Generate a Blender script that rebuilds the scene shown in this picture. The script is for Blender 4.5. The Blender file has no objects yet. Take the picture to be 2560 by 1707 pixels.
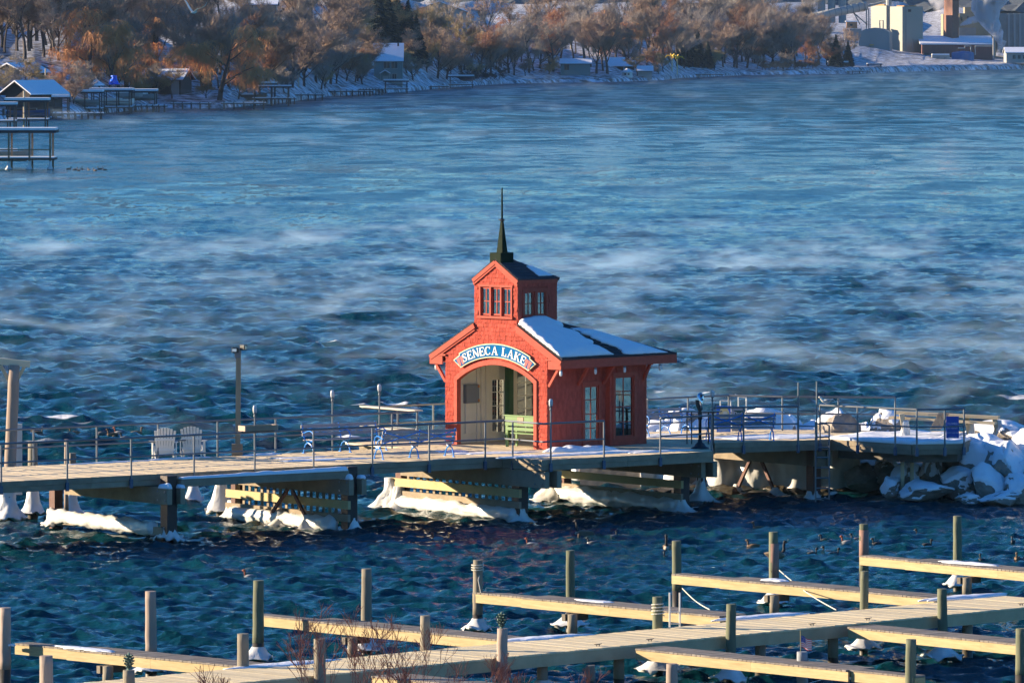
import bpy, bmesh, math, random
import numpy as np
from mathutils import Vector, Matrix, noise as mnoise

C = bpy.context.scene.collection
S = bpy.context.scene
R = math.radians
# ------------------------------------------------------------------ camera
FPX, HZ, CAMH = 16400.0, 57.0, 15.5          # focal length in photo pixels, horizon row, height above the water
cd = bpy.data.cameras.new('camera'); cam = bpy.data.objects.new('camera', cd); C.objects.link(cam)
cd.sensor_width = 36.0; cd.lens = FPX / 2560 * 36
cd.shift_y = -(853.5 - HZ) / 2560
cd.clip_start = 1.0; cd.clip_end = 9000
cam.location = (0, 0, CAMH); cam.rotation_euler = (R(90), 0, 0)
S.camera = cam
# ------------------------------------------------------------------ sky and sun
SUN_AZ, SUN_EL = 79.0, 13.5
w = bpy.data.worlds.new('World'); S.world = w; w.use_nodes = True
wn = w.node_tree.nodes; wl = w.node_tree.links
sky = wn.new('ShaderNodeTexSky'); sky.sky_type = 'NISHITA'; sky.sun_disc = False
sky.sun_elevation = R(SUN_EL); sky.sun_rotation = R(-SUN_AZ)
sky.air_density = 1.0; sky.dust_density = 0.0; sky.ozone_density = 5.0
wn['Background'].inputs['Strength'].default_value = 0.074
hs_ = wn.new('ShaderNodeHueSaturation'); hs_.inputs['Saturation'].default_value = 1.12
vm_ = wn.new('ShaderNodeVectorMath'); vm_.operation = 'MULTIPLY'; vm_.inputs[1].default_value = (0.62, 0.92, 1.14)
wl.new(sky.outputs[0], hs_.inputs['Color']); wl.new(hs_.outputs[0], vm_.inputs[0]); wl.new(vm_.outputs[0], wn['Background'].inputs['Color'])
sd = bpy.data.lights.new('sun', 'SUN'); sun = bpy.data.objects.new('sun', sd); C.objects.link(sun)
sd.energy = 5.0; sd.angle = R(0.5); sd.color = (1.0, 0.82, 0.58)
dsun = Vector((-math.sin(R(SUN_AZ)) * math.cos(R(SUN_EL)), math.cos(R(SUN_AZ)) * math.cos(R(SUN_EL)), math.sin(R(SUN_EL))))
sun.rotation_euler = (-dsun).to_track_quat('-Z', 'Y').to_euler()
S.view_settings.view_transform = 'Standard'; S.view_settings.look = 'None'
S.view_settings.exposure = 1.4; S.view_settings.gamma = 1.0; S.view_settings.use_curve_mapping = False
S.cycles.max_bounces = 6; S.cycles.diffuse_bounces = 3; S.cycles.glossy_bounces = 3
S.cycles.transmission_bounces = 4; S.cycles.transparent_max_bounces = 12; S.cycles.volume_bounces = 2
S.cycles.volume_max_steps = 256
S.cycles.use_adaptive_sampling = True; S.cycles.adaptive_threshold = 0.02
S.cycles.sample_clamp_indirect = 4.0; S.cycles.caustics_reflective = False; S.cycles.caustics_refractive = False
# ------------------------------------------------------------------ measuring helpers (photo pixel -> point on a real plane)
def P(x, y, z=0.0):
    s = (y - HZ) / (CAMH - z); D = FPX / s
    return Vector(((x - 1280) / s, D, z))
def PD(x, y, D):
    s = FPX / D
    return Vector(((x - 1280) / s, D, CAMH - (y - HZ) / s))
def ray(x, y): return Vector(((x - 1280) / FPX, 1.0, -(y - HZ) / FPX))
CAMP = Vector((0, 0, CAMH))
def on_plane(x, y, p0, n):
    d = ray(x, y); t = (p0 - CAMP).dot(n) / d.dot(n)
    return CAMP + d * t
def on_line(x, p0, d):                        # point of the level line p0 + k d seen in photo column x
    u = (x - 1280) / FPX
    k = (u * p0.y - p0.x) / (d.x - u * d.y)
    return p0 + d * k
def proj(p):
    s = FPX / p.y
    return (1280 + p.x * s, HZ + (CAMH - p.z) * s)
# ------------------------------------------------------------------ materials
MATS = {}
def mat(name, col, rough=0.7, var=0.0, scale=4.0, stretch=(1, 1, 1), bump=0.0, bscale=None, metal=0.0, col2=None,
        spec=0.5, obvar=0.0, detail=6.0, sss=0.0, coords='Object', contrast=1.0, alpha=1.0, mid=0.5):
    if name in MATS: return MATS[name]
    m = bpy.data.materials.new(name); m.use_nodes = True; MATS[name] = m
    n = m.node_tree.nodes; l = m.node_tree.links; b = n['Principled BSDF']
    b.inputs['Roughness'].default_value = rough; b.inputs['Metallic'].default_value = metal
    b.inputs['Specular IOR Level'].default_value = spec
    b.inputs['Alpha'].default_value = alpha
    if sss:
        b.inputs['Subsurface Weight'].default_value = sss; b.inputs['Subsurface Radius'].default_value = (0.3, 0.35, 0.4)
        b.inputs['Subsurface Scale'].default_value = 0.25
    c4 = (*col, 1)
    b.inputs['Base Color'].default_value = c4
    src = None
    if var or col2 or bump:
        tc = n.new('ShaderNodeTexCoord'); mp = n.new('ShaderNodeMapping'); mp.inputs['Scale'].default_value = stretch
        l.new(tc.outputs[coords], mp.inputs['Vector'])
        vec = mp.outputs[0]
        if obvar:
            oi = n.new('ShaderNodeObjectInfo'); sc = n.new('ShaderNodeVectorMath'); sc.operation = 'MULTIPLY_ADD'
            cx = n.new('ShaderNodeCombineXYZ')
            for i in range(3): l.new(oi.outputs['Random'], cx.inputs[i])
            sc.inputs[1].default_value = (37, 91, 53); l.new(cx.outputs[0], sc.inputs[0]); l.new(vec, sc.inputs[2]); vec = sc.outputs[0]
        nz = n.new('ShaderNodeTexNoise'); nz.inputs['Scale'].default_value = scale; nz.inputs['Detail'].default_value = detail
        nz.inputs['Roughness'].default_value = 0.65
        l.new(vec, nz.inputs['Vector'])
        if var or col2:
            cr = n.new('ShaderNodeValToRGB'); e = cr.color_ramp.elements
            a = col; bb = col2 if col2 else tuple(min(1, c * (1 + var)) for c in col)
            if not col2: a = tuple(c * (1 - var) for c in col)
            w_ = 0.28 / contrast
            e[0].position = mid - w_; e[0].color = (*a, 1); e[1].position = mid + w_; e[1].color = (*bb, 1)
            l.new(nz.outputs['Fac'], cr.inputs['Fac']); src = cr.outputs['Color']
        if bump:
            nb = nz
            if bscale:
                nb = n.new('ShaderNodeTexNoise'); nb.inputs['Scale'].default_value = bscale; nb.inputs['Detail'].default_value = 8
                l.new(vec, nb.inputs['Vector'])
            bp = n.new('ShaderNodeBump'); bp.inputs['Strength'].default_value = bump; bp.inputs['Distance'].default_value = 0.03
            l.new(nb.outputs['Fac'], bp.inputs['Height']); l.new(bp.outputs[0], b.inputs['Normal'])
    if obvar:
        oi2 = n.new('ShaderNodeObjectInfo'); mr = n.new('ShaderNodeMapRange')
        mr.inputs['To Min'].default_value = 1 - obvar; mr.inputs['To Max'].default_value = 1 + obvar
        l.new(oi2.outputs['Random'], mr.inputs['Value'])
        mx = n.new('ShaderNodeVectorMath'); mx.operation = 'SCALE'
        if src is None:
            rgb = n.new('ShaderNodeRGB'); rgb.outputs[0].default_value = c4; src = rgb.outputs[0]
        l.new(src, mx.inputs[0]); l.new(mr.outputs[0], mx.inputs['Scale']); src = mx.outputs[0]
    if src is not None: l.new(src, b.inputs['Base Color'])
    return m
# ------------------------------------------------------------------ object helpers
def tag(o, label=None, cat=None, group=None, kind=None):
    if label: o['label'] = label
    if cat: o['category'] = cat
    if group: o['group'] = group
    if kind: o['kind'] = kind
    return o
def empty(name, loc=(0, 0, 0), rz=0.0, label=None, cat=None, group=None):
    o = bpy.data.objects.new(name, None); o.location = loc; o.rotation_euler = (0, 0, rz); C.objects.link(o)
    return tag(o, label, cat, group)
def link(name, me, m=None, parent=None, mx=None, kind=None):
    o = bpy.data.objects.new(name, me)
    if m is not None and not me.materials: me.materials.append(m)
    C.objects.link(o)
    if parent is not None: o.parent = parent
    if mx is not None: o.matrix_local = mx
    if kind: o['kind'] = kind
    return o
class MB:
    """collects raw geometry for ONE mesh"""
    def __init__(s): s.v = []; s.f = []
    def add(s, vs, fs):
        k = len(s.v); s.v += [tuple(v) for v in vs]; s.f += [tuple(i + k for i in f) for f in fs]; return s
    def box(s, c, d, rz=0.0, mx=None):
        a, b, e = d[0] / 2, d[1] / 2, d[2] / 2; M = Matrix.Translation(c) @ (mx.to_4x4() if mx is not None else Matrix.Rotation(rz, 4, 'Z'))
        vs = [M @ Vector((x, y, z)) for z in (-e, e) for y in (-b, b) for x in (-a, a)]
        return s.add(vs, [(0, 2, 3, 1), (4, 5, 7, 6), (0, 1, 5, 4), (2, 6, 7, 3), (0, 4, 6, 2), (1, 3, 7, 5)])
    def beam(s, a, b, wd, ht, up=(0, 0, 1), off=(0, 0)):     # box from a to b, wd sideways, ht along up
        a = Vector(a); b = Vector(b); d = (b - a); L = d.length; d.normalize(); u = Vector(up)
        sd_ = d.cross(u)
        if sd_.length < 1e-5: sd_ = Vector((1, 0, 0))
        sd_.normalize(); u = sd_.cross(d)
        vs = []
        for p in (a, b):
            for i, j in ((-1, -1), (1, -1), (1, 1), (-1, 1)):
                vs.append(p + sd_ * (i * wd / 2 + off[0]) + u * (j * ht / 2 + off[1]))
        return s.add(vs, [(3, 2, 1, 0), (4, 5, 6, 7), (0, 1, 5, 4), (1, 2, 6, 5), (2, 3, 7, 6), (3, 0, 4, 7)])
    def tube(s, pts, r, n=8, cap=True, r2=None):
        pts = [Vector(p) for p in pts]; m = len(pts); k0 = len(s.v); prev = None
        for i, p in enumerate(pts):
            d = (pts[min(i + 1, m - 1)] - pts[max(i - 1, 0)]).normalized()
            if prev is None:
                a = d.orthogonal().normalized()
            else:
                a = (prev - d * prev.dot(d)).normalized()
            prev = a; b = d.cross(a)
            rr = r[i] if isinstance(r, (list, tuple)) else (r if r2 is None else r + (r2 - r) * i / (m - 1))
            for j in range(n):
                t = 2 * math.pi * j / n
                s.v.append(tuple(p + (a * math.cos(t) + b * math.sin(t)) * rr))
        for i in range(m - 1):
            for j in range(n):
                j2 = (j + 1) % n
                s.f.append((k0 + i * n + j, k0 + i * n + j2, k0 + (i + 1) * n + j2, k0 + (i + 1) * n + j))
        if cap:
            s.f.append(tuple(k0 + j for j in range(n - 1, -1, -1))); s.f.append(tuple(k0 + (m - 1) * n + j for j in range(n)))
        return s
    def lathe(s, c, prof, n=16):                              # prof: list of (r, z)
        c = Vector(c)
        return s.tube([c + Vector((0, 0, z)) for r, z in prof], [r for r, z in prof], n)
    def prism(s, poly, a, b):                                 # poly: 2D pts in plane, a(pt)->Vector bottom, b(pt)->Vector top
        n = len(poly); vs = [a(p) for p in poly] + [b(p) for p in poly]
        fs = [tuple(range(n - 1, -1, -1)), tuple(range(n, 2 * n))] + [(i, (i + 1) % n, n + (i + 1) % n, n + i) for i in range(n)]
        return s.add(vs, fs)
    def mesh(s, name='mesh', smooth=False):
        me = bpy.data.meshes.new(name); me.from_pydata(s.v, [], s.f)
        if smooth: me.polygons.foreach_set('use_smooth', [True] * len(me.polygons))
        me.update(); return me
    def build(s, name, m, parent=None, smooth=False, mx=None, kind=None, fix=True):
        me = s.mesh(name, smooth)
        if fix:
            bm = bmesh.new(); bm.from_mesh(me); bmesh.ops.recalc_face_normals(bm, faces=bm.faces); bm.to_mesh(me); bm.free()
        return link(name, me, m, parent, mx, kind)
def copy_tree(o, parent=None):
    c = o.copy(); C.objects.link(c); c.parent = parent
    for ch in list(o.children): copy_tree(ch, c)
    return c
# ------------------------------------------------------------------ the lake
def wave_field():
    rnd = np.random.RandomState(5)
    ys = np.arange(1745, 163, -1.42)
    D = FPX * CAMH / (ys - HZ)
    D = np.concatenate([np.array([-60, -20, 20, 60, 100, 130]), D, np.array([2600, 3000])])
    u = np.linspace(-1.08, 1.08, 900) * 1280 / FPX
    Wd = np.tile(D[:, None], (1, len(u))); X = np.tile(u[None, :], (len(D), 1)) * np.maximum(Wd, 130)
    dD = np.gradient(D)[:, None]; dX = (u[1] - u[0]) * np.maximum(D, 130)[:, None]
    Z = np.zeros_like(X); DX = np.zeros_like(X); DY = np.zeros_like(X); fo = np.zeros_like(X)
    calm = 1 / (1 + np.exp(-(Wd - 214) / 4.0))                # sheltered inside the pier
    far = np.clip((Wd - 250) / 500, 0, 1)
    N = 150
    for i in range(N):
        L = 0.35 * (11.0 / 0.35) ** (i / (N - 1)) * rnd.uniform(0.9, 1.1)
        th = rnd.normal(0, 0.28 if L > 2.0 else 0.6) + 1.42   # main travel direction, from the +X axis
        k = 2 * math.pi / L; kx, ky = k * math.cos(th), k * math.sin(th)
        a = 0.0088 * L * np.exp(-(L / 6.0) ** 4) * (0.62 if L > 2.5 else 1.45)
        sh = 1.0 if L < 0.9 else (0.62 if L < 2.2 else 0.13)
        A = a * (calm + (1 - calm) * sh)
        att = np.clip(1.6 - 2.6 * np.abs(ky) * np.abs(dD) / (2 * math.pi), 0, 1) * np.clip(1.6 - 2.6 * abs(kx) * dX / (2 * math.pi), 0, 1)
        A = A * att; ph = kx * X + ky * Wd + rnd.uniform(0, 6.28)
        s_, c_ = np.sin(ph), np.cos(ph)
        Z += A * s_; DX -= 0.75 * A * c_ * math.cos(th); DY -= 0.75 * A * c_ * math.sin(th)
        if 1.5 < L < 12: fo += A * k * s_
    DX = -DX; DY = -DY
    edge = (Wd > 140) & (Wd < 2500)
    X2 = X + DX * edge; Y2 = Wd + DY * edge; Z = Z * edge
    # widen the outermost columns far to the sides
    X2[:, 0] -= 600; X2[:, -1] += 600; Z[:, 0] = 0; Z[:, -1] = 0
    me = bpy.data.meshes.new('water'); nr, nc = X2.shape
    co = np.stack([X2, Y2, Z], -1).reshape(-1, 3).astype(np.float32)
    me.vertices.add(len(co)); me.vertices.foreach_set('co', co.ravel())
    idx = np.arange(nr * nc).reshape(nr, nc)
    q = np.stack([idx[:-1, :-1], idx[:-1, 1:], idx[1:, 1:], idx[1:, :-1]], -1).reshape(-1, 4)
    me.loops.add(q.size); me.loops.foreach_set('vertex_index', q.ravel().astype(np.int32))
    me.polygons.add(len(q)); me.polygons.foreach_set('loop_start', np.arange(0, q.size, 4, dtype=np.int32))
    me.polygons.foreach_set('use_smooth', np.ones(len(q), dtype=bool))
    me.update(calc_edges=True)
    at = me.attributes.new('foam', 'FLOAT', 'POINT')
    at.data.foreach_set('value', (fo * calm).ravel().astype(np.float32))
    return me
def water_mat():
    m = bpy.data.materials.new('lake water'); m.use_nodes = True
    n = m.node_tree.nodes; l = m.node_tree.links; b = n['Principled BSDF']
    b.inputs['Roughness'].default_value = 0.06; b.inputs['IOR'].default_value = 1.333; b.inputs['Specular IOR Level'].default_value = .30
    b.inputs['Base Color'].default_value = (0.003, 0.040, 0.054, 1)
    tc = n.new('ShaderNodeTexCoord')
    hs = []
    for sc, st, dist, det in ((1.0, (0.16, 0.50, 1), 0.22, 9), (1.0, (1.2, 2.4, 1), 0.10, 9), (1.0, (6.5, 4.5, 1), 0.03, 4)):
        mp = n.new('ShaderNodeMapping'); mp.inputs['Scale'].default_value = st; l.new(tc.outputs['Object'], mp.inputs['Vector'])
        nz = n.new('ShaderNodeTexNoise'); nz.inputs['Scale'].default_value = sc; nz.inputs['Detail'].default_value = det; nz.inputs['Roughness'].default_value = 0.62; nz.inputs['Distortion'].default_value = 0.6
        l.new(mp.outputs[0], nz.inputs['Vector'])
        bp = n.new('ShaderNodeBump'); bp.inputs['Strength'].default_value = 0.9; bp.inputs['Distance'].default_value = dist
        l.new(nz.outputs['Fac'], bp.inputs['Height'])
        if hs: l.new(hs[-1].outputs[0], bp.inputs['Normal'])
        hs.append(bp)
    l.new(hs[-1].outputs[0], b.inputs['Normal'])
    sy = n.new('ShaderNodeSeparateXYZ'); l.new(tc.outputs['Object'], sy.inputs[0])
    def mrange(src, a, c, lo, hi):
        t = n.new('ShaderNodeMapRange'); t.interpolation_type = 'SMOOTHSTEP'
        for k, x in zip(('From Min', 'From Max', 'To Min', 'To Max'), (a, c, lo, hi)): t.inputs[k].default_value = x
        l.new(src, t.inputs['Value']); return t.outputs[0]
    for h, f0, f1 in zip(hs, (1.0, .9, .9), (.6, .25, .05)): l.new(mrange(sy.outputs['Y'], 230, 1100, f0, f1), h.inputs['Strength'])
    gm = n.new('ShaderNodeMapping'); gm.inputs['Scale'].default_value = (1 / 9, 1 / 22, 1); l.new(tc.outputs['Object'], gm.inputs['Vector'])
    gu = n.new('ShaderNodeTexNoise'); gu.inputs['Scale'].default_value = 1; gu.inputs['Detail'].default_value = 8; gu.inputs['Roughness'].default_value = .7; gu.inputs['Distortion'].default_value = .8; l.new(gm.outputs[0], gu.inputs['Vector'])
    gust = mrange(gu.outputs['Fac'], .40, .60, -.16, .10); base_r = mrange(sy.outputs['Y'], 230, 1400, .07, .45)
    at = n.new('ShaderNodeAttribute'); at.attribute_name = 'foam'
    fn = n.new('ShaderNodeTexNoise'); fn.inputs['Scale'].default_value = 0.12; l.new(tc.outputs['Object'], fn.inputs['Vector'])
    fn.inputs['Detail'].default_value = 1
    fm = n.new('ShaderNodeMapRange'); fm.inputs['From Min'].default_value = 0.60; fm.inputs['From Max'].default_value = 0.70
    l.new(fn.outputs['Fac'], fm.inputs['Value'])
    f2 = n.new('ShaderNodeMapRange'); f2.inputs['From Min'].default_value = 0.50; f2.inputs['From Max'].default_value = 0.60
    l.new(at.outputs['Fac'], f2.inputs['Value'])
    mu = n.new('ShaderNodeMath'); mu.operation = 'MULTIPLY'; l.new(fm.outputs[0], mu.inputs[0]); l.new(f2.outputs[0], mu.inputs[1])
    mx = n.new('ShaderNodeMix'); mx.data_type = 'RGBA'; l.new(mu.outputs[0], mx.inputs['Factor'])
    mx.inputs['A'].default_value = (0.003, 0.040, 0.054, 1); mx.inputs['B'].default_value = (0.8, 0.82, 0.85, 1)
    l.new(mx.outputs['Result'], b.inputs['Base Color'])
    farf = mrange(sy.outputs['Y'], 260, 700, 0, 1); gf = n.new('ShaderNodeMath'); gf.operation = 'MULTIPLY_ADD'; l.new(gust, gf.inputs[0]); l.new(farf, gf.inputs[1]); l.new(base_r, gf.inputs[2])
    rr_ = n.new('ShaderNodeMath'); rr_.operation = 'MULTIPLY_ADD'; rr_.use_clamp = True; l.new(mu.outputs[0], rr_.inputs[0]); rr_.inputs[1].default_value = .7; l.new(gf.outputs[0], rr_.inputs[2]); l.new(rr_.outputs[0], b.inputs['Roughness'])
    return m
lake = link('water', wave_field(), water_mat()); tag(lake, kind='structure')
# ------------------------------------------------------------------ steam drifting over the lake
def steam_mat(name, xs, ys, zs, thr, dens, zmax, step):
    m = bpy.data.materials.new(name); m.use_nodes = True; n = m.node_tree.nodes; l = m.node_tree.links
    n.remove(n['Principled BSDF']); out = n['Material Output']
    v = n.new('ShaderNodeVolumePrincipled'); v.inputs['Color'].default_value = (0.55, 0.78, 1.0, 1); v.inputs['Anisotropy'].default_value = 0.0
    l.new(v.outputs[0], out.inputs['Volume'])
    g = n.new('ShaderNodeNewGeometry')
    def nz(sc, det, rgh=0.6, dist=0.0):
        mp = n.new('ShaderNodeMapping'); mp.inputs['Scale'].default_value = sc; mp.inputs['Rotation'].default_value = (0.05, -0.10, 0.15)
        l.new(g.outputs['Position'], mp.inputs['Vector'])
        t = n.new('ShaderNodeTexNoise'); t.inputs['Scale'].default_value = 1.0; t.inputs['Detail'].default_value = det
        t.inputs['Roughness'].default_value = rgh; t.inputs['Distortion'].default_value = dist; l.new(mp.outputs[0], t.inputs['Vector']); return t.outputs['Fac']
    def mr(src, a, b, c=0, d=1):
        t = n.new('ShaderNodeMapRange'); t.interpolation_type = 'SMOOTHSTEP'
        for k, x in zip(('From Min', 'From Max', 'To Min', 'To Max'), (a, b, c, d)): t.inputs[k].default_value = x
        l.new(src, t.inputs['Value']); return t.outputs[0]
    def mul(a, b):
        t = n.new('ShaderNodeMath'); t.operation = 'MULTIPLY'; l.new(a, t.inputs[0])
        if isinstance(b, float): t.inputs[1].default_value = b
        else: l.new(b, t.inputs[1])
        return t.outputs[0]
    fine = mr(nz((1 / xs, 1 / ys, 1 / zs), 4, 0.62, 0.4), thr, thr + 0.24)
    big = mr(nz((1 / (xs * 6), 1 / (ys * 3.2), 0.02), 1), 0.42, 0.62)
    sp = n.new('ShaderNodeSeparateXYZ'); l.new(g.outputs['Position'], sp.inputs[0])
    hz = mr(sp.outputs['Z'], -0.2, zmax, 1, 0)
    nr = mr(sp.outputs['Y'], 210, 250, .15, 1); l.new(mul(mul(mul(mul(fine, big), hz), nr), dens), v.inputs['Density'])
    m.cycles.volume_step_rate = step
    return m
def steam_box(name, D0, D1, zt, m, label=None):
    k = 1.15 * 1280 / FPX
    vs = [(-k * D0, D0), (k * D0, D0), (k * D1, D1), (-k * D1, D1)]
    b = MB(); b.prism(vs, lambda p: Vector((p[0], p[1], -0.6)), lambda p: Vector((p[0], p[1], zt)))
    return tag(b.build(name, m), label, 'steam', None, 'stuff')
steam_box('steam', 213, 470, 3.8, steam_mat('steam near', 5.0, 7.0, 1.25, 0.535, 0.17, 3.7, 0.12), 'wisps of white steam drifting low over the open lake behind the pier')
steam_box('steam', 471, 2100, 5.0, steam_mat('steam far', 9.0, 15.0, 2.2, 0.57, 0.036, 5.0, 0.10), 'paler banks of steam lying on the far lake towards the snowy shore')
# ------------------------------------------------------------------ air
b = MB(); b.box((0, 1900, 47), (2000, 4300, 101.0))
hm = bpy.data.materials.new('haze'); hm.use_nodes = True; hn = hm.node_tree.nodes; hn.remove(hn['Principled BSDF'])
hv = hn.new('ShaderNodeVolumePrincipled'); hv.inputs['Color'].default_value = (0.5, 0.72, 1.0, 1); hv.inputs['Density'].default_value = 0.00002
hm.node_tree.links.new(hv.outputs[0], hn['Material Output'].inputs['Volume'])
tag(b.build('haze', hm), kind='stuff')
# ------------------------------------------------------------------ shared materials
M_RED = mat('red painted shingle', (0.45, 0.082, 0.055), 0.75, spec=.05, var=0.32, scale=7, stretch=(1, 1, .5), obvar=0.2, bump=0.25, bscale=30)
M_RTRIM = mat('red trim paint', (0.45, 0.080, 0.048), 0.6, spec=.15, var=0.2, scale=6, bump=0.1)
M_CREAM = mat('cream interior paint', (0.78, 0.74, 0.62), 0.6, var=0.08, scale=3)
M_GREEN = mat('dark green paint', (0.03, 0.10, 0.035), 0.5, var=0.2, scale=4)
M_SPIRE = mat('green copper paint', (0.010, 0.020, 0.010), 0.7, spec=.08, var=0.25, scale=5)
M_LGREEN = mat('light green paint', (0.14, 0.25, 0.07), 0.55, var=0.12, scale=6)
M_ROOF = mat('dark roof shingle', (0.045, 0.035, 0.04), 0.85, var=0.35, scale=14, bump=0.3, bscale=40, obvar=0.2)
M_SNOW = mat('snow', (0.80, 0.82, 0.86), 0.55, bump=0.7, bscale=7, var=0.03, scale=3, sss=0.0)
M_ICE = mat('ice crust', (0.58, 0.57, 0.54), 0.35, col2=(0.70, 0.69, 0.66), scale=3, bump=0.6, bscale=6, stretch=(1, 1, .5))
M_DECK = mat('weathered deck plank', (0.58, 0.45, 0.27), 0.8, col2=(0.76, 0.62, 0.41), scale=3.0, obvar=0.12, bump=0.3, bscale=18)
M_BEAM = mat('grey weathered timber', (0.19, 0.145, 0.10), 0.85, col2=(0.34, 0.27, 0.18), scale=2.2, obvar=0.15, bump=0.4, bscale=12)
M_DARKT = mat('dark brown timber', (0.055, 0.045, 0.035), 0.7, col2=(0.15, 0.115, 0.075), scale=2, obvar=0.15, bump=0.4, bscale=10)  # darker brown tone for joists, crossbeams, under frame and ceiling
M_RUST = mat('rusty steel pile', (0.060, 0.022, 0.015), 0.7, col2=(0.17, 0.06, 0.035), scale=2.5, bump=0.4, bscale=14, stretch=(1, 1, .4))
M_STEEL = mat('galvanised pipe', (0.17, 0.185, 0.20), 0.5, var=0.25, scale=4, metal=0.35)
M_YEL = mat('new yellow pine', (0.34, 0.24, 0.10), 0.75, col2=(0.54, 0.41, 0.20), scale=3.5, stretch=(.5, .5, 5), contrast=1.2, obvar=0.08, bump=0.15, bscale=14)
M_FPLK = mat('grey finger plank', (0.15, 0.12, 0.095), 0.8, col2=(0.27, 0.23, 0.185), scale=4, obvar=0.16, bump=0.3, bscale=20)
M_BLUE = mat('blue enamel ironwork', (0.0, 0.22, 0.72), 0.35, var=0.15, scale=6)
M_SLAT = mat('mauve grey bench slat', (0.36, 0.32, 0.33), 0.7, var=0.12, scale=6, obvar=0.08)
M_WHITE = mat('white paint', (0.72, 0.70, 0.64), 0.5, var=0.05, scale=5)
M_BLACK = mat('black paint', (0.012, 0.013, 0.016), 0.35)
M_CHROME = mat('polished metal', (0.7, 0.72, 0.76), 0.18, metal=1.0)
M_LAMPG = mat('frosted jar glass', (0.72, 0.73, 0.72), 0.15, var=0.2, scale=40)
M_ROCK = mat('breakwater rock', (0.13, 0.11, 0.09), 0.85, col2=(0.36, 0.31, 0.26), scale=1.6, bump=0.9, bscale=3.5)
def glass_mat():
    m = bpy.data.materials.new('window glass'); m.use_nodes = True; n = m.node_tree.nodes; l = m.node_tree.links
    n.remove(n['Principled BSDF']); t = n.new('ShaderNodeBsdfTransparent'); g = n.new('ShaderNodeBsdfGlossy'); g.inputs['Roughness'].default_value = 0.02
    t.inputs['Color'].default_value = (0.86, 0.9, 0.92, 1)
    f = n.new('ShaderNodeFresnel'); f.inputs['IOR'].default_value = 1.5; mx = n.new('ShaderNodeMixShader')
    ma = n.new('ShaderNodeMath'); ma.operation = 'MULTIPLY'; ma.inputs[1].default_value = 1.6; l.new(f.outputs[0], ma.inputs[0])
    ad = n.new('ShaderNodeMath'); ad.inputs[1].default_value = .30; ad.use_clamp = True; l.new(ma.outputs[0], ad.inputs[0]); l.new(ad.outputs[0], mx.inputs[0]); l.new(t.outputs[0], mx.inputs[1]); l.new(g.outputs[0], mx.inputs[2]); l.new(mx.outputs[0], n['Material Output'].inputs['Surface'])
    return m
M_GLASS = glass_mat()
ZD = 2.0
# ------------------------------------------------------------------ pavilion
PA = R(43.0); PW, PL = 4.45, 4.42
KC = P(1368, 1124.5, ZD); ER = Vector((math.cos(PA), -math.sin(PA), 0)); EB = Vector((math.sin(PA), math.cos(PA), 0))
PO = KC - ER * (PW / 2)
pav = empty('lake_pavilion', PO, -PA, 'red shingled pavilion with a windowed tower and dark spire on the pier', 'pavilion')
def LOC(p): q = p - PO; return Vector((q.dot(ER), q.dot(EB), q.z))
def FW(x, y): return LOC(on_plane(x, y, PO, EB))                       # front wall point
def SW(x, y, xx=PW / 2): return LOC(on_plane(x, y, PO + ER * xx, ER))   # side wall point at local x
H = PW / 2; EV, ZE, ZR = H + .65, 2.87, 3.93; TW, TD, TE, TA = .95, 1.85, 5.33, 5.95
YB = 5.45                                                              # back eave
SL = (ZR - ZE) / (EV - TW)
def zroof(x): return ZE + (EV - abs(x)) * SL
AR, AZ, AH = 2.85, -.24, 1.67                                          # arch radius, centre height, half span
asp = AZ + math.sqrt(AR**2 - AH**2)
def arc(r, a0, a1, n): return [(r * math.sin(a0 + (a1 - a0) * i / n), AZ + r * math.cos(a0 + (a1 - a0) * i / n)) for i in range(n + 1)]
aa = math.asin(AH / AR)
XZ = lambda y: (lambda p: Vector((p[0], y, p[1])))
outline = [(-H, 0), (-AH, 0)] + arc(AR, -aa, aa, 20) + [(AH, 0), (H, 0), (H, zroof(H) - .05), (TW, ZR - .03), (TW, TE), (0, TA - .02), (-TW, TE), (-TW, ZR - .03), (-H, zroof(H) - .05)]
# front wall is built in pieces so that window openings stay open
fw = MB()
tw0, tw1, tz0, tz1 = -.69, .69, 4.16, 5.09
low = outline[:24] + [(H, zroof(H) - .05), (TW, ZR - .03), (TW, tz0), (-TW, tz0), (-TW, ZR - .03), (-H, zroof(H) - .05)]
low = [(-H, 0), (-AH, 0)] + arc(AR, -aa, aa, 20) + [(AH, 0), (H, 0), (H, zroof(H) - .05), (TW, ZR - .03), (TW, tz0), (-TW, tz0), (-TW, ZR - .03), (-H, zroof(H) - .05)]
fw.prism(low, XZ(.02), XZ(.14))
for pl in ([(-TW, tz0), (tw0, tz0), (tw0, tz1), (-TW, tz1)], [(tw1, tz0), (TW, tz0), (TW, tz1), (tw1, tz1)], [(-TW, tz1), (TW, tz1), (TW, TE), (0, TA - .02), (-TW, TE)]):
    fw.prism(pl, XZ(.02), XZ(.14))
fw.build('front_wall', M_RTRIM, pav)
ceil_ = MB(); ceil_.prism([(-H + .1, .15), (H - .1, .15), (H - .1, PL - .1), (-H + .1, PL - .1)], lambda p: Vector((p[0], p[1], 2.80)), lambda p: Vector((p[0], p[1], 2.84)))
ceil_.build('ceiling', M_DARKT, pav)
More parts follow.
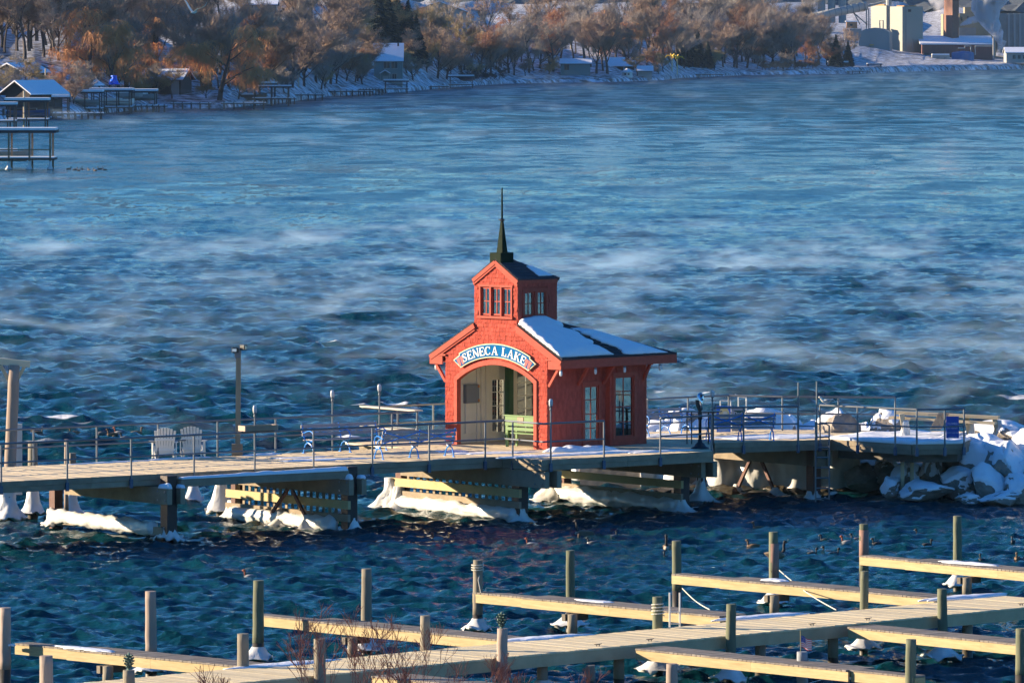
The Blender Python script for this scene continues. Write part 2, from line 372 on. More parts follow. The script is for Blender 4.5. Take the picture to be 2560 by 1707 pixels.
# arch trim and jamb lining
tr = MB(); ao = AR + .15; aao = math.asin((AH + .13) / ao)
pts_o = [(-AH - .13, 0)] + arc(ao, -aao, aao, 22) + [(AH + .13, 0)]; pts_i = [(-AH, 0)] + arc(AR, -aa, aa, 22) + [(AH, 0)]
for i in range(len(pts_o) - 1):
    q = [pts_o[i], pts_o[i + 1], pts_i[i + 1], pts_i[i]]
    tr.prism(q, XZ(-.045), XZ(.019))
tr.build('arch_trim', M_RTRIM, pav)
# side, back and inner walls with openings: wall(parent, plane axis, ...)
def wall_x(name, x0, x1, ya, yb, za, zb, holes, m):                    # slab between x0..x1, in the (y, z) plane with rectangular holes
    b = MB(); ys = sorted(set([ya, yb] + [h[0] for h in holes] + [h[1] for h in holes]))
    for i in range(len(ys) - 1):
        yc = (ys[i] + ys[i + 1]) / 2; zs = [(za, zb)]
        for h in holes:
            if h[0] < yc < h[1]:
                nz = []
                for (p, q) in zs:
                    if h[2] > p: nz.append((p, min(q, h[2])))
                    if h[3] < q: nz.append((max(p, h[3]), q))
                zs = [z for z in nz if z[1] - z[0] > .005]
        for p, q in zs: b.box(((x0 + x1) / 2, yc, (p + q) / 2), (abs(x1 - x0), ys[i + 1] - ys[i], q - p))
    return b.build(name, m, pav)
def window(name, o, u, n, w_, h_, cols, rows, m=M_RTRIM, fr=.05, glass=True, mun=.028, parent=None, dep=.06):
    """window centred at o, u = horizontal unit vector, n = outward normal"""
    o, u, n = Vector(o), Vector(u), Vector(n); b = MB(); z = Vector((0, 0, 1))
    def bar(c0, c1, wd, d=dep): b.beam(o + u * c0[0] + z * c0[1], o + u * c1[0] + z * c1[1], wd, d, up=n)
    a, c = w_ / 2 - fr / 2, h_ / 2 - fr / 2
    bar((-w_ / 2, c), (w_ / 2, c), fr); bar((-w_ / 2, -c), (w_ / 2, -c), fr); bar((-a, -c + fr / 2), (-a, c - fr / 2), fr - .002, dep - .004); bar((a, -c + fr / 2), (a, c - fr / 2), fr - .002, dep - .004)
    f = b.build(name, m, parent or pav); b = MB()
    for i in range(1, cols): xx = -w_ / 2 + w_ * i / cols; bar((xx, -c), (xx, c), mun, dep * .6)
    for j in range(1, rows): zz = -h_ / 2 + h_ * j / rows; bar((-a, zz), (a, zz), mun, dep * .55)
    b.build('glazing_bar', m, f)
    if glass:
        for i in range(cols):
            for j in range(rows):
                g = MB(); pw, ph = w_ / cols, h_ / rows; cx, cz = -w_ / 2 + pw * (i + .5), -h_ / 2 + ph * (j + .5)
                c_ = o + u * cx + z * cz
                g.beam(c_ - u * (pw / 2 - .012), c_ + u * (pw / 2 - .012), ph - .024, .006, up=n); g.build('pane', M_GLASS, f)
    return f
X, Y, Z = (1, 0, 0), (0, 1, 0), (0, 0, 1)
zt = zroof(H) - .05
d1 = (1.76, 2.42, .14, 1.95); b1 = (2.99, 3.89, .26, 2.2)
wall_x('side_wall', H - .12, H - .02, .14, 2.76, 0, zt, [d1], M_RED)
wall_x('bay_wall', H + .08, H + .18, 2.76, PL, 0, zroof(H + .18) - .05, [b1], M_RED)
MB().box((H + .05, 2.78, 1.35), (.24, .05, 2.7)).build('bay_return', M_RTRIM, pav)
window('window', (H - .05, (d1[0] + d1[1]) / 2, (d1[2] + d1[3]) / 2), Y, X, d1[1] - d1[0], d1[3] - d1[2], 2, 4)
window('window', (H + .13, (b1[0] + b1[1]) / 2, (b1[2] + b1[3]) / 2), Y, X, b1[1] - b1[0], b1[3] - b1[2], 2, 4)
# trims round the side openings
t = MB()
for (y0, y1, z0, z1), xx in ((d1, H + .0), (b1, H + .2)):
    for yy in (y0 - .06, y1 + .06): t.box((xx, yy, (z0 + z1) / 2), (.04, .12, z1 - z0 + .02))
    t.box((xx + .002, (y0 + y1) / 2, z1 + .07), (.05, y1 - y0 + .26, .12)); t.box((xx + .004, (y0 + y1) / 2, z0 - .05), (.07, y1 - y0 + .26, .09))
t.box((H + .1, PL + .02, 1.35), (.2, .1, 2.7)); t.build('window_trim', M_RTRIM, pav)
wall_x('side_lining', H - .14, H - .125, .15, 2.9, 0, 2.78, [d1], M_CREAM); wall_x('bay_lining', H - .14, H - .125, 2.91, PL - .12, 0, 2.78, [b1], M_CREAM)
# left wall (seen from inside through the arch) with glazed door and window, measured on its own plane
LX = -H + .13
a0 = SW(1229, 946, LX); a1 = SW(1262, 1082, LX); c0 = SW(1291, 925, LX); c1 = SW(1342, 1082, LX)
da = (a0.y, a1.y, a1.z, a0.z); dc = (c0.y, c1.y, c1.z, c0.z)
wall_x('side_wall', -H + .02, LX, .14, PL, 0, zt, [da, dc], M_CREAM)
window('glazed_door', (LX - .04, (da[0] + da[1]) / 2, (da[2] + da[3]) / 2), Y, X, da[1] - da[0], da[3] - da[2], 2, 4, M_CREAM)
window('window', (LX - .04, (dc[0] + dc[1]) / 2, (dc[2] + dc[3]) / 2), Y, X, dc[1] - dc[0], dc[3] - dc[2], 2, 5, M_CREAM)
t = MB()
for px in (1192, 1203, 1215): yy = SW(px, 1000, LX).y; t.box((LX + .03, yy, 1.3), (.06, .09, 2.6))
t.box((LX + .02, 1.2, .3), (.05, 2.0, .03)); t.build('interior_trim', M_CREAM, pav)
gp = SW(1273, 1000, -H + .6)
MB().box((-H + .6, gp.y, 1.4), (.2, .2, 2.8)).build('interior_post', M_GREEN, pav)
e0 = SW(1158, 962, LX); e1 = SW(1190, 1006, LX)
eb = MB().box((LX + .08, (e0.y + e1.y) / 2, (e0.z + e1.z) / 2), (.14, e1.y - e0.y, e0.z - e1.z)).build('electric_box', mat('grey enamel box', (.20, .22, .24), .5), pav)
for px, py in ((1188, 965), (1188, 1000)):
    q = SW(px, py, LX); MB().box((LX + .16, q.y, q.z), (.02, .07, .08)).build('warning_sticker', mat('orange sticker', (.55, .2, .03), .5), eb)
q = SW(1161, 1050, LX); MB().tube([(LX + .05, q.y, .3), (LX + .05, q.y, e1.z)], .02, 6).build('conduit', M_WHITE, eb)
# back wall with one window and cupola walls
wb = MB()
for (x0, x1, z0, z1) in ((-H, -.6, 0, zt), (1.3, H, 0, zt), (-.6, 1.3, 0, .6), (-.6, 1.3, 2.1, zt)): wb.box(((x0 + x1) / 2, PL - .06, (z0 + z1) / 2), (x1 - x0, .1, z1 - z0))
wb.build('back_wall', M_CREAM, pav)
window('window', (.35, PL - .06, 1.35), X, Y, 1.9, 1.5, 4, 3, M_CREAM)
def slot(y0, y1): return (y0, y1, 4.18, 4.95)
s1, s2 = slot(.32, .75), slot(.92, 1.33)
wall_x('tower_side', TW - .1, TW - .012, .14, TD, ZR - .3, TE, [s1, s2], M_RED)
wall_x('tower_side', -TW + .01, -TW + .1, .14, TD, ZR - .3, TE, [s1, s2], M_RED)
wb = MB()
for (x0, x1, z0, z1) in ((-TW + .1, TW - .1, ZR - .3, 4.2), (-TW + .1, TW - .1, 4.9, TE), (-TW + .1, -.5, 4.2, 4.9), (.5, TW - .1, 4.2, 4.9)): wb.box(((x0 + x1) / 2, TD - .05, (z0 + z1) / 2), (x1 - x0, .09, z1 - z0))
wb.build('tower_back', M_RED, pav)
window('window', (0, TD - .05, 4.55), X, Y, 1.0, .7, 4, 2)
for sx in (1, -1):
    for s_ in (s1, s2): window('window', (sx * (TW - .05), (s_[0] + s_[1]) / 2, 4.565), Y, X, .43 if s_ is s1 else .41, .77, 2, 2)
for k in range(3): window('window', (-.46 + .46 * k, .06, 4.625), X, Y, .43, .89, 2, 2)
t = MB()
for xx in (-.69, -.23, .23, .69): t.box((xx, .035, 4.625), (.06, .12, .93))
t.box((0, .03, 5.12), (1.5, .13, .07)); t.box((0, .01, 4.12), (1.54, .16, .08))
for xx, n_ in ((TW - .0, 1),):
    for yy in (.28, .835, 1.37): t.box((xx, yy, 4.56), (.03, .08, .84))
    t.box((xx, .825, 4.99), (.035, 1.2, .08)); t.box((xx + .01, .825, 4.14), (.05, 1.2, .07))
t.build('tower_trim', M_RTRIM, pav)
# ---- shingles on the sunlit front
rs = random.Random(7); sh = []
row = .131; zz = .0; r_ = 0
def inside(x, z):
    if z < zt + .2 and abs(x) > H: return False
    if z > ZR and abs(x) > TW: return False
    if TE > z > zt and abs(x) > TW and z > zroof(x) - .12: return False
    if z > TE and z > TA - abs(x) * (TA - TE) / TW - .10: return False
    if z < asp and abs(x) < AH + .06: return False
    if z >= asp - .02 and math.hypot(x, z - AZ) < AR + .06 and abs(x) < AH + .06: return False
    if -.72 < x < .72 and 4.10 < z < 5.14: return False
    return True
while zz < TA:
    xx = -H + rs.uniform(-.06, .0)
    while xx < H:
        wd = rs.uniform(.095, .16); x0, x1 = max(xx, -H), min(xx + wd, H); dz = rs.uniform(-.012, .012)
        cz = zz + row / 2; xc = (x0 + x1) / 2
        if zz >= ZR - .02:
            x0, x1 = max(x0, -TW), min(x1, TW); xc = (x0 + x1) / 2
        if x1 - x0 > .035 and inside(xc, cz) and inside(xc, zz + row) and (inside(x0 + .02, cz) and inside(x1 - .02, cz)):
            sh.append((x1 - x0, xc, zz + dz))
        xx += wd
    zz += row; r_ += 1
sh.sort(key=lambda t_: -t_[0])
ub = MB(); ub.add([(-.5, 0, 0), (.5, 0, 0), (.5, -.022, 0), (-.5, -.022, 0), (-.5, 0, 1), (.5, 0, 1), (.5, -.006, 1), (-.5, -.006, 1)], [(0, 1, 2, 3), (4, 7, 6, 5), (3, 2, 6, 7), (0, 3, 7, 4), (1, 5, 6, 2)])
sme = ub.mesh('shingle'); sme.materials.append(M_RED)
b = MB(); q_ = TW - .105
for sx in (-1, 1):
    for (y0, y1, z0, z1) in ((.15, TD - .1, ZR - .25, 4.17), (.15, TD - .1, 4.96, TE), (.15, .31, 4.18, 4.95), (.76, .91, 4.18, 4.95), (1.34, TD - .1, 4.18, 4.95)): b.box((sx * q_, (y0 + y1) / 2, (z0 + z1) / 2), (.012, y1 - y0, z1 - z0))
b.box((0, TD - .10, 3.9), (1.6, .01, .5)); b.box((0, TD - .10, 5.1), (1.6, .01, .35)); b.box((0, TD / 2, ZR - .27), (1.7, 1.5, .02)); b.box((0, TD / 2, TE - .03), (1.7, 1.5, .02))
b.build('tower_lining', M_CREAM, pav)
stf = MB()
for i, (wd, xc, z0) in enumerate(sh):
    pr = rs.uniform(.9, 1.5); mx = Matrix.Translation((xc, .019, z0)) @ Matrix.Diagonal((wd - .006, pr, row + .004, 1))
    if i < 290: link('shingle', sme, None, pav, mx)
    else: stf.add([mx @ Vector(v) for v in ub.v], ub.f)
stf.build('shingle_field', M_RED, pav, kind='stuff')
# shaded side and tower-side shingle courses
stf = MB()
def courses(xp, ya, yb, za, zb, holes):
    z = za
    while z < zb - .05:
        y = ya
        while y < yb - .02:
            wd = rs.uniform(.10, .17); y1 = min(y + wd, yb); yc = (y + y1) / 2; zc = z + row / 2
            if not any(h[0] - .12 < yc < h[1] + .12 and h[2] - .1 < zc < h[3] + .13 for h in holes):
                p = rs.uniform(.016, .03)
                stf.add([(xp, y + .003, z), (xp, y1 - .003, z), (xp + p, y1 - .003, z), (xp + p, y + .003, z), (xp, y + .003, z + row), (xp, y1 - .003, z + row), (xp + .005, y1 - .003, z + row), (xp + .005, y + .003, z + row)],
                        [(0, 3, 2, 1), (4, 5, 6, 7), (3, 7, 6, 2), (0, 4, 7, 3), (1, 2, 6, 5)])
            y += wd
        z += row
courses(H - .02, .03, 2.75, 0, zt, [d1]); courses(H + .18, 2.80, PL, 0, zt - .08, [b1]); courses(TW - .012, .03, TD, ZR, TE, [s1, s2])
stf.build('side_shingles', M_RED, pav, kind='stuff')
# ---- roof slopes with shingle courses
def slope(name, quad, n, th=.035, m=M_ROOF, wjit=.14):
    """quad: eave a, eave b, top b, top a; n stepped courses, each of separate tabs"""
    a, b_, tb, ta = [Vector(q) for q in quad]; nrm = (b_ - a).cross(ta - a).normalized()
    if nrm.z < 0: nrm = -nrm
    mb = MB()
    mb.add([a, b_, tb, ta] + [q - nrm * .08 for q in (a, b_, tb, ta)], [(0, 1, 2, 3), (7, 6, 5, 4), (0, 4, 5, 1), (1, 5, 6, 2), (2, 6, 7, 3), (3, 7, 4, 0)])
    base = mb.build(name, m, pav)
    mb = MB()
    for i in range(n):
        f0, f1 = i / n, (i + 1.25) / n; f1 = min(f1, 1)
        l0, r0, l1, r1 = a.lerp(ta, f0), b_.lerp(tb, f0), a.lerp(ta, f1), b_.lerp(tb, f1)
        L = (r0 - l0).length; k = max(2, int(L / wjit)); cut = [0] + sorted(min(.995, max(.005, (j + rs.uniform(-.25, .25)) / k)) for j in range(1, k)) + [1]
        for j in range(k):
            g = .004 / L; u0, u1 = cut[j] + g, cut[j + 1] - g; h = th * rs.uniform(.75, 1.25)
            if u1 <= u0: continue
            p = [l0.lerp(r0, u0), l0.lerp(r0, u1), l1.lerp(r1, u1), l1.lerp(r1, u0)]
            mb.add([p[0] + nrm * .002, p[1] + nrm * .002, p[1] + nrm * h, p[0] + nrm * h, p[2] + nrm * .012, p[3] + nrm * .012], [(0, 1, 2, 3), (3, 2, 4, 5), (0, 3, 5), (1, 4, 2)])
    mb.build('roof_shingles', m, base, kind='stuff')
slope('roof', ((EV, -.02, ZE), (EV, YB, ZE), (TW, TD, ZR), (TW, -.02, ZR)), 13)
slope('roof', ((-EV, -.02, ZE), (-EV, YB, ZE), (-TW, TD, ZR), (-TW, -.02, ZR)), 13)
slope('roof', ((-EV, YB, ZE), (EV, YB, ZE), (TW, TD, ZR), (-TW, TD, ZR)), 16)
slope('tower_roof', ((TW + .04, -.03, TE + .01), (TW + .04, TD + .08, TE + .01), (0, .57, TA + .04), (0, -.03, TA + .04)), 7, .025)
slope('tower_roof', ((-TW - .04, -.03, TE + .01), (-TW - .04, TD + .08, TE + .01), (0, .57, TA + .04), (0, -.03, TA + .04)), 7, .025)
slope('tower_roof', ((-TW - .04, TD + .08, TE + .01), (TW + .04, TD + .08, TE + .01), (0.01, .57, TA + .04), (-0.01, .57, TA + .04)), 7, .025)
# barge boards, eave fascia, returns
for sx in (-1, 1):
    t = MB()
    for off, wd, dp in ((.10, .16, .07), (.215, .08, .045)):
        t.beam((sx * (EV - .02), -dp / 2, zroof(EV) - off - .02), (sx * (TW - .05), -dp / 2, ZR - off), dp, wd)
    t.box((sx * (H + .36), -.03, ZE - .19), (.56, .05, .26)); t.box((sx * (H + .20), -.035, ZE - .02), (.5, .035, .06))
    t.build('barge_board', M_RTRIM, pav)
t = MB()
for sx in (-1, 1):
    t.beam((sx * (TW + .03), -.03, TE - .07), (0, -.03, TA - .07), .05, .12); t.beam((sx * (TW + .01), -.02, TE - .17), (0, -.02, TA - .17), .035, .07)
t.box((TW + .0, TD / 2, TE - .07), (.05, TD, .12)); t.box((-TW - .0, TD / 2, TE - .07), (.05, TD, .12))
t.build('tower_fascia', M_RTRIM, pav)
t = MB()
for sx in (-1, 1): t.box((sx * (EV - .03), YB / 2, ZE - .16), (.05, YB, .27))
t.box((0, YB - .02, ZE - .16), (2 * EV - .1, .05, .27))
t.build('eave_fascia', M_RTRIM, pav)
MB().box((H + .34, YB / 2, ZE - .22), (.58, YB - .1, .03)).build('soffit', M_RTRIM, pav)
MB().box((-H - .34, YB / 2, ZE - .22), (.58, YB - .1, .03)).build('soffit', M_RTRIM, pav)
# brackets and jar lamps
def jar(p, parent):
    l_ = MB().lathe(p, [(.04, 0), (.045, -.05)], 8).build('jar_lamp', M_STEEL, parent)
    MB().lathe((p[0], p[1], p[2] - .05), [(.036, 0), (.048, -.05), (.045, -.13), (.02, -.165)], 10).build('lamp_glass', M_LAMPG, l_, smooth=True)
for yy in (.05, 1.42, 2.62, 4.35):
    xb = H + (.18 if yy > 2.7 else 0.02)
    b = MB(); b.beam((xb + .02, yy, 2.0 if yy < 4 else 2.05), (EV - .16, yy, 2.62), .085, .085); b.beam((xb, yy, 2.58), (EV - .08, yy, 2.58), .08, .07); b.build('bracket', M_RTRIM, pav)
for yy in (.05, 4.35):
    b = MB(); b.beam((-H - .02, yy, 2.0), (-EV + .16, yy, 2.62), .085, .085); b.build('bracket', M_RTRIM, pav)
for yy in (.0, 1.62, 3.0, 4.7): jar((EV - .06, yy, 2.56), pav)
jar((-EV + .2, .05, 2.56), pav)
# spire
sp = MB().box((0, .27, 6.02), (.47, .60, .31)).build('spire', M_SPIRE, pav)
b = MB()
for (z0, z1, h0, h1) in ((6.175, 7.16, .125, .035),):
    b.add([(-h0, .29 - h0, z0), (h0, .29 - h0, z0), (h0, .29 + h0, z0), (-h0, .29 + h0, z0), (-h1, .29 - h1, z1), (h1, .29 - h1, z1), (h1, .29 + h1, z1), (-h1, .29 + h1, z1)], [(3, 2, 1, 0), (4, 5, 6, 7), (0, 1, 5, 4), (1, 2, 6, 5), (2, 3, 7, 6), (3, 0, 4, 7)])
b.build('spire_shaft', M_SPIRE, sp)
b = MB(); b.lathe((0, .29, 7.16), [(.05, 0), (.075, .03), (.075, .07), (.04, .10)], 10); b.beam((-.14, .29, 7.22), (.1, .29, 7.22), .03, .03); b.build('spire_collar', M_BLACK, sp)
MB().tube([(0, .29, 7.2), (0, .29, 7.75), (0, .29, 8.24)], [.032, .03, .022], 8).build('spire_rod', M_SPIRE, sp)
# ---- name board
def ring(r0, r1, a0, a1, y0, y1, n=16):
    b = MB(); o = arc(r1, a0, a1, n) + list(reversed(arc(r0, a0, a1, n)))
    for i in range(n): b.prism([o[i], o[i + 1], o[2 * n - i], o[2 * n + 1 - i]], XZ(y0), XZ(y1))
    return b
NB = Vector((0, 0, 0))
M_SBLUE = mat('sign sky blue', (0.004, 0.13, 0.33), 0.8, spec=.05, var=0.06, scale=6); M_SCREAM = mat('sign cream border', (0.58, 0.53, 0.31), 0.5); M_SRED = mat('sign red', (0.42, 0.05, 0.05), 0.5)
def signpoly(g):
    e1_, e2_ = R(26.2) - g / 3.4, R(31.5) - g / 3.3
    o = arc(3.53 - g, -e1_, e1_, 22) + [(math.sin(e1_ + .006) * (3.47 - g), AZ + math.cos(e1_ + .006) * (3.47 - g))] + [((3.45 - g) * math.sin(e2_), AZ + (3.45 - g) * math.cos(e2_)), ((3.08 + g) * math.sin(e2_ - R(3)), AZ + (3.08 + g) * math.cos(e2_ - R(3)))]
    i_ = arc(3.08 + g, R(28.0) - g / 3.2, -R(28.0) + g / 3.2, 24)[1:-1]
    l_ = [(-x, z) for x, z in (o[-1], o[-2], o[-3])]
    return o + i_ + l_
sign = MB().prism(signpoly(0), XZ(-.075), XZ(-.03)).build('name_board', M_SCREAM, pav)
MB().prism(signpoly(.035), XZ(-.083), XZ(-.0755)).build('sign_face', M_SBLUE, sign)
for sx in (-1, 1):
    for k in range(2):
        a_ = R(25.3 + 2.6 * k); b = MB(); q = [(sx * r * math.sin(a_ + d), AZ + r * math.cos(a_ + d)) for r, d in ((3.14, -.014), (3.14, .012), (3.40, .021), (3.40, -.023))]
        b.prism(q, XZ(-.090), XZ(-.0835)); b.build('sign_bars', M_SRED, sign)
GL = {  # strokes: ('b', x0,z0,x1,z1,width) bars or polygons; unit height 1
 'E': (.62, [(0, 0, .2, 1), (.2, 0, .62, .10), (.2, .9, .60, 1), (.2, .46, .46, .55), (.54, 0, .62, .28), (.52, .74, .60, 1), (.40, .38, .46, .64)]),
 'L': (.60, [(.02, 0, .22, 1), (-.04, .92, .3, 1), (-.04, 0, .58, .10), (.5, 0, .58, .34)]),
}
def glyph(ch):
    b = []; 
    if ch in GL: 
        w_, rs_ = GL[ch]; return w_, [[(x0, z0), (x1, z0), (x1, z1), (x0, z1)] for x0, z0, x1, z1 in rs_]
    if ch == 'N': return .78, [[(.06, 0), (.16, 0), (.16, 1), (.06, 1)], [(.62, 0), (.72, 0), (.72, 1), (.62, 1)], [(-.02, 1), (.2, 1), (.72, 0), (.56, 0), (.0, .95)], [(-.03, 0), (.25, 0), (.25, .07), (-.03, .07)], [(.53, .93), (.8, .93), (.8, 1), (.53, 1)]]
    if ch == 'A': return .80, [[(.36, 1), (.48, 1), (.78, 0), (.58, 0)], [(.36, 1), (.42, .85), (.15, 0), (.06, 0)], [(.2, .3), (.6, .3), (.58, .38), (.22, .38)], [(-.02, 0), (.24, 0), (.24, .07), (-.02, .07)], [(.52, 0), (.84, 0), (.84, .07), (.52, .07)]]
    if ch == 'K': return .78, [[(.04, 0), (.24, 0), (.24, 1), (.04, 1)], [(-.03, .93), (.32, .93), (.32, 1), (-.03, 1)], [(-.03, 0), (.32, 0), (.32, .07), (-.03, .07)], [(.24, .42), (.24, .52), (.62, .95), (.7, .95)], [(.3, .5), (.42, .62), (.78, 0), (.56, 0)], [(.5, 0), (.84, 0), (.84, .07), (.5, .07)], [(.48, .93), (.78, .93), (.78, 1), (.48, 1)]]
    def band(pts):
        out = []
        for i in range(len(pts) - 1):
            (x0, z0, t0), (x1, z1, t1) = pts[i], pts[i + 1]; d = Vector((x1 - x0, z1 - z0)).normalized(); nx, nz = -d.y, d.x
            out.append([(x0 + nx * t0, z0 + nz * t0), (x1 + nx * t1, z1 + nz * t1), (x1 - nx * t1, z1 - nz * t1), (x0 - nx * t0, z0 - nz * t0)])
        return out
    if ch == 'C': return .72, band([(.36 + .32 * math.cos(t_), .5 + .46 * math.sin(t_), .035 + .075 * max(0, -math.cos(t_))) for t_ in [R(38 + 284 * k / 12) for k in range(13)]]) + [[(.58, .68), (.66, .68), (.66, .98), (.60, .98)], [(.58, .1), (.66, .1), (.66, .3), (.6, .3)]]
    if ch == 'S': return .58, band([(.50, .74, .03), (.44, .9, .035), (.28, .96, .045), (.12, .88, .07), (.09, .73, .09), (.22, .57, .10), (.38, .44, .10), (.49, .28, .09), (.44, .12, .06), (.28, .04, .04), (.12, .1, .035), (.05, .28, .03)]) + [[(.46, .68), (.53, .68), (.53, 1), (.48, 1)], [(.02, 0), (.07, 0), (.09, .32), (.02, .32)]]
    return .35, []
txt = 'SENECA LAKE'; hh = .275; sc_ = .335
ws = [glyph(c_)[0] * sc_ + .036 for c_ in txt]; tot = sum(ws); pos = -tot / 2
for c_, w_ in zip(txt, ws):
    ang = (pos + w_ / 2) / 3.27; pos += w_
    if c_ == ' ': continue
    gw, polys = glyph(c_); b = MB(); ux, uz = math.cos(ang), -math.sin(ang); vx, vz = math.sin(ang), math.cos(ang); r0 = 3.165
    for k, pl in enumerate(polys):
        q = [(r0 * math.sin(ang) + ux * (x - gw / 2) * sc_ + vx * z * hh, AZ + r0 * math.cos(ang) + uz * (x - gw / 2) * sc_ + vz * z * hh) for x, z in pl]
        b.prism(q, XZ(-.093 - .0004 * k), XZ(-.0835))
    b.build('letter', M_WHITE, sign)
# ---- snow on the roofs: soft blankets following the slope
def snow_sheet(name, pts_fn, nu, nv, hfn, parent, mx=None, m=M_SNOW, base=.0):
    """pts_fn(u,v)->(point, normal); closed skin, thickness hfn(u,v)"""
    b = MB(); top = []; bot = []
    for j in range(nv + 1):
        for i in range(nu + 1):
            u, v = i / nu, j / nv; p, n = pts_fn(u, v); h = hfn(u, v); top.append(p + n * (base + h)); bot.append(p + n * (base - .02))
    b.v = [tuple(p) for p in top + bot]; N = len(top); I = lambda i, j: j * (nu + 1) + i
    for j in range(nv):
        for i in range(nu):
            q = (I(i, j), I(i + 1, j), I(i + 1, j + 1), I(i, j + 1)); b.f.append(q); b.f.append(tuple(N + k for k in reversed(q)))
    loop = [I(i, 0) for i in range(nu)] + [I(nu, j) for j in range(nv)] + [I(i, nv) for i in range(nu, 0, -1)] + [I(0, j) for j in range(nv, 0, -1)]
    for a, c in zip(loop, loop[1:] + loop[:1]): b.f.append((a, N + a, N + c, c))
    return b.build(name, m, parent, smooth=True, mx=mx)
def rnz(x, y, z=0.0): return mnoise.noise(Vector((x, y, z)))
nR = Vector((SL, 0, 1)).normalized()
def patch(edgeL, edgeR, z_hi, z_lo, y_hi, y_lo):
    pass
def rp(x, y): return Vector((x, y, zroof(x)))
def fnA(u, v):                                                          # v 0 top .. 1 eave, u across (front..back)
    x = TW + .02 + (EV - TW - .10) * v; yf = -.0; yb = 1.55 + .95 * v + .30 * mnoise.fractal(Vector((v * 6, 1, 0)), .8, 2, 4)
    return rp(x, yf + (yb - yf) * u), nR
snow_sheet('roof_snow', fnA, 26, 22, lambda u, v: (.26 - .12 * v) * (math.sin(math.pi * min(1, max(0, .06 + u * .94))) ** .5) * (min(1, (1 - v) * 9 + .15)) + .02 + .035 * mnoise.fractal(Vector((u * 5, v * 5, 0)), .8, 2, 4), pav, base=.03)
def fnB(u, v):
    x = TW + .38 + (EV - TW - .42) * v; hip = TD + (x - TW) / (EV - TW) * (YB - TD)
    y0 = 2.05 + 1.15 * v + .28 * mnoise.fractal(Vector((v * 6, 7, 0)), .8, 2, 4); y1 = hip - .10 - .25 * v * v
    return rp(x, y0 + (max(y1, y0 + .05) - y0) * u), nR
snow_sheet('roof_snow', fnB, 22, 20, lambda u, v: .13 * (math.sin(math.pi * min(1, u + .03)) ** .6) * min(1, (1 - v) * 8 + .1) * min(1, v * 5) + .015, pav, base=.03)
tn = Vector(((TA - TE) / TW, 0, 1)).normalized()
def fnT(u, v):
    x = .42 + .46 * v; z = TE + (TW - x) * (TA - TE) / TW + .04; y0 = .95 + .1 * v + .05 * rnz(v * 7, 3); y1 = 1.2 + .50 * v
    return Vector((x, y0 + (y1 - y0) * u, z)), tn
snow_sheet('roof_snow', fnT, 12, 10, lambda u, v: .05 * math.sin(math.pi * u) * math.sin(math.pi * min(1, v + .1)) + .015, pav, base=.02)
def gull_rest(p, rz, label):
    g = empty('gull', p, rz, label, 'gull')
    b = MB(); n = 9; pr = [(-.22, .01, .17), (-.16, .035, .13), (-.06, .065, .10), (.05, .075, .10), (.13, .055, .13), (.17, .035, .18), (.2, .038, .215), (.235, .03, .22), (.26, .008, .215)]
    b.tube([(x, 0, z) for x, r, z in pr], [r for x, r, z in pr], 10); b.build('body', M_WHITE, g, smooth=True)
    b = MB()
    for s_ in (-1, 1): b.tube([(.08, s_ * .05, .13), (-.05, s_ * .065, .13), (-.27, s_ * .02, .13)], [.02, .04, .006], 8)
    b.build('wing', mat('grey gull wing', (.32, .34, .37), .6), g, smooth=True)
    MB().tube([(.255, 0, .215), (.31, 0, .205)], [.012, .004], 6).build('beak', mat('yellow beak', (.6, .42, .05), .5), g)
    b = MB()
    for s_ in (-1, 1): b.tube([(.0, s_ * .025, .06), (.01, s_ * .025, 0)], .006, 5)
    b.build('leg', mat('pink gull leg', (.5, .3, .25), .6), g)
    return g
# gull on the far slope of the tower roof
gr = PO + ER * -.15 + EB * 1.25; gull_rest((gr.x, gr.y, ZD + 5.62), R(150), 'grey gull resting on the tower roof of the red pavilion')
# ---- green bench inside the arch
bx = LOC(P(1268, 1116, ZD))
gb = empty('arch_bench', PO + ER * bx.x + EB * bx.y, -PA, 'light green bench with a small plaque under the pavilion arch', 'bench')
b = MB()
for xx in (0, 1.35): b.box((xx, 0, .48), (.09, .06, .96)); b.box((xx, .45, .3), (.07, .06, .6)); b.box((xx, .22, .42), (.05, .5, .06))
b.build('frame', M_LGREEN, gb)
MB().box((.675, -.02, .83), (1.45, .05, .30)).build('back_panel', M_LGREEN, gb)
MB().box((.675, -.02, 1.0), (1.52, .10, .04)).build('top_rail', M_LGREEN, gb)
MB().box((.675, -.02, .58), (1.42, .045, .10)).build('lower_rail', M_LGREEN, gb)
for k in range(3): MB().box((.675, .08 + .15 * k, .44), (1.42, .12, .035)).build('seat_slat', M_LGREEN, gb)
MB().box((.62, -.052, .86), (.26, .012, .20)).build('plaque', mat('bronze plaque', (.34, .24, .13), .5, var=.4, scale=30), gb)
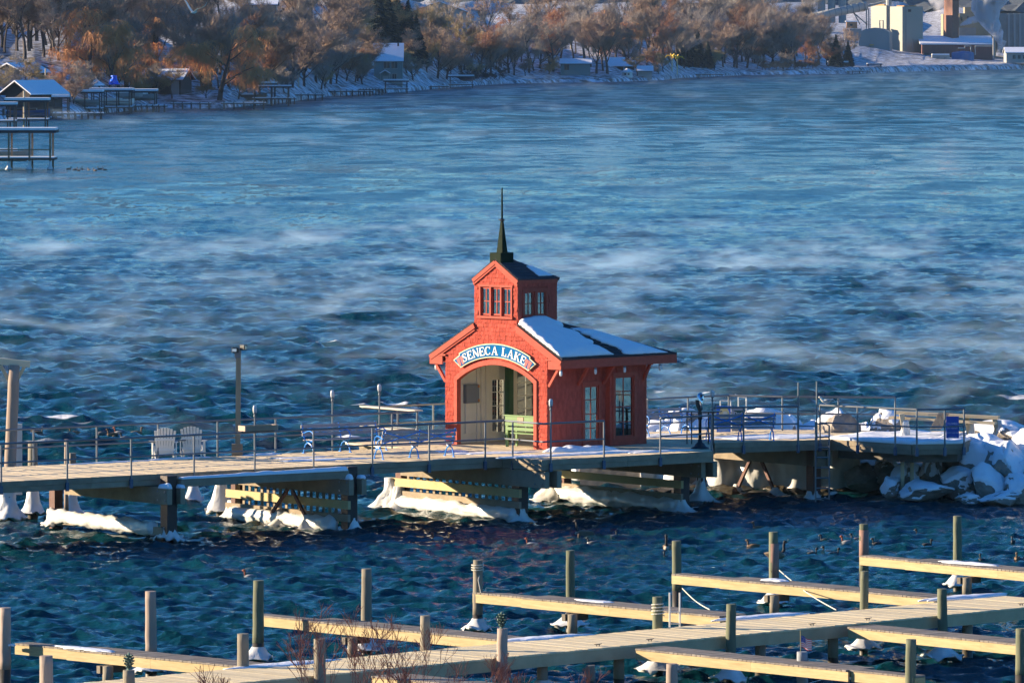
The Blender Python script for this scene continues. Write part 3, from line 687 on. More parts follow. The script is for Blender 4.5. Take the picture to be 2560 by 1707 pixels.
# ------------------------------------------------------------------ generic deck carpentry
def clip(poly, n, d, keep_less):
    out = []
    for i in range(len(poly)):
        a, b = poly[i], poly[(i + 1) % len(poly)]; fa, fb = a.dot(n) - d, b.dot(n) - d
        if keep_less: fa, fb = -fa, -fb
        if fa >= 0: out.append(a)
        if (fa >= 0) != (fb >= 0): out.append(a.lerp(b, fa / (fa - fb)))
    return out
rp_ = random.Random(11)
def planks(poly, d, wd, z1, th, m, parent, gap=.008, name='plank', jit=.004, endj=0.0):
    poly = [Vector((p[0], p[1])) for p in poly]; d = Vector((d[0], d[1])).normalized()
    lo = min(p.dot(d) for p in poly); hi = max(p.dot(d) for p in poly); k = lo; n = 0; stf = MB()
    while k < hi - .02:
        q = clip(clip(poly, d, k + gap / 2, False), d, min(k + wd - gap / 2, hi), True)
        if len(q) >= 3:
            dz = rp_.uniform(-jit, jit); b = MB() if n < 300 else stf
            if endj:
                c = sum(q, Vector((0, 0))) / len(q); e = Vector((-d.y, d.x)); q = [p + e * (endj * rp_.uniform(-1, 1) if False else 0) for p in q]
            b.prism(q, lambda p: Vector((p.x, p.y, z1 - th)), lambda p: Vector((p.x, p.y, z1 + dz)))
            if n < 300: b.build(name, m, parent, fix=True)
            n += 1
        k += wd
    if stf.v: stf.build('plank_rest', m, parent, kind='stuff')
def w3(p, z=None): return Vector((p[0], p[1], p[2] if z is None else z))
# pier frame: s along the pier, t across it (away from the camera)
PO_ = P(0, 1204, ZD); PE = (P(1257, 1141, ZD) - PO_).normalized(); PN = Vector((-PE.y, PE.x, 0)); prz = math.atan2(PE.y, PE.x)
def ST(s, t, z=ZD): q = PO_ + PE * s + PN * t; return Vector((q.x, q.y, z))
def s_at(x, t): q = on_line(x, ST(0, t), PE); return (q - PO_).dot(PE)
# ------------------------------------------------------------------ the pier
pier = empty('pier', ST(0, 0, 0), 0, 'long timber pier with plank deck crossing the lake to the breakwater', 'pier')
pier.location = (0, 0, 0)
SA0, SA1 = -4.5, 18.55
polyA = [ST(SA0, 0), ST(SA1, 0), ST(SA1, 5.3), ST(SA0, 5.3)]
planks(polyA, PE, .148, ZD, .045, M_DECK, pier)
bo0, bo1 = P(1014, 1027, ZD + 1.12), P(922, 1017, ZD + 1.12)
sB = (bo0 - PO_).dot(PE); tB = (bo1 - PO_).dot(PN)
polyP = [ST(SA1 + .003, -2), ST(25.3, -2), ST(27.85, 1.2), ST(27.85, tB), ST(SA1 + .003, tB)]
polyB = [ST(sB, 5.3), ST(SA1, 5.3), ST(SA1, tB), ST(sB, tB)]
pC = [P(1784.5, 1107, ZD), P(2071, 1098, ZD), P(2237, 1077, ZD), P(1822, 1072, ZD), ST(27.853, 7.2)]
pD = [P(2071.5, 1098, ZD - .02), P(2280, 1111, ZD - .02), P(2404, 1109, ZD - .02), P(2440, 1092, ZD - .02), P(2400, 1078, ZD - .02), P(2238, 1077, ZD - .02)]
deckP = empty('pavilion_platform', (0, 0, 0), 0, 'wide plank platform of the pier carrying the red pavilion', 'platform')
planks(polyP, PE, .148, ZD, .045, M_DECK, deckP); planks(polyB, PE, .148, ZD, .045, M_DECK, deckP)
deckC = empty('pier_deck', (0, 0, 0), 0, 'shorter plank deck behind the coin telescope with the swim ladder at its end', 'pier deck')
planks(pC, PE, .148, ZD, .045, M_DECK, deckC)
deckD = empty('round_deck', (0, 0, 0), 0, 'snow covered many sided deck end beside the boulders', 'deck')
planks(pD, PE, .148, ZD - .02, .045, M_DECK, deckD)
def fascia(a, b, parent, off=.03, zt=ZD + .004, h=.17, n=2, th=.05, m=M_BEAM, seg=3.6, stp=.02):
    a, b = w3(a, 0), w3(b, 0); d = (b - a); L = d.length; d.normalize(); out = Vector((d.y, -d.x, 0)); k = max(1, round(L / seg))
    for r_ in range(n):
        for i in range(k):
            p, q = a + d * (L * i / k + .003), a + d * (L * (i + 1) / k - .003); o = off - stp * r_ + rp_.uniform(0, .004)
            MB().beam(p + out * o + Vector((0, 0, zt - h * (r_ + .5))), q + out * o + Vector((0, 0, zt - h * (r_ + .5))), th, h - .006).build('fascia_board', m, parent)
fascia(ST(SA0, 0), ST(SA1 + .02, 0), pier); fascia(ST(SA1, 5.3), ST(SA0, 5.3), pier)
fascia(ST(SA1, .0), ST(SA1, -2.0), deckP); fascia(ST(SA1 - .05, -2), ST(25.3, -2), deckP); fascia(ST(25.3, -2), ST(27.85, 1.2), deckP); fascia(ST(27.85, tB), ST(sB, tB), deckP); fascia(ST(sB, tB), ST(sB, 5.3), deckP)
fascia(pC[0], pC[1], deckC); fascia(pC[2], pC[3], deckC)
for i in range(5): fascia(pD[i], pD[i + 1], deckD, zt=ZD - .016)
# joists under the deck
for j, tt in enumerate((.35, 1.4, 2.5, 3.6, 4.8)):
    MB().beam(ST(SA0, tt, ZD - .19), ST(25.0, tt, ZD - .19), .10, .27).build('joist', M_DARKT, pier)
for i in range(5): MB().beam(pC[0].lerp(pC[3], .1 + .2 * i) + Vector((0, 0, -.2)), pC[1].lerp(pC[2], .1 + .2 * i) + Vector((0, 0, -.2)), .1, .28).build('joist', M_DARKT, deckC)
dc = sum(pD, Vector()) / 6
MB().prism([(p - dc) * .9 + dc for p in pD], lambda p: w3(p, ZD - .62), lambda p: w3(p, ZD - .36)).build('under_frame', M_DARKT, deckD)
# ---- ice forms
def ice_blob(c, r0, r1, z0, z1, n=26, m=10, seed=0, flare=2.0, lump=.25, sx=1.0, sy=1.0, rz=0.0, b=None):
    """skirt of ice: narrow radius r1 at z1, flaring to r0 at z0"""
    b = b or MB(); rows = []; cr, sr = math.cos(rz), math.sin(rz)
    for j in range(m + 3):
        if j == 0: z, r = z0, r0 * .55
        elif j <= m + 1:
            f = (j - 1) / m; z = z0 + (z1 - z0) * (f ** 1.25) + (.0 if j > 1 else -.0); r = r1 + (r0 - r1) * ((1 - f) ** flare)
            if j == 1: z += .03
        else: z, r = z1 + .005, r1 * .3
        ring_ = []
        for i in range(n):
            t_ = 2 * math.pi * i / n; k = 1 + lump * 1.6 * mnoise.fractal(Vector((math.cos(t_) * 1.6 + seed * 3.1, math.sin(t_) * 1.6, z * 2.6 + seed)), .9, 2.1, 4)
            x, y = math.cos(t_) * r * k * sx, math.sin(t_) * r * k * sy
            dz = .16 * mnoise.fractal(Vector((math.cos(t_) * 4 + seed, math.sin(t_) * 4, 9)), .8, 2, 3) if j <= 1 else 0
            ring_.append((c[0] + x * cr - y * sr, c[1] + x * sr + y * cr, z + dz))
        rows.append(ring_)
    k0 = len(b.v); b.v += [p for r_ in rows for p in r_]
    for j in range(len(rows) - 1):
        for i in range(n): i2 = (i + 1) % n; b.f.append((k0 + j * n + i, k0 + j * n + i2, k0 + (j + 1) * n + i2, k0 + (j + 1) * n + i))
    b.f.append(tuple(k0 + i for i in range(n - 1, -1, -1))); b.f.append(tuple(k0 + (len(rows) - 1) * n + i for i in range(n)))
    return b
def ice_log(a, c, r, z, squash=1.0, seed=0, n=20, k=60, b=None, drop=.1):
    b = b or MB(); a, c = Vector(a), Vector(c); pts = []; rr = []
    d = (c - a).normalized(); sd_ = Vector((d.y, -d.x, 0)); k0 = len(b.v)
    for i in range(k + 1):
        f = i / k; p = a.lerp(c, f); ro = r * (1 + .22 * rnz(f * 9, seed)) * (.5 if i in (0, k) else 1)
        for j in range(n):
            t_ = 2 * math.pi * j / n; kk = ro * (1 + .38 * mnoise.fractal(Vector((f * 12 + seed, math.cos(t_) * 1.6, math.sin(t_) * 1.6)), .8, 2.1, 4))
            v = p + sd_ * math.cos(t_) * kk * .8 + Vector((0, 0, math.sin(t_) * kk * squash)); v.z = max(v.z, z - drop - .10 * rnz(f * 34, seed, math.cos(t_))); b.v.append(tuple(v))
    for i in range(k):
        for j in range(n): j2 = (j + 1) % n; b.f.append((k0 + i * n + j, k0 + i * n + j2, k0 + (i + 1) * n + j2, k0 + (i + 1) * n + j))
    b.f.append(tuple(k0 + j for j in range(n - 1, -1, -1))); b.f.append(tuple(k0 + k * n + j for j in range(n)))
    return b
# ---- bents
def pile_box(p, w_, ztop, parent, m=M_RUST):
    MB().box((p.x, p.y, (ztop - 1.5) / 2), (w_, w_, ztop + 1.5), prz).build('pile', m, parent)
M_NEARB = mat('near black steel pile', (0.016, 0.010, 0.009), 0.6, col2=(0.05, 0.022, 0.016), scale=2.5, bump=0.4, bscale=14)
def bent(xn, xf, tn, cap, slats=None, brace=False, boards=(), ice=None, zc=(1.14, 1.64), pw=.30):
    """xn, xf photo columns of the near and far pile; tn offset of the near pile; cap (t0, t1)"""
    s0 = s_at(xn, tn); tf = (on_line(xf, ST(s0, 0), PN) - PO_).dot(PN)
    be = empty('pier_bent', (0, 0, 0)); be.parent = pier
    pile_box(ST(s0, tn), .36, 1.98, be, M_NEARB); pile_box(ST(s0, tf), pw, 1.64, be)
    for o in (-.24, .24): MB().beam(ST(s0 + o, cap[0], (zc[0] + zc[1]) / 2), ST(s0 + o, cap[1], (zc[0] + zc[1]) / 2), .17, zc[1] - zc[0]).build('cap_beam', M_BEAM, be)
    b = MB()
    for z_ in (zc[0] + .12, zc[1] - .12):
        for t_ in (cap[0] + .12, cap[0] + .5): b.tube([ST(s0 - .335, t_, z_), ST(s0 - .355, t_, z_)], .03, 8)
    b.build('bolt', M_STEEL, be)
    if slats:
        n = 17
        for i in range(n):
            t_ = tn + .35 + (tf - tn - .7) * i / (n - 1); MB().box(ST(s0, t_, .35), (.035, .115, 1.75), prz).build('slat', M_BEAM, be)
    for (z_, h_, o) in boards:
        MB().beam(ST(s0 - .17 - o, tn - .25, z_), ST(s0 - .17 - o, tf + .35, z_), .09, h_).build('wale', M_BEAM if z_ < .8 else mat('greenish pine wale', (.42, .33, .15), .8, col2=(.56, .45, .22), scale=2, bump=.3, bscale=12), be)
    if brace:
        tm = (tn + tf) / 2 - .3
        for sg in (-1, 1): MB().beam(ST(s0 - .32, tm + sg * .12, zc[0]), ST(s0 - .38, tm + sg * 1.15, .12), .07, .10).build('brace', M_RUST, be)
    return s0, tf, be
def tl(o, label, cat='ice', group=None): return tag(o, label, cat, group)
s1_, tf1, be1 = bent(422, 140, -.55, (-.95, 4.6))
MB().beam(ST(s1_ - .2, -.55, .32), ST(s1_ - .2, tf1, .32), .12, .22).build('low_beam', M_BEAM, be1)
b = ice_log(ST(s1_ - .2, -.1, .36), ST(s1_ - .2, tf1 + .1, .42), .21, .1, 1.05, 1, drop=-.06)
tl(b.build('beam_ice', M_ICE, smooth=True), 'white ice log frozen round the low beam between the two leftmost rusty piles')
tl(ice_blob(ST(s1_, -.55), .50, .17, .08, .45, seed=4).build('ice_skirt', M_ICE, smooth=True), 'grey ice skirt round the rusty pile at the near end of the ice log')
tl(ice_blob(ST(s1_, tf1), .52, .17, .12, .55, seed=9).build('ice_skirt', M_ICE, smooth=True), 'bright ice skirt round the rusty pile at the far end of the low ice log')
s2_, tf2, be2 = bent(873, 594, -.55, (-1.0, 4.9), slats=True, brace=True, boards=((.82, .25, 0), (.42, .22, .01)))
b = ice_log(ST(s2_ - .25, -.2, .18), ST(s2_ - .25, tf2, .22), .23, .0, 1.0, 5, drop=.05)
ice_blob(ST(s2_ - .35, 1.2), .55, .10, -.05, .42, seed=2, b=b); ice_blob(ST(s2_ - .35, 2.6), .55, .10, -.05, .45, seed=6, b=b)
ice_blob(ST(s2_, tf2 + .2), .70, .17, -.05, .6, seed=7, b=b); ice_blob(ST(s2_ + .1, -.55), .52, .17, -.05, .42, seed=8, b=b)
tl(b.build('fender_ice', M_ICE, smooth=True), 'thick lumpy ice along the foot of the slatted fender with V brace')
s3_, tf3, be3 = bent(1300, 1005, -.45, (-2.15, 5.4), slats=True, boards=((.88, .26, 0), (.52, .2, .01)), zc=(1.12, 1.64))
b = ice_log(ST(s3_ - .22, -.5, .20), ST(s3_ - .22, tf3 + .2, .26), .22, .02, 1.0, 15, drop=.0)
ice_blob(ST(s3_ - .15, tf3 + .35), .75, .22, .0, 1.0, seed=17, b=b); ice_blob(ST(s3_ - .2, tf3 - .1), .5, .15, .0, .75, seed=18, b=b); ice_blob(ST(s3_, -.5), .45, .15, -.03, .4, seed=19, b=b)
tl(b.build('fender_ice', M_ICE, smooth=True), 'smooth band of ice under the slatted fender left of the pavilion corner')
s4_, tf4, be4 = bent(1704, 1412, -.2, (-1.6, 5.4), boards=((.86, .24, 0), (.45, .24, .01)))
b = ice_log(ST(s4_ - .22, -.3, .12), ST(s4_ - .22, tf4 + .1, .24), .30, .0, .9, 25, drop=.02)
ice_blob(ST(s4_ - .15, tf4 + .5), .75, .25, -.02, .72, seed=27, b=b, sy=1.5); ice_blob(ST(s4_ - .15, -.3), .65, .17, -.03, .38, seed=29, b=b)
tl(b.build('fender_ice', M_ICE, smooth=True), 'long ice bank frozen under the two open wales right of the pavilion')
# last bent by the ladder, with splayed braces
s5_ = s_at(2034, 1.0)
pb = empty('pier_bent', (0, 0, 0)); pb.parent = pier
q5 = ST(s5_, 1.0); q5f = on_line(1764, q5, PN)
pile_box(q5, .34, 1.9, pb)
MB().beam(w3(q5, 1.36) - PN * .4, w3(q5f, 1.36), .34, .5).build('cap_beam', M_BEAM, pb)
MB().beam(w3(q5, 1.36) - PN * .4 + PE * .35, w3(q5f, 1.36) + PE * .35, .2, .5).build('cap_beam', M_BEAM, pb)
for x0, x1 in ((1876, 1842), (1903, 1938)):
    a_ = on_line(x0, q5, PN); c_ = on_line(x1, q5, PN); MB().beam(w3(a_, 1.15), w3(c_, .1), .08, .11).build('brace', M_RUST, pb)
    tl(ice_blob(c_, .5, .08, -.02, .3, seed=x0, flare=1.4).build('ice_pad', M_ICE, smooth=True), 'round ice pad at the foot of the %s splayed brace before the ice wall' % ('left' if x0 == 1876 else 'right'))
b = ice_blob(q5, .45, .2, -.02, .3, seed=31, flare=1.5); ice_blob(q5 + Vector((.65, 0, 0)), .42, .1, -.02, .28, seed=33, b=b, flare=1.5)
tl(b.build('ice_pad', M_ICE, smooth=True), 'pair of low ice cones at the foot of the swim ladder')
p6 = on_line(1754, ST(0, 2.2), PE); pile_box(p6, .22, 1.2, pb)
tl(ice_blob(p6, .6, .12, .0, .85, seed=35).build('ice_skirt', M_ICE, smooth=True), 'ice cone round the thin pile left of the big ice wall')
# snow capped outrigger beam between the first two caps
og = MB().beam(ST(s1_ + .25, -.72, 1.76), ST(s2_ - .22, -.72, 1.76), .26, .23).build('outrigger_beam', M_BEAM); tag(og, 'heavy grey beam with a snow ridge on top slung along the pier front', 'beam')
def ridge(a, c, w_, h_, seed, k=60):
    def f(u, v):
        p = Vector(a).lerp(Vector(c), u); d = (Vector(c) - Vector(a)).normalized(); sd_ = Vector((d.y, -d.x, 0))
        return p + sd_ * (v - .5) * w_ * (1 + .2 * rnz(u * 20, seed)), Vector((0, 0, 1))
    return f
snow_sheet('snow_ridge', ridge(ST(s1_ + .3, -.72, 1.875), ST(s2_ - .25, -.72, 1.875), .24, 0, 3), 70, 4, lambda u, v: (.045 + .05 * max(0, rnz(u * 9, 3)) + .05 * u) * (.35 + math.sin(math.pi * v)), og)
def mound(name, c, rx, ry, h, seed, parent=None, label=None, rz=0.0, m=M_SNOW, cat='snow', n=28, k=7, z=None, rough=.35, pw=.5):
    b = MB(); z = c[2] if z is None else z; b.v.append((c[0], c[1], z + h)); cr, sr = math.cos(rz), math.sin(rz)
    for j in range(1, k + 2):
        f = min(1.0, j / k)
        for i in range(n):
            t_ = 2 * math.pi * i / n; kk = 1 + rough * mnoise.fractal(Vector((math.cos(t_) * 1.3 + seed * 1.7, math.sin(t_) * 1.3, seed)), 1.0, 2.0, 3)
            x, y = math.cos(t_) * rx * f * kk, math.sin(t_) * ry * f * kk
            hh_ = h * max(0, 1 - f ** 2.2) ** pw * (1 + .5 * rnz(x * 3 + seed, y * 3)) if j <= k - 1 else (.004 if j == k else -.03)
            b.v.append((c[0] + x * cr - y * sr, c[1] + x * sr + y * cr, z + hh_))
    for i in range(n): b.f.append((0, 1 + i, 1 + (i + 1) % n))
    for j in range(k):
        for i in range(n):
            a_ = 1 + j * n; i2 = (i + 1) % n; b.f.append((a_ + i, a_ + n + i, a_ + n + i2, a_ + i2))
    b.f.append(tuple(1 + k * n + i for i in range(n)))
    o = b.build(name, m, parent, smooth=True)
    if label: tag(o, label, cat)
    return o
for s_, tc_ in ((s1_, -.75), (s2_, -.78)):
    b_ = be1 if s_ == s1_ else be2
    mound('cap_snow', ST(s_ - .25, tc_, 1.64), .13, .28, .13, 3, b_, rz=prz); mound('cap_snow', ST(s_ + .27, tc_, 1.64), .12, .25, .09, 8, b_, rz=prz)
# ------------------------------------------------------------------ railings
RH = 1.12
def railing(pts, label, posts=None, brackets=True, h=RH, mids=(.56,), zb=ZD, top=True, cat='railing', out=.0, group=None):
    g = empty('pipe_railing', (0, 0, 0), 0, label, cat, group); pts = [w3(p, zb) for p in pts]
    for a, c in zip(pts, pts[1:]):
        MB().tube([a + Vector((0, 0, h)), c + Vector((0, 0, h))], .032, 8).build('top_rail', M_STEEL, g)
        for m_ in mids: MB().tube([a + Vector((0, 0, m_)), c + Vector((0, 0, m_))], .026, 8).build('mid_rail', M_STEEL, g)
    for p in (posts or pts):
        ht = p[3] if len(p) > 3 else h; q = w3(p, zb)
        MB().tube([q + Vector((0, 0, -.12 if brackets else 0)), q + Vector((0, 0, ht))], .03, 8).build('post', M_STEEL, g)
        if brackets: MB().box(q + Vector((0, -.03, -.24)), (.11, .05, .26), prz).build('post_bracket', mat('blue grey steel bracket', (.07, .10, .16), .5, metal=.3), g)
    return g
def fp(xs, t, zb=ZD, line=None):
    return [on_line(x, ST(0, t), PE) for x in xs]
F0 = -.08
xsA = (-160, 3, 168, 328, 485, 637, 784, 931, 1073, 1213)
railing([ST(SA0, F0), ST(SA1, F0)], 'grey pipe railing along the near edge of the pier left of the pavilion', fp(xsA, F0))
xb = (-80, 84, 242, 395, 544, 689, 980)
railing([ST(SA0, 5.35), ST(sB - .05, 5.35)], 'grey pipe railing along the far edge of the pier behind the two white chairs', fp(xb, 5.35))
cA, cB_ = ST(SA1, F0), ST(SA1, -2.06)
q1 = on_line(1510, ST(0, -2.06), PE)
railing([cA, cB_, q1], 'grey pipe railing turning the corner in front of the pavilion', [cA.lerp(cB_, .22), on_line(1377, ST(0, -2.06), PE), q1])
q2, q3 = on_line(1651, ST(0, -2.06), PE), ST(25.25, -2.06)
q3 = P(1779, 1127, ZD)
railing([q2, q3], 'short grey pipe railing in front of the coin telescope', [q2, q3])
ps = [P(1783, 1106, ZD), P(1859, 1105, ZD), P(1995, 1102.5, ZD)]
railing([ps[0], ps[2]], 'grey pipe railing before the blue bench right of the telescope', ps)
pt = [P(1996, 1103, ZD), P(2042, 1101.5, ZD)]
g = empty('tall_post_pair', (0, 0, 0), 0, 'two tall thin steel posts flanking the swim ladder opening', 'posts')
for p in pt: MB().tube([p + Vector((0, 0, -.3)), p + Vector((0, 0, 1.9 if p is pt[0] else 1.92))], .026, 8).build('post', M_STEEL, g)
for z_ in (1.12, .62): MB().tube([pt[0] + Vector((0, 0, z_ - .12)), pt[1] + Vector((0, 0, z_ - .16))], .02, 8).build('rail', M_STEEL, g)
dz_ = [P(x, y, ZD) for x, y in ((2050, 1099), (2144, 1104), (2238, 1108.5), (2292, 1111), (2362, 1110), (2410, 1108))]
railing(dz_, 'grey pipe railing round the snowy deck end with the blue sign', dz_)
bkx = [P(1618, 1084, ZD), P(1720, 1077, ZD), P(1822, 1073, ZD), P(1956, 1076, ZD), P(2096, 1077, ZD), P(2238, 1078, ZD)]
railing(bkx, 'grey pipe railing on the far side between the pavilion and the boulders', bkx, brackets=False)
bo = [ST(sB + .04, 5.35), ST(sB + .04, tB - .05), ST(SA1 + 4, tB - .05)]
railing(bo, 'brown grey pipe railing round the lookout left of the pavilion', [bo[0], bo[0].lerp(bo[1], .35), on_line(1083, bo[1], PE)])
# viewing ledges on the lookout rail
g = empty('lookout_ledge', (0, 0, 0), 0, 'pale slanting ledge boards on the lookout rail left of the pavilion', 'ledge')
for z_ in (1.15, .50): MB().beam(bo[0] + Vector((.05, 0, z_)), bo[1] + Vector((.05, 0, z_ + .01)), .32, .045).build('board', mat('pale ledge board', (.55, .5, .4), .7, var=.15, scale=4), g)
# ------------------------------------------------------------------ jar lamps on thin posts
def lamp_post(p, ztop, label):
    g = empty('lamp_post', p, 0, label, 'lamp post', 'thin lamp posts along the pier')
    MB().tube([(0, 0, -.1), (0, 0, ztop - .30)], .024, 8).build('post', M_STEEL, g)
    c_ = MB().lathe((0, 0, ztop - .30), [(.03, -.06), (.045, -.03), (.03, .0), (.028, .04), (.05, .06), (.055, .09)], 10).build('lamp_cap', M_STEEL, g, smooth=True)
    l_ = MB().lathe((0, 0, ztop - .21), [(.05, 0), (.062, .03), (.062, .14), (.045, .2), (.015, .21)], 12).build('lamp_glass', M_LAMPG, g, smooth=True)
    b = MB()
    for k in range(6):
        a_ = k * math.pi / 3; b.tube([(math.cos(a_) * .064, math.sin(a_) * .064, ztop - .2), (math.cos(a_) * .066, math.sin(a_) * .066, ztop - .08), (math.cos(a_) * .04, math.sin(a_) * .04, ztop)], .004, 4)
    for z_ in (.05, .12): b.tube([(math.cos(k * math.pi / 6) * .067, math.sin(k * math.pi / 6) * .067, ztop - .21 + z_) for k in range(13)], .004, 4)
    b.build('lamp_cage', M_STEEL, l_)
for x, t, yt, lb in ((637, F0, 1013, 'thin lamp post rising through the wooden tray on the near rail'), (831, 5.42, 975, 'thin lamp post on the far rail behind the longer blue bench'),
                     (948.5, 5.42, 960, 'taller thin lamp post beside the lookout ledge'), (1377, -2.1, 997, 'thin lamp post in front of the pavilion corner'), (1781, 1.1, 975, 'thin lamp post just right of the coin telescope')):
    p = on_line(x, ST(0, t), PE)
    if x == 1781: p = P(1781, 1107, ZD)
    s_ = FPX / p.y; lamp_post(p, CAMH - (yt - HZ) / s_ - ZD, lb)
# wooden tray on the near rail
p = on_line(605, ST(0, F0), PE); q = on_line(686, ST(0, F0), PE)
g = empty('rail_tray', w3((p + q) / 2, ZD + 1.2), math.atan2((q - p).y, (q - p).x), 'weathered wooden box tray fixed on the near rail around the lamp post', 'tray'); L_ = (q - p).length
MB().box((0, 0, 0), (L_, .34, .03)).build('bottom', M_BEAM, g)
for sx in (-1, 1): MB().box((sx * L_ / 2, 0, .05), (.03, .36, .16)).build('end_board', mat('pinkish sunlit board', (.5, .36, .26), .8, var=.2, scale=5), g); MB().box((0, sx * .17, .05), (L_ - .03, .03, .16)).build('side_board', M_BEAM, g)  # end boards coloured paler and pinker to stand for sun on the end face
# ------------------------------------------------------------------ flood light pole
p = P(593, 1139, ZD); p.z = 0
g = empty('floodlight_pole', p, 0, 'tall square wooden pole with two black floodlights on the far pier edge', 'light pole')
zt_ = CAMH - (884 - HZ) / (FPX / p.y)
MB().beam((0, 0, -1), (.04, 0, zt_), .15, .15).build('pole', mat('pale weathered post', (.20, .165, .11), .8, col2=(.32, .27, .18), scale=2, stretch=(1, 1, .3), bump=.3), g)
MB().box((0, -.02, 2.12), (.34, .2, .5)).build('pole_sleeve', M_BEAM, g)
MB().box((.02, -.02, zt_ + .02), (.2, .18, .3)).build('pole_head', M_STEEL, g)
for dx, dz2, rz_ in ((-.06, .12, .3), (.2, .2, -.8)):
    l_ = MB().box((dx, -.15, zt_ + dz2), (.2, .12, .17), rz_).build('floodlight', M_BLACK, g); MB().box((dx - .02 + (.06 if dx > 0 else 0), -.225, zt_ + dz2), (.13, .02, .09), rz_).build('lens', M_CHROME, l_)
# ------------------------------------------------------------------ benches
def park_bench(p, rz, L, label, arms=True, xback=True):
    """seat faces local -y when rz=0 ... back along +y"""
    g = empty('park_bench', p, rz, label, 'bench', 'blue iron park benches with slats')
    for k in range(4): MB().beam((-L / 2, -.24 + .125 * k, .44 - .012 * abs(k - 1)), (L / 2, -.24 + .125 * k, .44 - .012 * abs(k - 1)), .105, .03).build('seat_slat', M_SLAT, g)
    for k in range(3): MB().beam((-L / 2, .235 + .035 * k, .58 + .125 * k), (L / 2, .235 + .035 * k, .58 + .125 * k), .03, .10).build('back_slat', M_SLAT, g)
    xs = (-L / 2 + .06, 0, L / 2 - .06)
    for x in xs:
        b = MB()
        def arcp(cx, cz, r, a0, a1, n=8): return [(x, cx + r * math.cos(R(a0 + (a1 - a0) * i / n)), cz + r * math.sin(R(a0 + (a1 - a0) * i / n))) for i in range(n + 1)]
        b.tube([(x, -.30, 0), (x, -.27, .12), (x, -.17, .27), (x, .0, .34), (x, .14, .27), (x, .22, .12), (x, .24, 0)], .021, 6)
        b.tube([(x, -.28, .41), (x, -.1, .40), (x, .0, .34), (x, .12, .41), (x, .2, .44), (x, .24, .6), (x, .33, .9)], .021, 6)
        b.tube([(x, -.24, .40), (x, -.10, .33), (x, .0, .34)], .018, 6)
        for yy in (-.31, .25): b.box((x, yy, .012), (.05, .10, .024))
        if arms: b.tube([(x, -.27, .42), (x, -.30, .55), (x, -.24, .66), (x, -.1, .71), (x, .08, .68), (x, .24, .62)], .02, 6)
        b.build('iron_frame', M_BLUE, g)
    if xback:
        for i in range(2):
            b = MB(); x0, x1 = xs[i], xs[i + 1]
            for z0, z1 in ((.50, .84), (.84, .50)): b.tube([(x0, .25 + (z0 - .5) * .27 + .035, z0), ((x0 + x1) / 2, .335, .67), (x1, .25 + (z1 - .5) * .27 + .035, z1)], .018, 6)
            b.build('cross_bar', M_BLUE, g)
    return g
def on_deck(x0, y0, x1, y1): a, c = P(x0, y0, ZD), P(x1, y1, ZD); return a, c, math.atan2((c - a).y, (c - a).x)
a, c, r_ = on_deck(765, 1133, 948, 1124); park_bench((a + c) / 2 + PN * -.1, r_, (c - a).length + .1, 'blue iron bench with mauve slats facing the viewer by the far rail')
a, c, r_ = on_deck(952, 1148, 1130, 1141); park_bench((a + c) / 2 + PN * .1, r_ + math.pi, (c - a).length + .1, 'blue iron bench with crossed bars on its back just left of the pavilion')
a, c, r_ = on_deck(1612, 1092, 1712, 1087); park_bench((a + c) / 2, r_, 1.9, 'blue iron bench half hidden behind the right side of the pavilion')
a, c, r_ = on_deck(1770, 1104, 1932, 1102); park_bench((a + c) / 2 + Vector((0, .35, 0)), r_ + math.pi, (c - a).length + .1, 'blue iron bench seen from behind before the two sign boards')
# ------------------------------------------------------------------ adirondack chairs (backs to the viewer)
def adirondack(p, rz, label):
    g = empty('adirondack_chair', p, rz, label, 'chair', 'white slatted garden chairs on the pier')
    for k in range(7):
        x = -.27 + .09 * k; t_ = math.sqrt(max(0, 1 - (x / .36) ** 2)); MB().beam((x * .8, -.16, .12), (x * 1.12, -.42, .72 + .27 * t_), .074, .02, up=(0, 1, 0)).build('back_slat', M_WHITE, g)
    for z_, y_ in ((.3, -.26), (.62, -.36)): MB().box((0, y_ + .03, z_), (.62, .03, .07)).build('cross_rail', M_WHITE, g)
    for sx in (-1, 1):
        MB().box((sx * .36, .12, .53), (.13, .72, .025)).build('arm', M_WHITE, g); MB().box((sx * .33, .38, .26), (.03, .10, .52)).build('leg', M_WHITE, g)
        MB().beam((sx * .30, -.42, .10), (sx * .30, .42, .34), .03, .13).build('leg', M_WHITE, g); MB().box((sx * .36, -.22, .3), (.03, .09, .46)).build('arm_support', M_WHITE, g)
    for k in range(5): MB().box((0, .42 - .11 * k, .36 - .032 * k), (.6, .09, .02)).build('seat_slat', M_WHITE, g)
adirondack(P(410, 1147, ZD), R(8), 'left white slatted garden chair with fan back facing the lake'); adirondack(P(482, 1143.5, ZD), R(-4), 'right white slatted garden chair with fan back facing the lake')
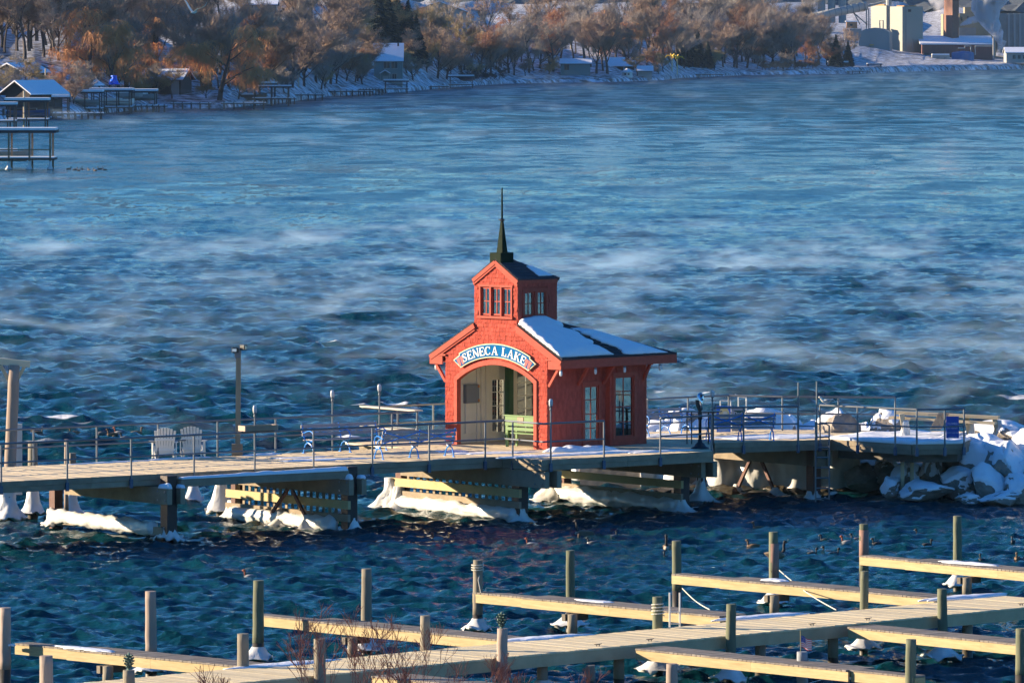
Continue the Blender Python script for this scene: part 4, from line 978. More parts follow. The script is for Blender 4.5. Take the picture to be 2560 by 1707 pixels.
# ------------------------------------------------------------------ coin telescope, high table
p = P(1750, 1121, ZD)
g = empty('coin_telescope', p, 0, 'silver headed coin telescope on a black pedestal at the platform edge', 'telescope')
MB().lathe((0, 0, 0), [(.30, 0), (.28, .04), (.19, .08), (.14, .16), (.08, .2), (.065, .3)], 16).build('foot', M_BLACK, g, smooth=True)
MB().lathe((0, 0, .2), [(.05, 0), (.05, .7), (.075, .75), (.07, .95), (.045, 1.0), (.05, 1.05)], 12).build('column', M_BLACK, g, smooth=True)
hd = MB()
hp = [(-.13, .0), (-.12, -.22), (-.02, -.42), (.06, -.44), (.13, -.30), (.15, .02), (.11, .14), (-.06, .16)]
hd.prism([(x, z + 1.62) for x, z in hp], lambda p_: Vector((p_[0] * .8, -.10, p_[1])), lambda p_: Vector((p_[0] * .8, .10, p_[1])))
h_ = hd.build('head', M_CHROME, g); bm = bmesh.new(); bm.from_mesh(h_.data); bmesh.ops.bevel(bm, geom=bm.edges, offset=.03, segments=3, affect='EDGES'); bm.to_mesh(h_.data); bm.free(); h_.data.polygons.foreach_set('use_smooth', [True] * len(h_.data.polygons))
MB().prism([(x, z + 1.62) for x, z in [(-.15, -.08), (-.13, -.26), (-.02, -.5), (.06, -.5), (-.02, -.25), (-.06, -.08)]], lambda p_: Vector((p_[0], -.115, p_[1])), lambda p_: Vector((p_[0], .115, p_[1]))).build('side_cover', M_BLACK, g)
b = MB(); b.tube([(.03, -.09, 1.70), (.03, -.15, 1.70)], .03, 10); b.tube([(.1, -.08, 1.70), (.1, -.14, 1.70)], .022, 10); b.build('eyepiece', M_BLACK, g)
MB().tube([(.07, -.095, 1.56), (.07, -.112, 1.56)], .032, 10).build('coin_plate', M_BLACK, g)
g = empty('high_table', P(1752, 1110, ZD), R(-12), 'black high table with a foot shelf behind the coin telescope', 'table')
MB().box((0, 0, 1.05), (1.3, .55, .035)).build('table_top', M_BLACK, g); MB().box((0, .0, .52), (1.2, .35, .03)).build('shelf', M_BLACK, g)
for x in (-.45, -.3, .25, .4): MB().tube([(x, 0, 0), (x, 0, 1.04)], .022, 6).build('leg', M_BLACK, g)
# ------------------------------------------------------------------ swim ladder
lp = P(2034, 1101, ZD); lp.y -= .1
g = empty('swim_ladder', lp, 0, 'grey steel swim ladder reaching from the deck end down into the lake', 'ladder')
kx = .50
zt2 = .50
b0 = MB().tube([(.06, 0, .62), (.06, 0, -2.4)], .028, 8).build('rail', M_STEEL, g)
MB().tube([(.06, 0, .55), (.4, 0, .55), (kx, 0, .48), (kx, 0, -2.4)], .028, 8).build('rail', M_STEEL, g)
for k in range(8): MB().tube([(.06, 0, .12 - .33 * k), (kx, 0, .12 - .33 * k)], .024, 8).build('rung', M_STEEL, g)
# ------------------------------------------------------------------ flat lettering from strokes
def text_mesh(s_, h_, wfrac=.62):
    cu = bpy.data.curves.new('txt', 'FONT'); cu.body = s_; cu.size = h_ * 1.38; cu.align_x = 'CENTER'; cu.extrude = .002
    o = bpy.data.objects.new('txt', cu); C.objects.link(o); dg = bpy.context.evaluated_depsgraph_get(); me = bpy.data.meshes.new_from_object(o.evaluated_get(dg)); bpy.data.objects.remove(o); me.name = 'lettering'; return me
def lettering(s_, h_, loc, m, parent, rx=R(90), name='lettering'):
    me = text_mesh(s_, h_); me.materials.clear(); me.materials.append(m)
    o = bpy.data.objects.new(name, me); C.objects.link(o); o.parent = parent; o.location = loc; o.rotation_euler = (rx, 0, 0); return o
M_SIGNB = mat('sign royal blue', (0.01, 0.07, 0.42), 0.45); M_TXT = mat('sign white print', (.75, .76, .78), .5)
p = P(2366, 1108, ZD); s_ = FPX / p.y
g = empty('closed_sign', Vector((p.x + .20, p.y + .06, CAMH - (1068 - HZ) / s_)), R(4), 'blue rectangular notice with four white lines hung on the deck railing', 'sign')
bd = MB().box((0, 0, 0), (.41, .02, .70)).build('board', M_SIGNB, g)
for k, (tx, hh2) in enumerate((('CLOSED', .062), ('BY PERMIT', .05), ('CITY USE OF', .045), ('LAUNCH', .05))): lettering(tx, hh2, (0, -.016, .09 - .145 * k), M_TXT, bd)
g = empty('picture_sign', P(1809, 1082, ZD), R(0), 'blue board with a round yellow picture behind the slatted bench', 'sign')
bd = MB().box((0, 0, .46), (.46, .03, .86)).build('board', mat('sign mid blue', (.03, .14, .6), .5), g)
MB().prism([(.02 + .17 * math.cos(R(a_)), .62 + .23 * math.sin(R(a_))) for a_ in range(0, 360, 20)], lambda q: Vector((q[0], -.022, q[1])), lambda q: Vector((q[0], -.016, q[1]))).build('yellow_disc', mat('sign yellow', (.75, .5, .1), .5, col2=(.8, .68, .4), scale=7), bd)
MB().prism([(.05 + .09 * math.cos(R(a_)), .60 + .12 * math.sin(R(a_))) for a_ in range(0, 360, 20)], lambda q: Vector((q[0], -.028, q[1])), lambda q: Vector((q[0], -.0225, q[1]))).build('inner_disc', mat('sign pale', (.75, .68, .5), .5), bd)
MB().box((0, -.018, .10), (.4, .006, .10)).build('blue_band', mat('sign pale blue', (.2, .35, .7), .5), bd)
g = empty('grey_sign', P(1845, 1079, ZD), R(0), 'grey board with a dark green panel and white word behind the bench', 'sign')
bd = MB().box((0, 0, .42), (.40, .03, .80)).build('board', mat('sign grey', (.30, .31, .32), .5), g)
pn = MB().box((.02, -.02, .56), (.28, .01, .28)).build('green_panel', mat('sign deep green', (.01, .06, .05), .5), bd)
lettering('Dock', .10, (.02, -.03, .56), M_TXT, pn); MB().box((.02, -.03, .5), (.2, .006, .02)).build('underline', M_TXT, pn)
g = empty('white_handrail', (0, 0, 0), 0, 'pair of white pipe hand rails behind the sign boards', 'handrail')
for (x0, x1, yt, yb) in ((1801, 1827, 1001, 1070), (1846, 1866, 992, 1068)):
    a, c = P(x0, yb, ZD), P(x1, yb, ZD); zz_ = CAMH - (yt - HZ) / (FPX / a.y)
    if x0 == 1846: MB().tube([w3(a, zz_ + .05) + Vector((-.12, 0, .02)), w3(c, zz_ - .02), w3(c, zz_ - .12)], .03, 6).build('top_pipe', M_WHITE, g)
    for q in (a, c): MB().tube([w3(q, ZD), w3(q, zz_)], .02, 6).build('upright', M_WHITE, g)
    MB().tube([w3(a, zz_), w3(c, zz_)], .022, 6).build('top_pipe', M_WHITE, g)
# ------------------------------------------------------------------ timber table rail at the deck end (on the rocks behind)
g = empty('timber_bench_rail', (0, 0, 0), 0, 'new pale timber bench rail on icy legs behind the snowy deck end', 'timber rail')
M_PALE = mat('pale new timber', (.46, .36, .22), .7, col2=(.58, .48, .31), scale=2, bump=.15, bscale=12)
DR = 214.5
def at(x, y, D=DR): return PD(x, y, D)
MB().beam(at(2238, 1031), at(2498, 1044, 213.5), .3, .10).build('top_plank', M_PALE, g)
MB().beam(at(2226, 1043), at(2490, 1058, 213.3), .42, .07).build('seat_plank', M_PALE, g)
for x, y0, y1 in ((2250, 1034, 1092), (2412, 1040, 1100), (2482, 1046, 1092)):
    a = at(x + 4, y0, 214); c = at(x + 14, y1, 214); MB().beam(a, c, .18, .16).build('leg', M_PALE, g)
    ib = ice_blob(c, .22, .1, c.z - .15, c.z + .55, seed=x, flare=1.2).build('leg_ice', M_ICE, g, smooth=True)
MB().beam(at(2320, 1036, 213.4), at(2355, 1036, 213.4), .05, .02).build('clip', M_STEEL, g)
bd = MB(); v = [at(2312, 1101, 212.2) for _ in range(1)]
a, c = at(2325, 1072, 212.8), at(2354, 1072, 212.8); e_, f_ = at(2346, 1032, 213.6), at(2374, 1032, 213.6)
bd.add([a, c, f_, e_, a + Vector((0, .03, 0)), c + Vector((0, .03, 0)), f_ + Vector((0, .03, 0)), e_ + Vector((0, .03, 0))], [(0, 1, 2, 3), (7, 6, 5, 4), (0, 4, 5, 1), (1, 5, 6, 2), (2, 6, 7, 3), (3, 7, 4, 0)])
tag(bd.build('leaning_board', M_BEAM), 'grey board leaning against the pale timber rail', 'board')
g = gull_rest(P(2066, 1101, ZD) + Vector((0, 0, RH + .06)), R(180), 'small white gull standing on the railing above the ladder')
# ------------------------------------------------------------------ snow on the pier
rsn = random.Random(3)
snow_sheet('deck_snow', lambda u, v: (w3(pD[0].lerp(pD[1], u).lerp(pD[5].lerp(pD[3], u), v), ZD - .02), Vector((0, 0, 1))), 30, 16, lambda u, v: .06 + .05 * mnoise.fractal(Vector((u * 5, v * 5, 1)), 1, 2, 3) * min(1, v * 4) + .03, deckD)
snow_sheet('deck_snow', lambda u, v: (w3((pD[1] + Vector((0, .05, 0))).lerp(pD[2] + Vector((0, .05, 0)), u).lerp((pD[5] * .2 + pD[3] * .8).lerp(pD[3], u), v), ZD - .015), Vector((0, 0, 1))), 18, 14, lambda u, v: .07 + .06 * mnoise.fractal(Vector((u * 4 + 9, v * 5, 1)), 1, 2, 3) + .03, deckD)
for i, (x, y, rx, ry, h_, lb) in enumerate((
    (1365, 1139, 1.55, .42, .05, 'snow bank lying in front of the pavilion arch corner'), (1500, 1133, 2.3, .36, .06, 'snow strip along the shaded pavilion wall'), (1640, 1129, 1.5, .22, .05, 'tapering end of the snow strip right of the pavilion'),
    (1420, 1128, .8, .3, .16, 'low snow drift against the foot of the pavilion corner'), (1225, 1132, 1.5, .5, .03, 'thin trodden snow before the pavilion arch'), (1130, 1128, .6, .55, .02, 'thin snow beside the pavilion left of the arch'),
    (820, 1148, 1.3, .45, .02, 'streaky thin snow on the deck behind the snow capped beam'), (755, 1143, .9, .3, .015, 'small thin snow streak on the pier deck'), (655, 1137, .7, .18, .05, 'white snow line at the far deck edge beside the floodlight pole'),
    (440, 1147, 1.3, .14, .05, 'snow line under the white garden chairs'), (270, 1156, 1.6, .10, .03, 'thin snow line on the far deck edge by the left piles'), (1475, 1126, .9, .25, .15, 'snow drift under the door window of the shaded wall'),
    (1890, 1092, 2.0, .9, .05, 'flat snow sheet on the deck behind the slatted bench'), (1990, 1092, 1.3, .9, .05, 'flat snow sheet on the deck near the ladder'), (1665, 1090, 1.4, .7, .06, 'bright snow patch on the deck right behind the pavilion'))):
    mound('snow_patch', P(x, y, ZD + .003), rx, ry, h_, i + 2, None, lb, rz=prz if i < 3 or i in (8, 9, 10) else prz * .7, rough=.6 if h_ < .035 else .4, n=40)
# ------------------------------------------------------------------ piles behind the pier
M_PILE = mat('grey round pile', (0.16, 0.135, 0.10), 0.85, col2=(0.29, 0.25, 0.18), scale=2.2, stretch=(1, 1, .18), bump=0.5, bscale=9, obvar=.1)
M_PILEG = mat('green tinted pile', (0.09, 0.10, 0.055), 0.85, col2=(0.18, 0.185, 0.115), scale=2.2, stretch=(1, 1, .18), bump=0.5, bscale=9, obvar=.1)
M_PILEP = mat('pinkish pale pile', (0.26, 0.19, 0.145), 0.85, col2=(0.40, 0.31, 0.25), scale=2.0, stretch=(1, 1, .16), bump=0.5, bscale=9, obvar=.08)
M_WET = mat('wet pile foot', (0.035, 0.03, 0.02), 0.45, col2=(.07, .055, .035), scale=4)
def round_pile(p, ztop, r, m, label, lean=0.0, wet=.55, collar=None, ctop=.5, group=None, seed=0, skirt=None):
    g = empty('mooring_pile', (p.x, p.y, 0), 0, label, 'pile', group)
    b = MB(); n = 14; k = 7; b.tube([(lean * (wet + (ztop - wet) * i / k) / 4 + .012 * rnz(i * .7, seed), 0, wet + (ztop - wet) * i / k) for i in range(k + 1)], [r * (1.04 - .09 * i / k) for i in range(k + 1)], n)
    b.build('shaft', m, g, smooth=False); g.children[0].data.polygons.foreach_set('use_smooth', [len(f.vertices) == 4 for f in g.children[0].data.polygons])
    MB().tube([(0, 0, -1.4), (lean * wet / 4, 0, wet + .0)], r * 1.05, n).build('wet_foot', M_WET, g, smooth=True)
    if collar: ice_blob((0, 0, 0), collar, r * 1.15, .16, ctop, n=20, seed=seed, flare=1.15 if not skirt else 2.0, lump=.14).build('ice_collar', M_ICE, g, smooth=True)
    return g
def wl_pt(x, yw): return P(x, yw, 0)
p = wl_pt(20, 1303); s_ = FPX / p.y
g = round_pile(p, CAMH - (912 - HZ) / s_, .185, M_PILEP, 'thick pale pole carrying a braced crossbeam at the left edge', lean=.16, wet=.9)
zt3 = CAMH - (905 - HZ) / s_
MB().beam((-.85, 0, zt3 + .09), (.68, 0, zt3 - .07), .14, .20).build('crossbeam', mat('pale timber', (.58, .50, .34), .75, col2=(.70, .62, .44), scale=2), g)
for sx in (-1, 1): MB().beam((.15 + sx * .05, -.0, zt3 - .72), (.15 + sx * .38, -.0, zt3 - .1), .10, .10).build('brace', M_PALE, g)
ice_blob((0, 0, 0), .58, .22, .08, 1.15, seed=71).build('ice_collar', M_ICE, g, smooth=True)
for x, yt, yw, r, m, lb, sk, ct in ((82, 1102, 1296, .16, M_PILE, 'pale short pile with a tall ice skirt behind the pier left end', .45, 1.0), (166, 1098, 1300, .07, M_PILEP, 'thin square pale stake behind the near railing', None, 0),
                        (182, 1132, 1296, .11, M_PILE, 'short dark pile with an ice skirt behind the two left rusty piles', .38, .8), (484, 1150, 1262, .12, M_PILE, 'hidden pile whose ice cone shows under the outrigger beam', .40, .8),
                        (552, 1150, 1290, .14, M_PILE, 'hidden pile with a tall grey ice curtain under the beam', .5, 1.35)):
    p = wl_pt(x, yw); s_ = FPX / p.y; round_pile(p, CAMH - (yt - HZ) / s_, r, m, lb, collar=sk, ctop=ct, seed=x, skirt=True, wet=.3)
MB_ = MB().box((0, 0, 0), (.3, .3, .02))
p = wl_pt(47, 1300)
tag(MB().box((p.x, p.y, 1.9), (.2, .12, 2.2)).build('white_board', M_WHITE), 'white board standing beside the thick left pole', 'board')
# ------------------------------------------------------------------ breakwater boulders
rr = random.Random(21)
def boulder_mesh(seed, sub=4):
    bm = bmesh.new(); bmesh.ops.create_icosphere(bm, subdivisions=sub, radius=1)
    pl = []
    r2 = random.Random(seed)
    for _ in range(16): n_ = Vector((r2.uniform(-1, 1), r2.uniform(-1, 1), r2.uniform(-1, 1))).normalized(); pl.append((n_, r2.uniform(.50, .82)))
    for v in bm.verts:
        for n_, d in pl:
            k = v.co.dot(n_)
            if k > d: v.co -= n_ * (k - d)
        v.co *= 1 + .09 * mnoise.fractal(v.co * 2.6 + Vector((seed, 0, 0)), .8, 2, 5)
    me = bpy.data.meshes.new('boulder'); bm.to_mesh(me); bm.free(); me.materials.append(M_ROCK); return me
BM = [boulder_mesh(i) for i in range(6)]
def cap_mesh(me, seed, tilt=0.0, thr=.18):
    """snow lying on the upper side of a boulder"""
    bm = bmesh.new(); bm.from_mesh(me)
    for v in bm.verts:
        nz_ = v.normal.z + .75 * mnoise.fractal(v.co * 2.4 + Vector((0, seed, 0)), .8, 2, 4)
        k = min(1, max(0, (nz_ - thr) / .35)); v.co += (v.normal * .03 + Vector((0, 0, .13 + .08 * mnoise.noise(v.co * 3.5)))) * k - v.normal * .05 * (1 - k)
    m2 = bpy.data.meshes.new('snow_cap'); bm.to_mesh(m2); bm.free(); m2.polygons.foreach_set('use_smooth', [True] * len(m2.polygons)); m2.materials.append(M_SNOW); return m2
CM = [cap_mesh(m_, i) for i, m_ in enumerate(BM)]
CM2 = [cap_mesh(m_, i, thr=-.2) for i, m_ in enumerate(BM)]
nb = 0
GB = 'snow capped boulders of the breakwater'
LB1 = 'snow capped grey boulder in the breakwater behind the pier deck'
def boulder(c, sx, sy, sz, label, snow=1, grp=None):
    global nb
    k = nb % 6; nb += 1; g = empty('boulder', c, rr.uniform(0, 6.28), label, 'boulder', grp); g.rotation_euler.x = rr.uniform(-.15, .15)
    M = Matrix.Diagonal((sx, sy, sz, 1)); link('rock', BM[k], None, g, M)
    if snow: link('snow_cap', (CM if snow == 1 else CM2)[k], None, g, M)
    return g
# crest behind the deck
x = 1640
while x < 2230:
    yb_ = 1075 if x < 2150 else 1085; D = rr.uniform(219.5, 222); c = PD(x, 1010, D); sz = rr.uniform(.75, 1.15)
    top = (1022 if x < 1850 else 1008 + (x - 1850) * .07) + rr.uniform(-3, 10); zt_ = CAMH - (top - HZ) / (FPX / D)
    boulder(Vector((c.x, D, zt_ - sz * .85 - .25)), rr.uniform(.8, 1.2), rr.uniform(.8, 1.1), sz, LB1, 2 if rr.random() < .75 else 1, GB)
    c2 = Vector((c.x + rr.uniform(-.4, .4), D - 1.2, zt_ - sz * .85 - .5)); boulder(c2, rr.uniform(.6, 1.0), rr.uniform(.6, .9), rr.uniform(.6, .9), LB1, 1, GB)
    x += rr.uniform(48, 75)
boulder(PD(2105, 1080, 216.5), .85, .7, .60, 'big bare grey angular boulder behind the deck railing', 0); boulder(PD(2210, 1072, 216.5), .75, .7, .62, 'grey boulder half under snow left of the timber rail', 1)
BL = ['snow blanketed boulder just right of the snowy deck end', 'bare topped grey boulder at the right edge below the timber rail', 'large white rounded boulder second row right of the deck end', 'boulder with grey cracked face in the middle of the right heap', 'boulder cut by the frame edge in the second row', 'grey boulder standing under the edge of the round deck',
 'snow capped boulder just right of the deck underside', 'boulder with a split snow cap low in the right heap', 'low boulder with a dark face near the right edge', 'slanting snow topped boulder beside the thin piles under the deck', 'small low icy boulder left of the flat snowy slab', 'flat snowy slab boulder at the waterline under the deck end',
 'small round snow lump boulder at the waterline below the heap', 'wide low icy boulder at the waterline of the right heap', 'bare dark boulder wedged beneath the deck end', 'boulder cut by the frame edge low in the heap', 'bare dark boulder half hidden behind the ice wall end', 'icy boulder in the shade behind the thin piles', 'broad snowy boulder at the foot of the timber rail']
bi = 0
for x, y, D, sx, sz, sn in ((2460, 1112, 213, .8, .5, 2), (2540, 1105, 213.5, .9, .62, 1), (2440, 1150, 212.6, .9, .8, 2), (2515, 1165, 212, 1.0, .9, 1), (2590, 1150, 212.5, 1, 1, 2), (2330, 1190, 213.4, .55, .75, 1),
                            (2400, 1205, 212, .75, .6, 2), (2475, 1215, 211.4, .8, .7, 2), (2545, 1222, 211, .8, .65, 1), (2262, 1195, 212.8, .6, .62, 1), (2225, 1222, 212.0, .55, .36, 2), (2305, 1226, 211.4, 1.05, .34, 2),
                            (2420, 1246, 210.9, .6, .22, 2), (2500, 1250, 210.6, .9, .3, 1), (2380, 1160, 214.4, .7, .8, 0), (2600, 1210, 211.5, 1, .9, 1), (2160, 1195, 215.4, .8, .5, 0), (2215, 1175, 215.6, .7, .5, 1), (2490, 1080, 215, 1.2, .5, 2)):
    c = PD(x, y, D); boulder(c, sx, sx * .9, sz, BL[bi], sn)
    bi += 1
# dark wet toe stones at the waterline
tb = MB()
for i in range(46):
    x = 1640 + i * 21; yw_ = 1236 if x < 2150 else 1262
    if x < 2200: yw_ = 1232 + rr.uniform(-3, 3)
    c = P(x, yw_, 0); me_ = BM[i % 6]; k0 = len(tb.v); sc3 = Vector((rr.uniform(.35, .6), rr.uniform(.4, .6), rr.uniform(.16, .26)))
    c.y += .25
    tb.v += [tuple(c + Vector((v.co.x * sc3.x, v.co.y * sc3.y, v.co.z * sc3.z))) for v in me_.vertices]; tb.f += [tuple(k0 + j for j in f.vertices) for f in me_.polygons]
tag(tb.build('toe_stones', M_WET, fix=False), 'row of dark wet stones at the waterline of the breakwater', 'stones', kind='stuff')
# ice wall under the deck, in front of the breakwater core
def icewall(name, x0, x1, D0, D1, z1, seed, m=M_ICE, lump=.55):
    b = MB(); nu, nv = 90, 14; A, B_ = P(x0, HZ + CAMH * FPX / D0, 0), P(x1, HZ + CAMH * FPX / D1, 0); A = Vector(((x0 - 1280) * D0 / FPX, D0, 0)); B_ = Vector(((x1 - 1280) * D1 / FPX, D1, 0))
    for j in range(nv + 1):
        for i in range(nu + 1):
            u, v = i / nu, j / nv; p = A.lerp(B_, u); f = mnoise.fractal(Vector((u * 9 + seed, v * 1.2, 0)), 1, 2, 4)
            lobes = abs(math.sin(u * math.pi * 5.5 + seed + .6 * rnz(u * 7, seed)))
            p.y -= lump * (1 - v) ** .8 * (.3 + lobes) + .25 * f; p.z = .10 + (z1 + .12 * f) * v + .05 * rnz(u * 40, 2); b.v.append(tuple(p))
    for j in range(nv):
        for i in range(nu): a_ = j * (nu + 1) + i; b.f.append((a_, a_ + 1, a_ + nu + 2, a_ + nu + 1))
    n0 = len(b.v)                                                     # close it at the back
    b.v += [(A.x, A.y + 1.6, .1), (B_.x, B_.y + 1.6, .1), (B_.x, B_.y + 1.6, z1), (A.x, A.y + 1.6, z1)]
    T = nv * (nu + 1); b.f += [(n0, n0 + 3, n0 + 2, n0 + 1), tuple([n0 + 3] + [T + i for i in range(nu + 1)] + [n0 + 2]), tuple([n0 + 1] + [i for i in range(nu, -1, -1)] + [n0])]
    b.f += [tuple([n0] + [j * (nu + 1) for j in range(nv + 1)] + [n0 + 3]), tuple([n0 + 2] + [nu + j * (nu + 1) for j in range(nv, -1, -1)] + [n0 + 1])]
    return b.build(name, m, smooth=True)
tag(icewall('ice_wall', 1600, 2150, 218.6, 216.6, 1.5, 2), 'smooth cream white wall of frozen spray behind the splayed pier braces', 'ice')
tag(icewall('ice_wall', 1415, 1640, 221.5, 219.5, 1.0, 6, lump=.4), 'lower bank of frozen spray seen under the pavilion platform', 'ice')
core = MB(); core.prism([P(1450, 1218, 0), P(2200, 1232, 0), P(2760, 1250, 0), P(2760, 1150, 0), P(1500, 1180, 0)], lambda p: w3(p, -1.2), lambda p: w3(p, .9))
tag(core.build('breakwater', M_ROCK), kind='structure')
# deck end underside piles
b = MB()
for x, D in ((2256, 212), (2280, 212.4)): c = PD(x, 1200, D); b.beam((c.x, D, -.5), (c.x, D, 1.5), .12, .12)
b.build('thin_pile', M_PALE, deckD)
# ------------------------------------------------------------------ marina docks in the foreground
ZK = 1.15
def kw(y): return HZ + (y - HZ) * CAMH / (CAMH - ZK)
def yf(x): return 1666 - .0961 * (x - 1010)
def yb(x): return 1645.6 - .0968 * (x - 860)
M_MAIN = mat('pale dock plank', (0.60, 0.48, 0.28), 0.8, col2=(0.78, 0.65, 0.41), scale=3, obvar=0.12, bump=0.3, bscale=18)  # pale warm wood of the main dock planks
M_FAS = mat('dock fascia timber', (0.36, 0.27, 0.15), 0.8, col2=(0.52, 0.42, 0.25), scale=1.5, obvar=0.12, bump=0.2, bscale=10)
md = empty('main_dock', (0, 0, 0), 0, 'long plank marina dock running diagonally between the finger docks', 'dock')
A_, B_ = P(-60, yf(-60), ZK), P(2760, yf(2760), ZK); Cb, Db = P(2760, yb(2760), ZK), P(-60, yb(-60), ZK)
mdir = (B_ - A_).normalized(); mn = Vector((-mdir.y, mdir.x, 0)); wmain = (P(1400, yb(1400), ZK) - A_).dot(mn)
A_, B_ = on_line(-60, A_, mdir), on_line(2700, A_, mdir); mL = (B_ - A_).length
quad = [A_, B_, B_ + mn * wmain, A_ + mn * wmain]
planks(quad, mdir, .15, ZK, .04, M_MAIN, md, gap=.010)
def mfas(o0, side, h=.26):
    k = 7
    for i in range(k):
        p, q = A_ + mdir * (mL * i / k + .004) + mn * o0, A_ + mdir * (mL * (i + 1) / k - .004) + mn * o0
        MB().beam(p + Vector((0, 0, -.045 - h / 2)), q + Vector((0, 0, -.045 - h / 2)), .05, h).build('fascia_board', M_FAS, md)
mfas(.04, -1); mfas(wmain - .04, 1)
for i in range(3): MB().beam(A_ + mn * (wmain * (.25 + .25 * i)) + Vector((0, 0, -.19)), B_ + mn * (wmain * (.25 + .25 * i)) + Vector((0, 0, -.19)), .08, .24).build('joist', M_DARKT, md)
def finger(tip, root, label, wd=.90, tw_=.5, tl_=1.9, up=True, narrow=True, z=ZK - .03, snowp=None):
    """tip, root: photo points of the front top edge"""
    a, c = P(*tip, z), P(*root, z); g = empty('finger_dock', (0, 0, 0), 0, label, 'finger dock', 'finger docks of the marina'); d = (c - a).normalized(); L = (c - a).length
    n = Vector((-d.y, d.x, 0)); n = n if n.y > 0 else -n; k = .0; i = 0
    fo = .10
    while k < L:
        w0 = tw_ if (k < tl_ and narrow) else wd; off = fo if (k < tl_ and narrow) else 0
        q = [a + d * (k + .006) + n * (off - .02), a + d * min(k + .144, L) + n * (off - .02 + rp_.uniform(-.008, .008)), a + d * min(k + .144, L) + n * w0, a + d * (k + .006) + n * w0]
        dz = rp_.uniform(-.004, .004)
        MB().prism(q, lambda p: w3(p, z - .04), lambda p: w3(p, z + dz)).build('plank', M_FPLK, g); k += .150
    h = .215
    def fb(k0, k1, o, m=M_YEL): MB().beam(a + d * k0 + n * o + Vector((0, 0, -.044 - h / 2)), a + d * k1 + n * o + Vector((0, 0, -.044 - h / 2)), .045, h).build('fascia_board', m, g)
    if narrow:
        fb(0, tl_, fo + .01); fb(tl_ + .003, tl_ + (L - tl_) * .45, .02); fb(tl_ + (L - tl_) * .45 + .004, L, .02); fb(0, tl_, tw_ - .03)
        MB().beam(a + n * (fo + .035) + Vector((0, 0, -.044 - h / 2)) - d * .025, a + n * (tw_ - .055) + Vector((0, 0, -.044 - h / 2)) - d * .025, .045, h).build('end_board', M_YEL, g)
    else: fb(0, L * .5, .02); fb(L * .5 + .004, L, .02)
    fb(tl_ if narrow else 0, L, wd - .03)
    return g, a, d, n, L
FG = [finger((30, 1607), (640, 1668), 'leftmost finger dock with a snow streak near the bottom left corner'), finger((627, 1536), (1262, 1599), 'finger dock second from the left, partly behind red twigs'),
      finger((1175, 1480), (1800, 1539), 'finger dock in the middle with a rope looped pile at its tip'), finger((1673, 1434), (2335, 1494), 'finger dock whose tip pile has a taut white rope beside it'), finger((2143, 1388), (2790, 1449), 'farthest right finger dock with the long snow strip on it')]
def rfinger(root, tip, label, narrow=True): return finger(tip, root, label, narrow=narrow)
rfinger((1590, 1620), (2274, 1690), 'near finger dock ending beside the pile with the small flag'); rfinger((2120, 1566), (2800, 1634), 'near finger dock at right running out of the frame', False); rfinger((930, 1688), (1640, 1762), 'lowest finger dock cut off by the bottom edge', False)
# supports: crossbeam on a short pile under each finger
def support(x, yedge, label, beam=True, r=.125, off=0.0):
    p = P(x, kw(yedge), 0); p.y += off; g = empty('support_pile', (p.x, p.y, 0), 0, label, 'pile', 'short support piles under the docks')
    MB().tube([(0, 0, .35), (0, 0, ZK - .3)], r, 14).build('shaft', M_PILE, g, smooth=True); MB().tube([(0, 0, -1.3), (0, 0, .35)], r * 1.03, 14).build('wet_foot', M_WET, g, smooth=True)
    if beam: MB().beam((-.22, .02, ZK - .38), (.36, .45, ZK - .38), .14, .17).build('cross_beam', M_DARKT, g)
for x, ye, lb in ((268, 1634, 'support pile with dark crossbeam under the leftmost finger dock'), (881, 1564, 'support pile with dark crossbeam under the second finger dock'), (1431, 1507, 'support pile with dark crossbeam under the middle finger dock'),
                  (1937, 1461, 'support pile with dark crossbeam under the finger dock beside the white rope'), (2419, 1417, 'support pile with dark crossbeam under the farthest right finger dock')): support(x, ye, lb, off=.25)
for x, lb in ((1356, 'support pile under the main dock right of the spiky topped pile'), (1548, 'support pile under the main dock left of the near finger root'), (1903, 'support pile under the main dock right of the tall green pile'), (2085, 'support pile under the main dock left of the right finger root'), (2422, 'support pile under the main dock near the right edge')):
    support(x, yf(x) , lb, beam=False, off=.5)
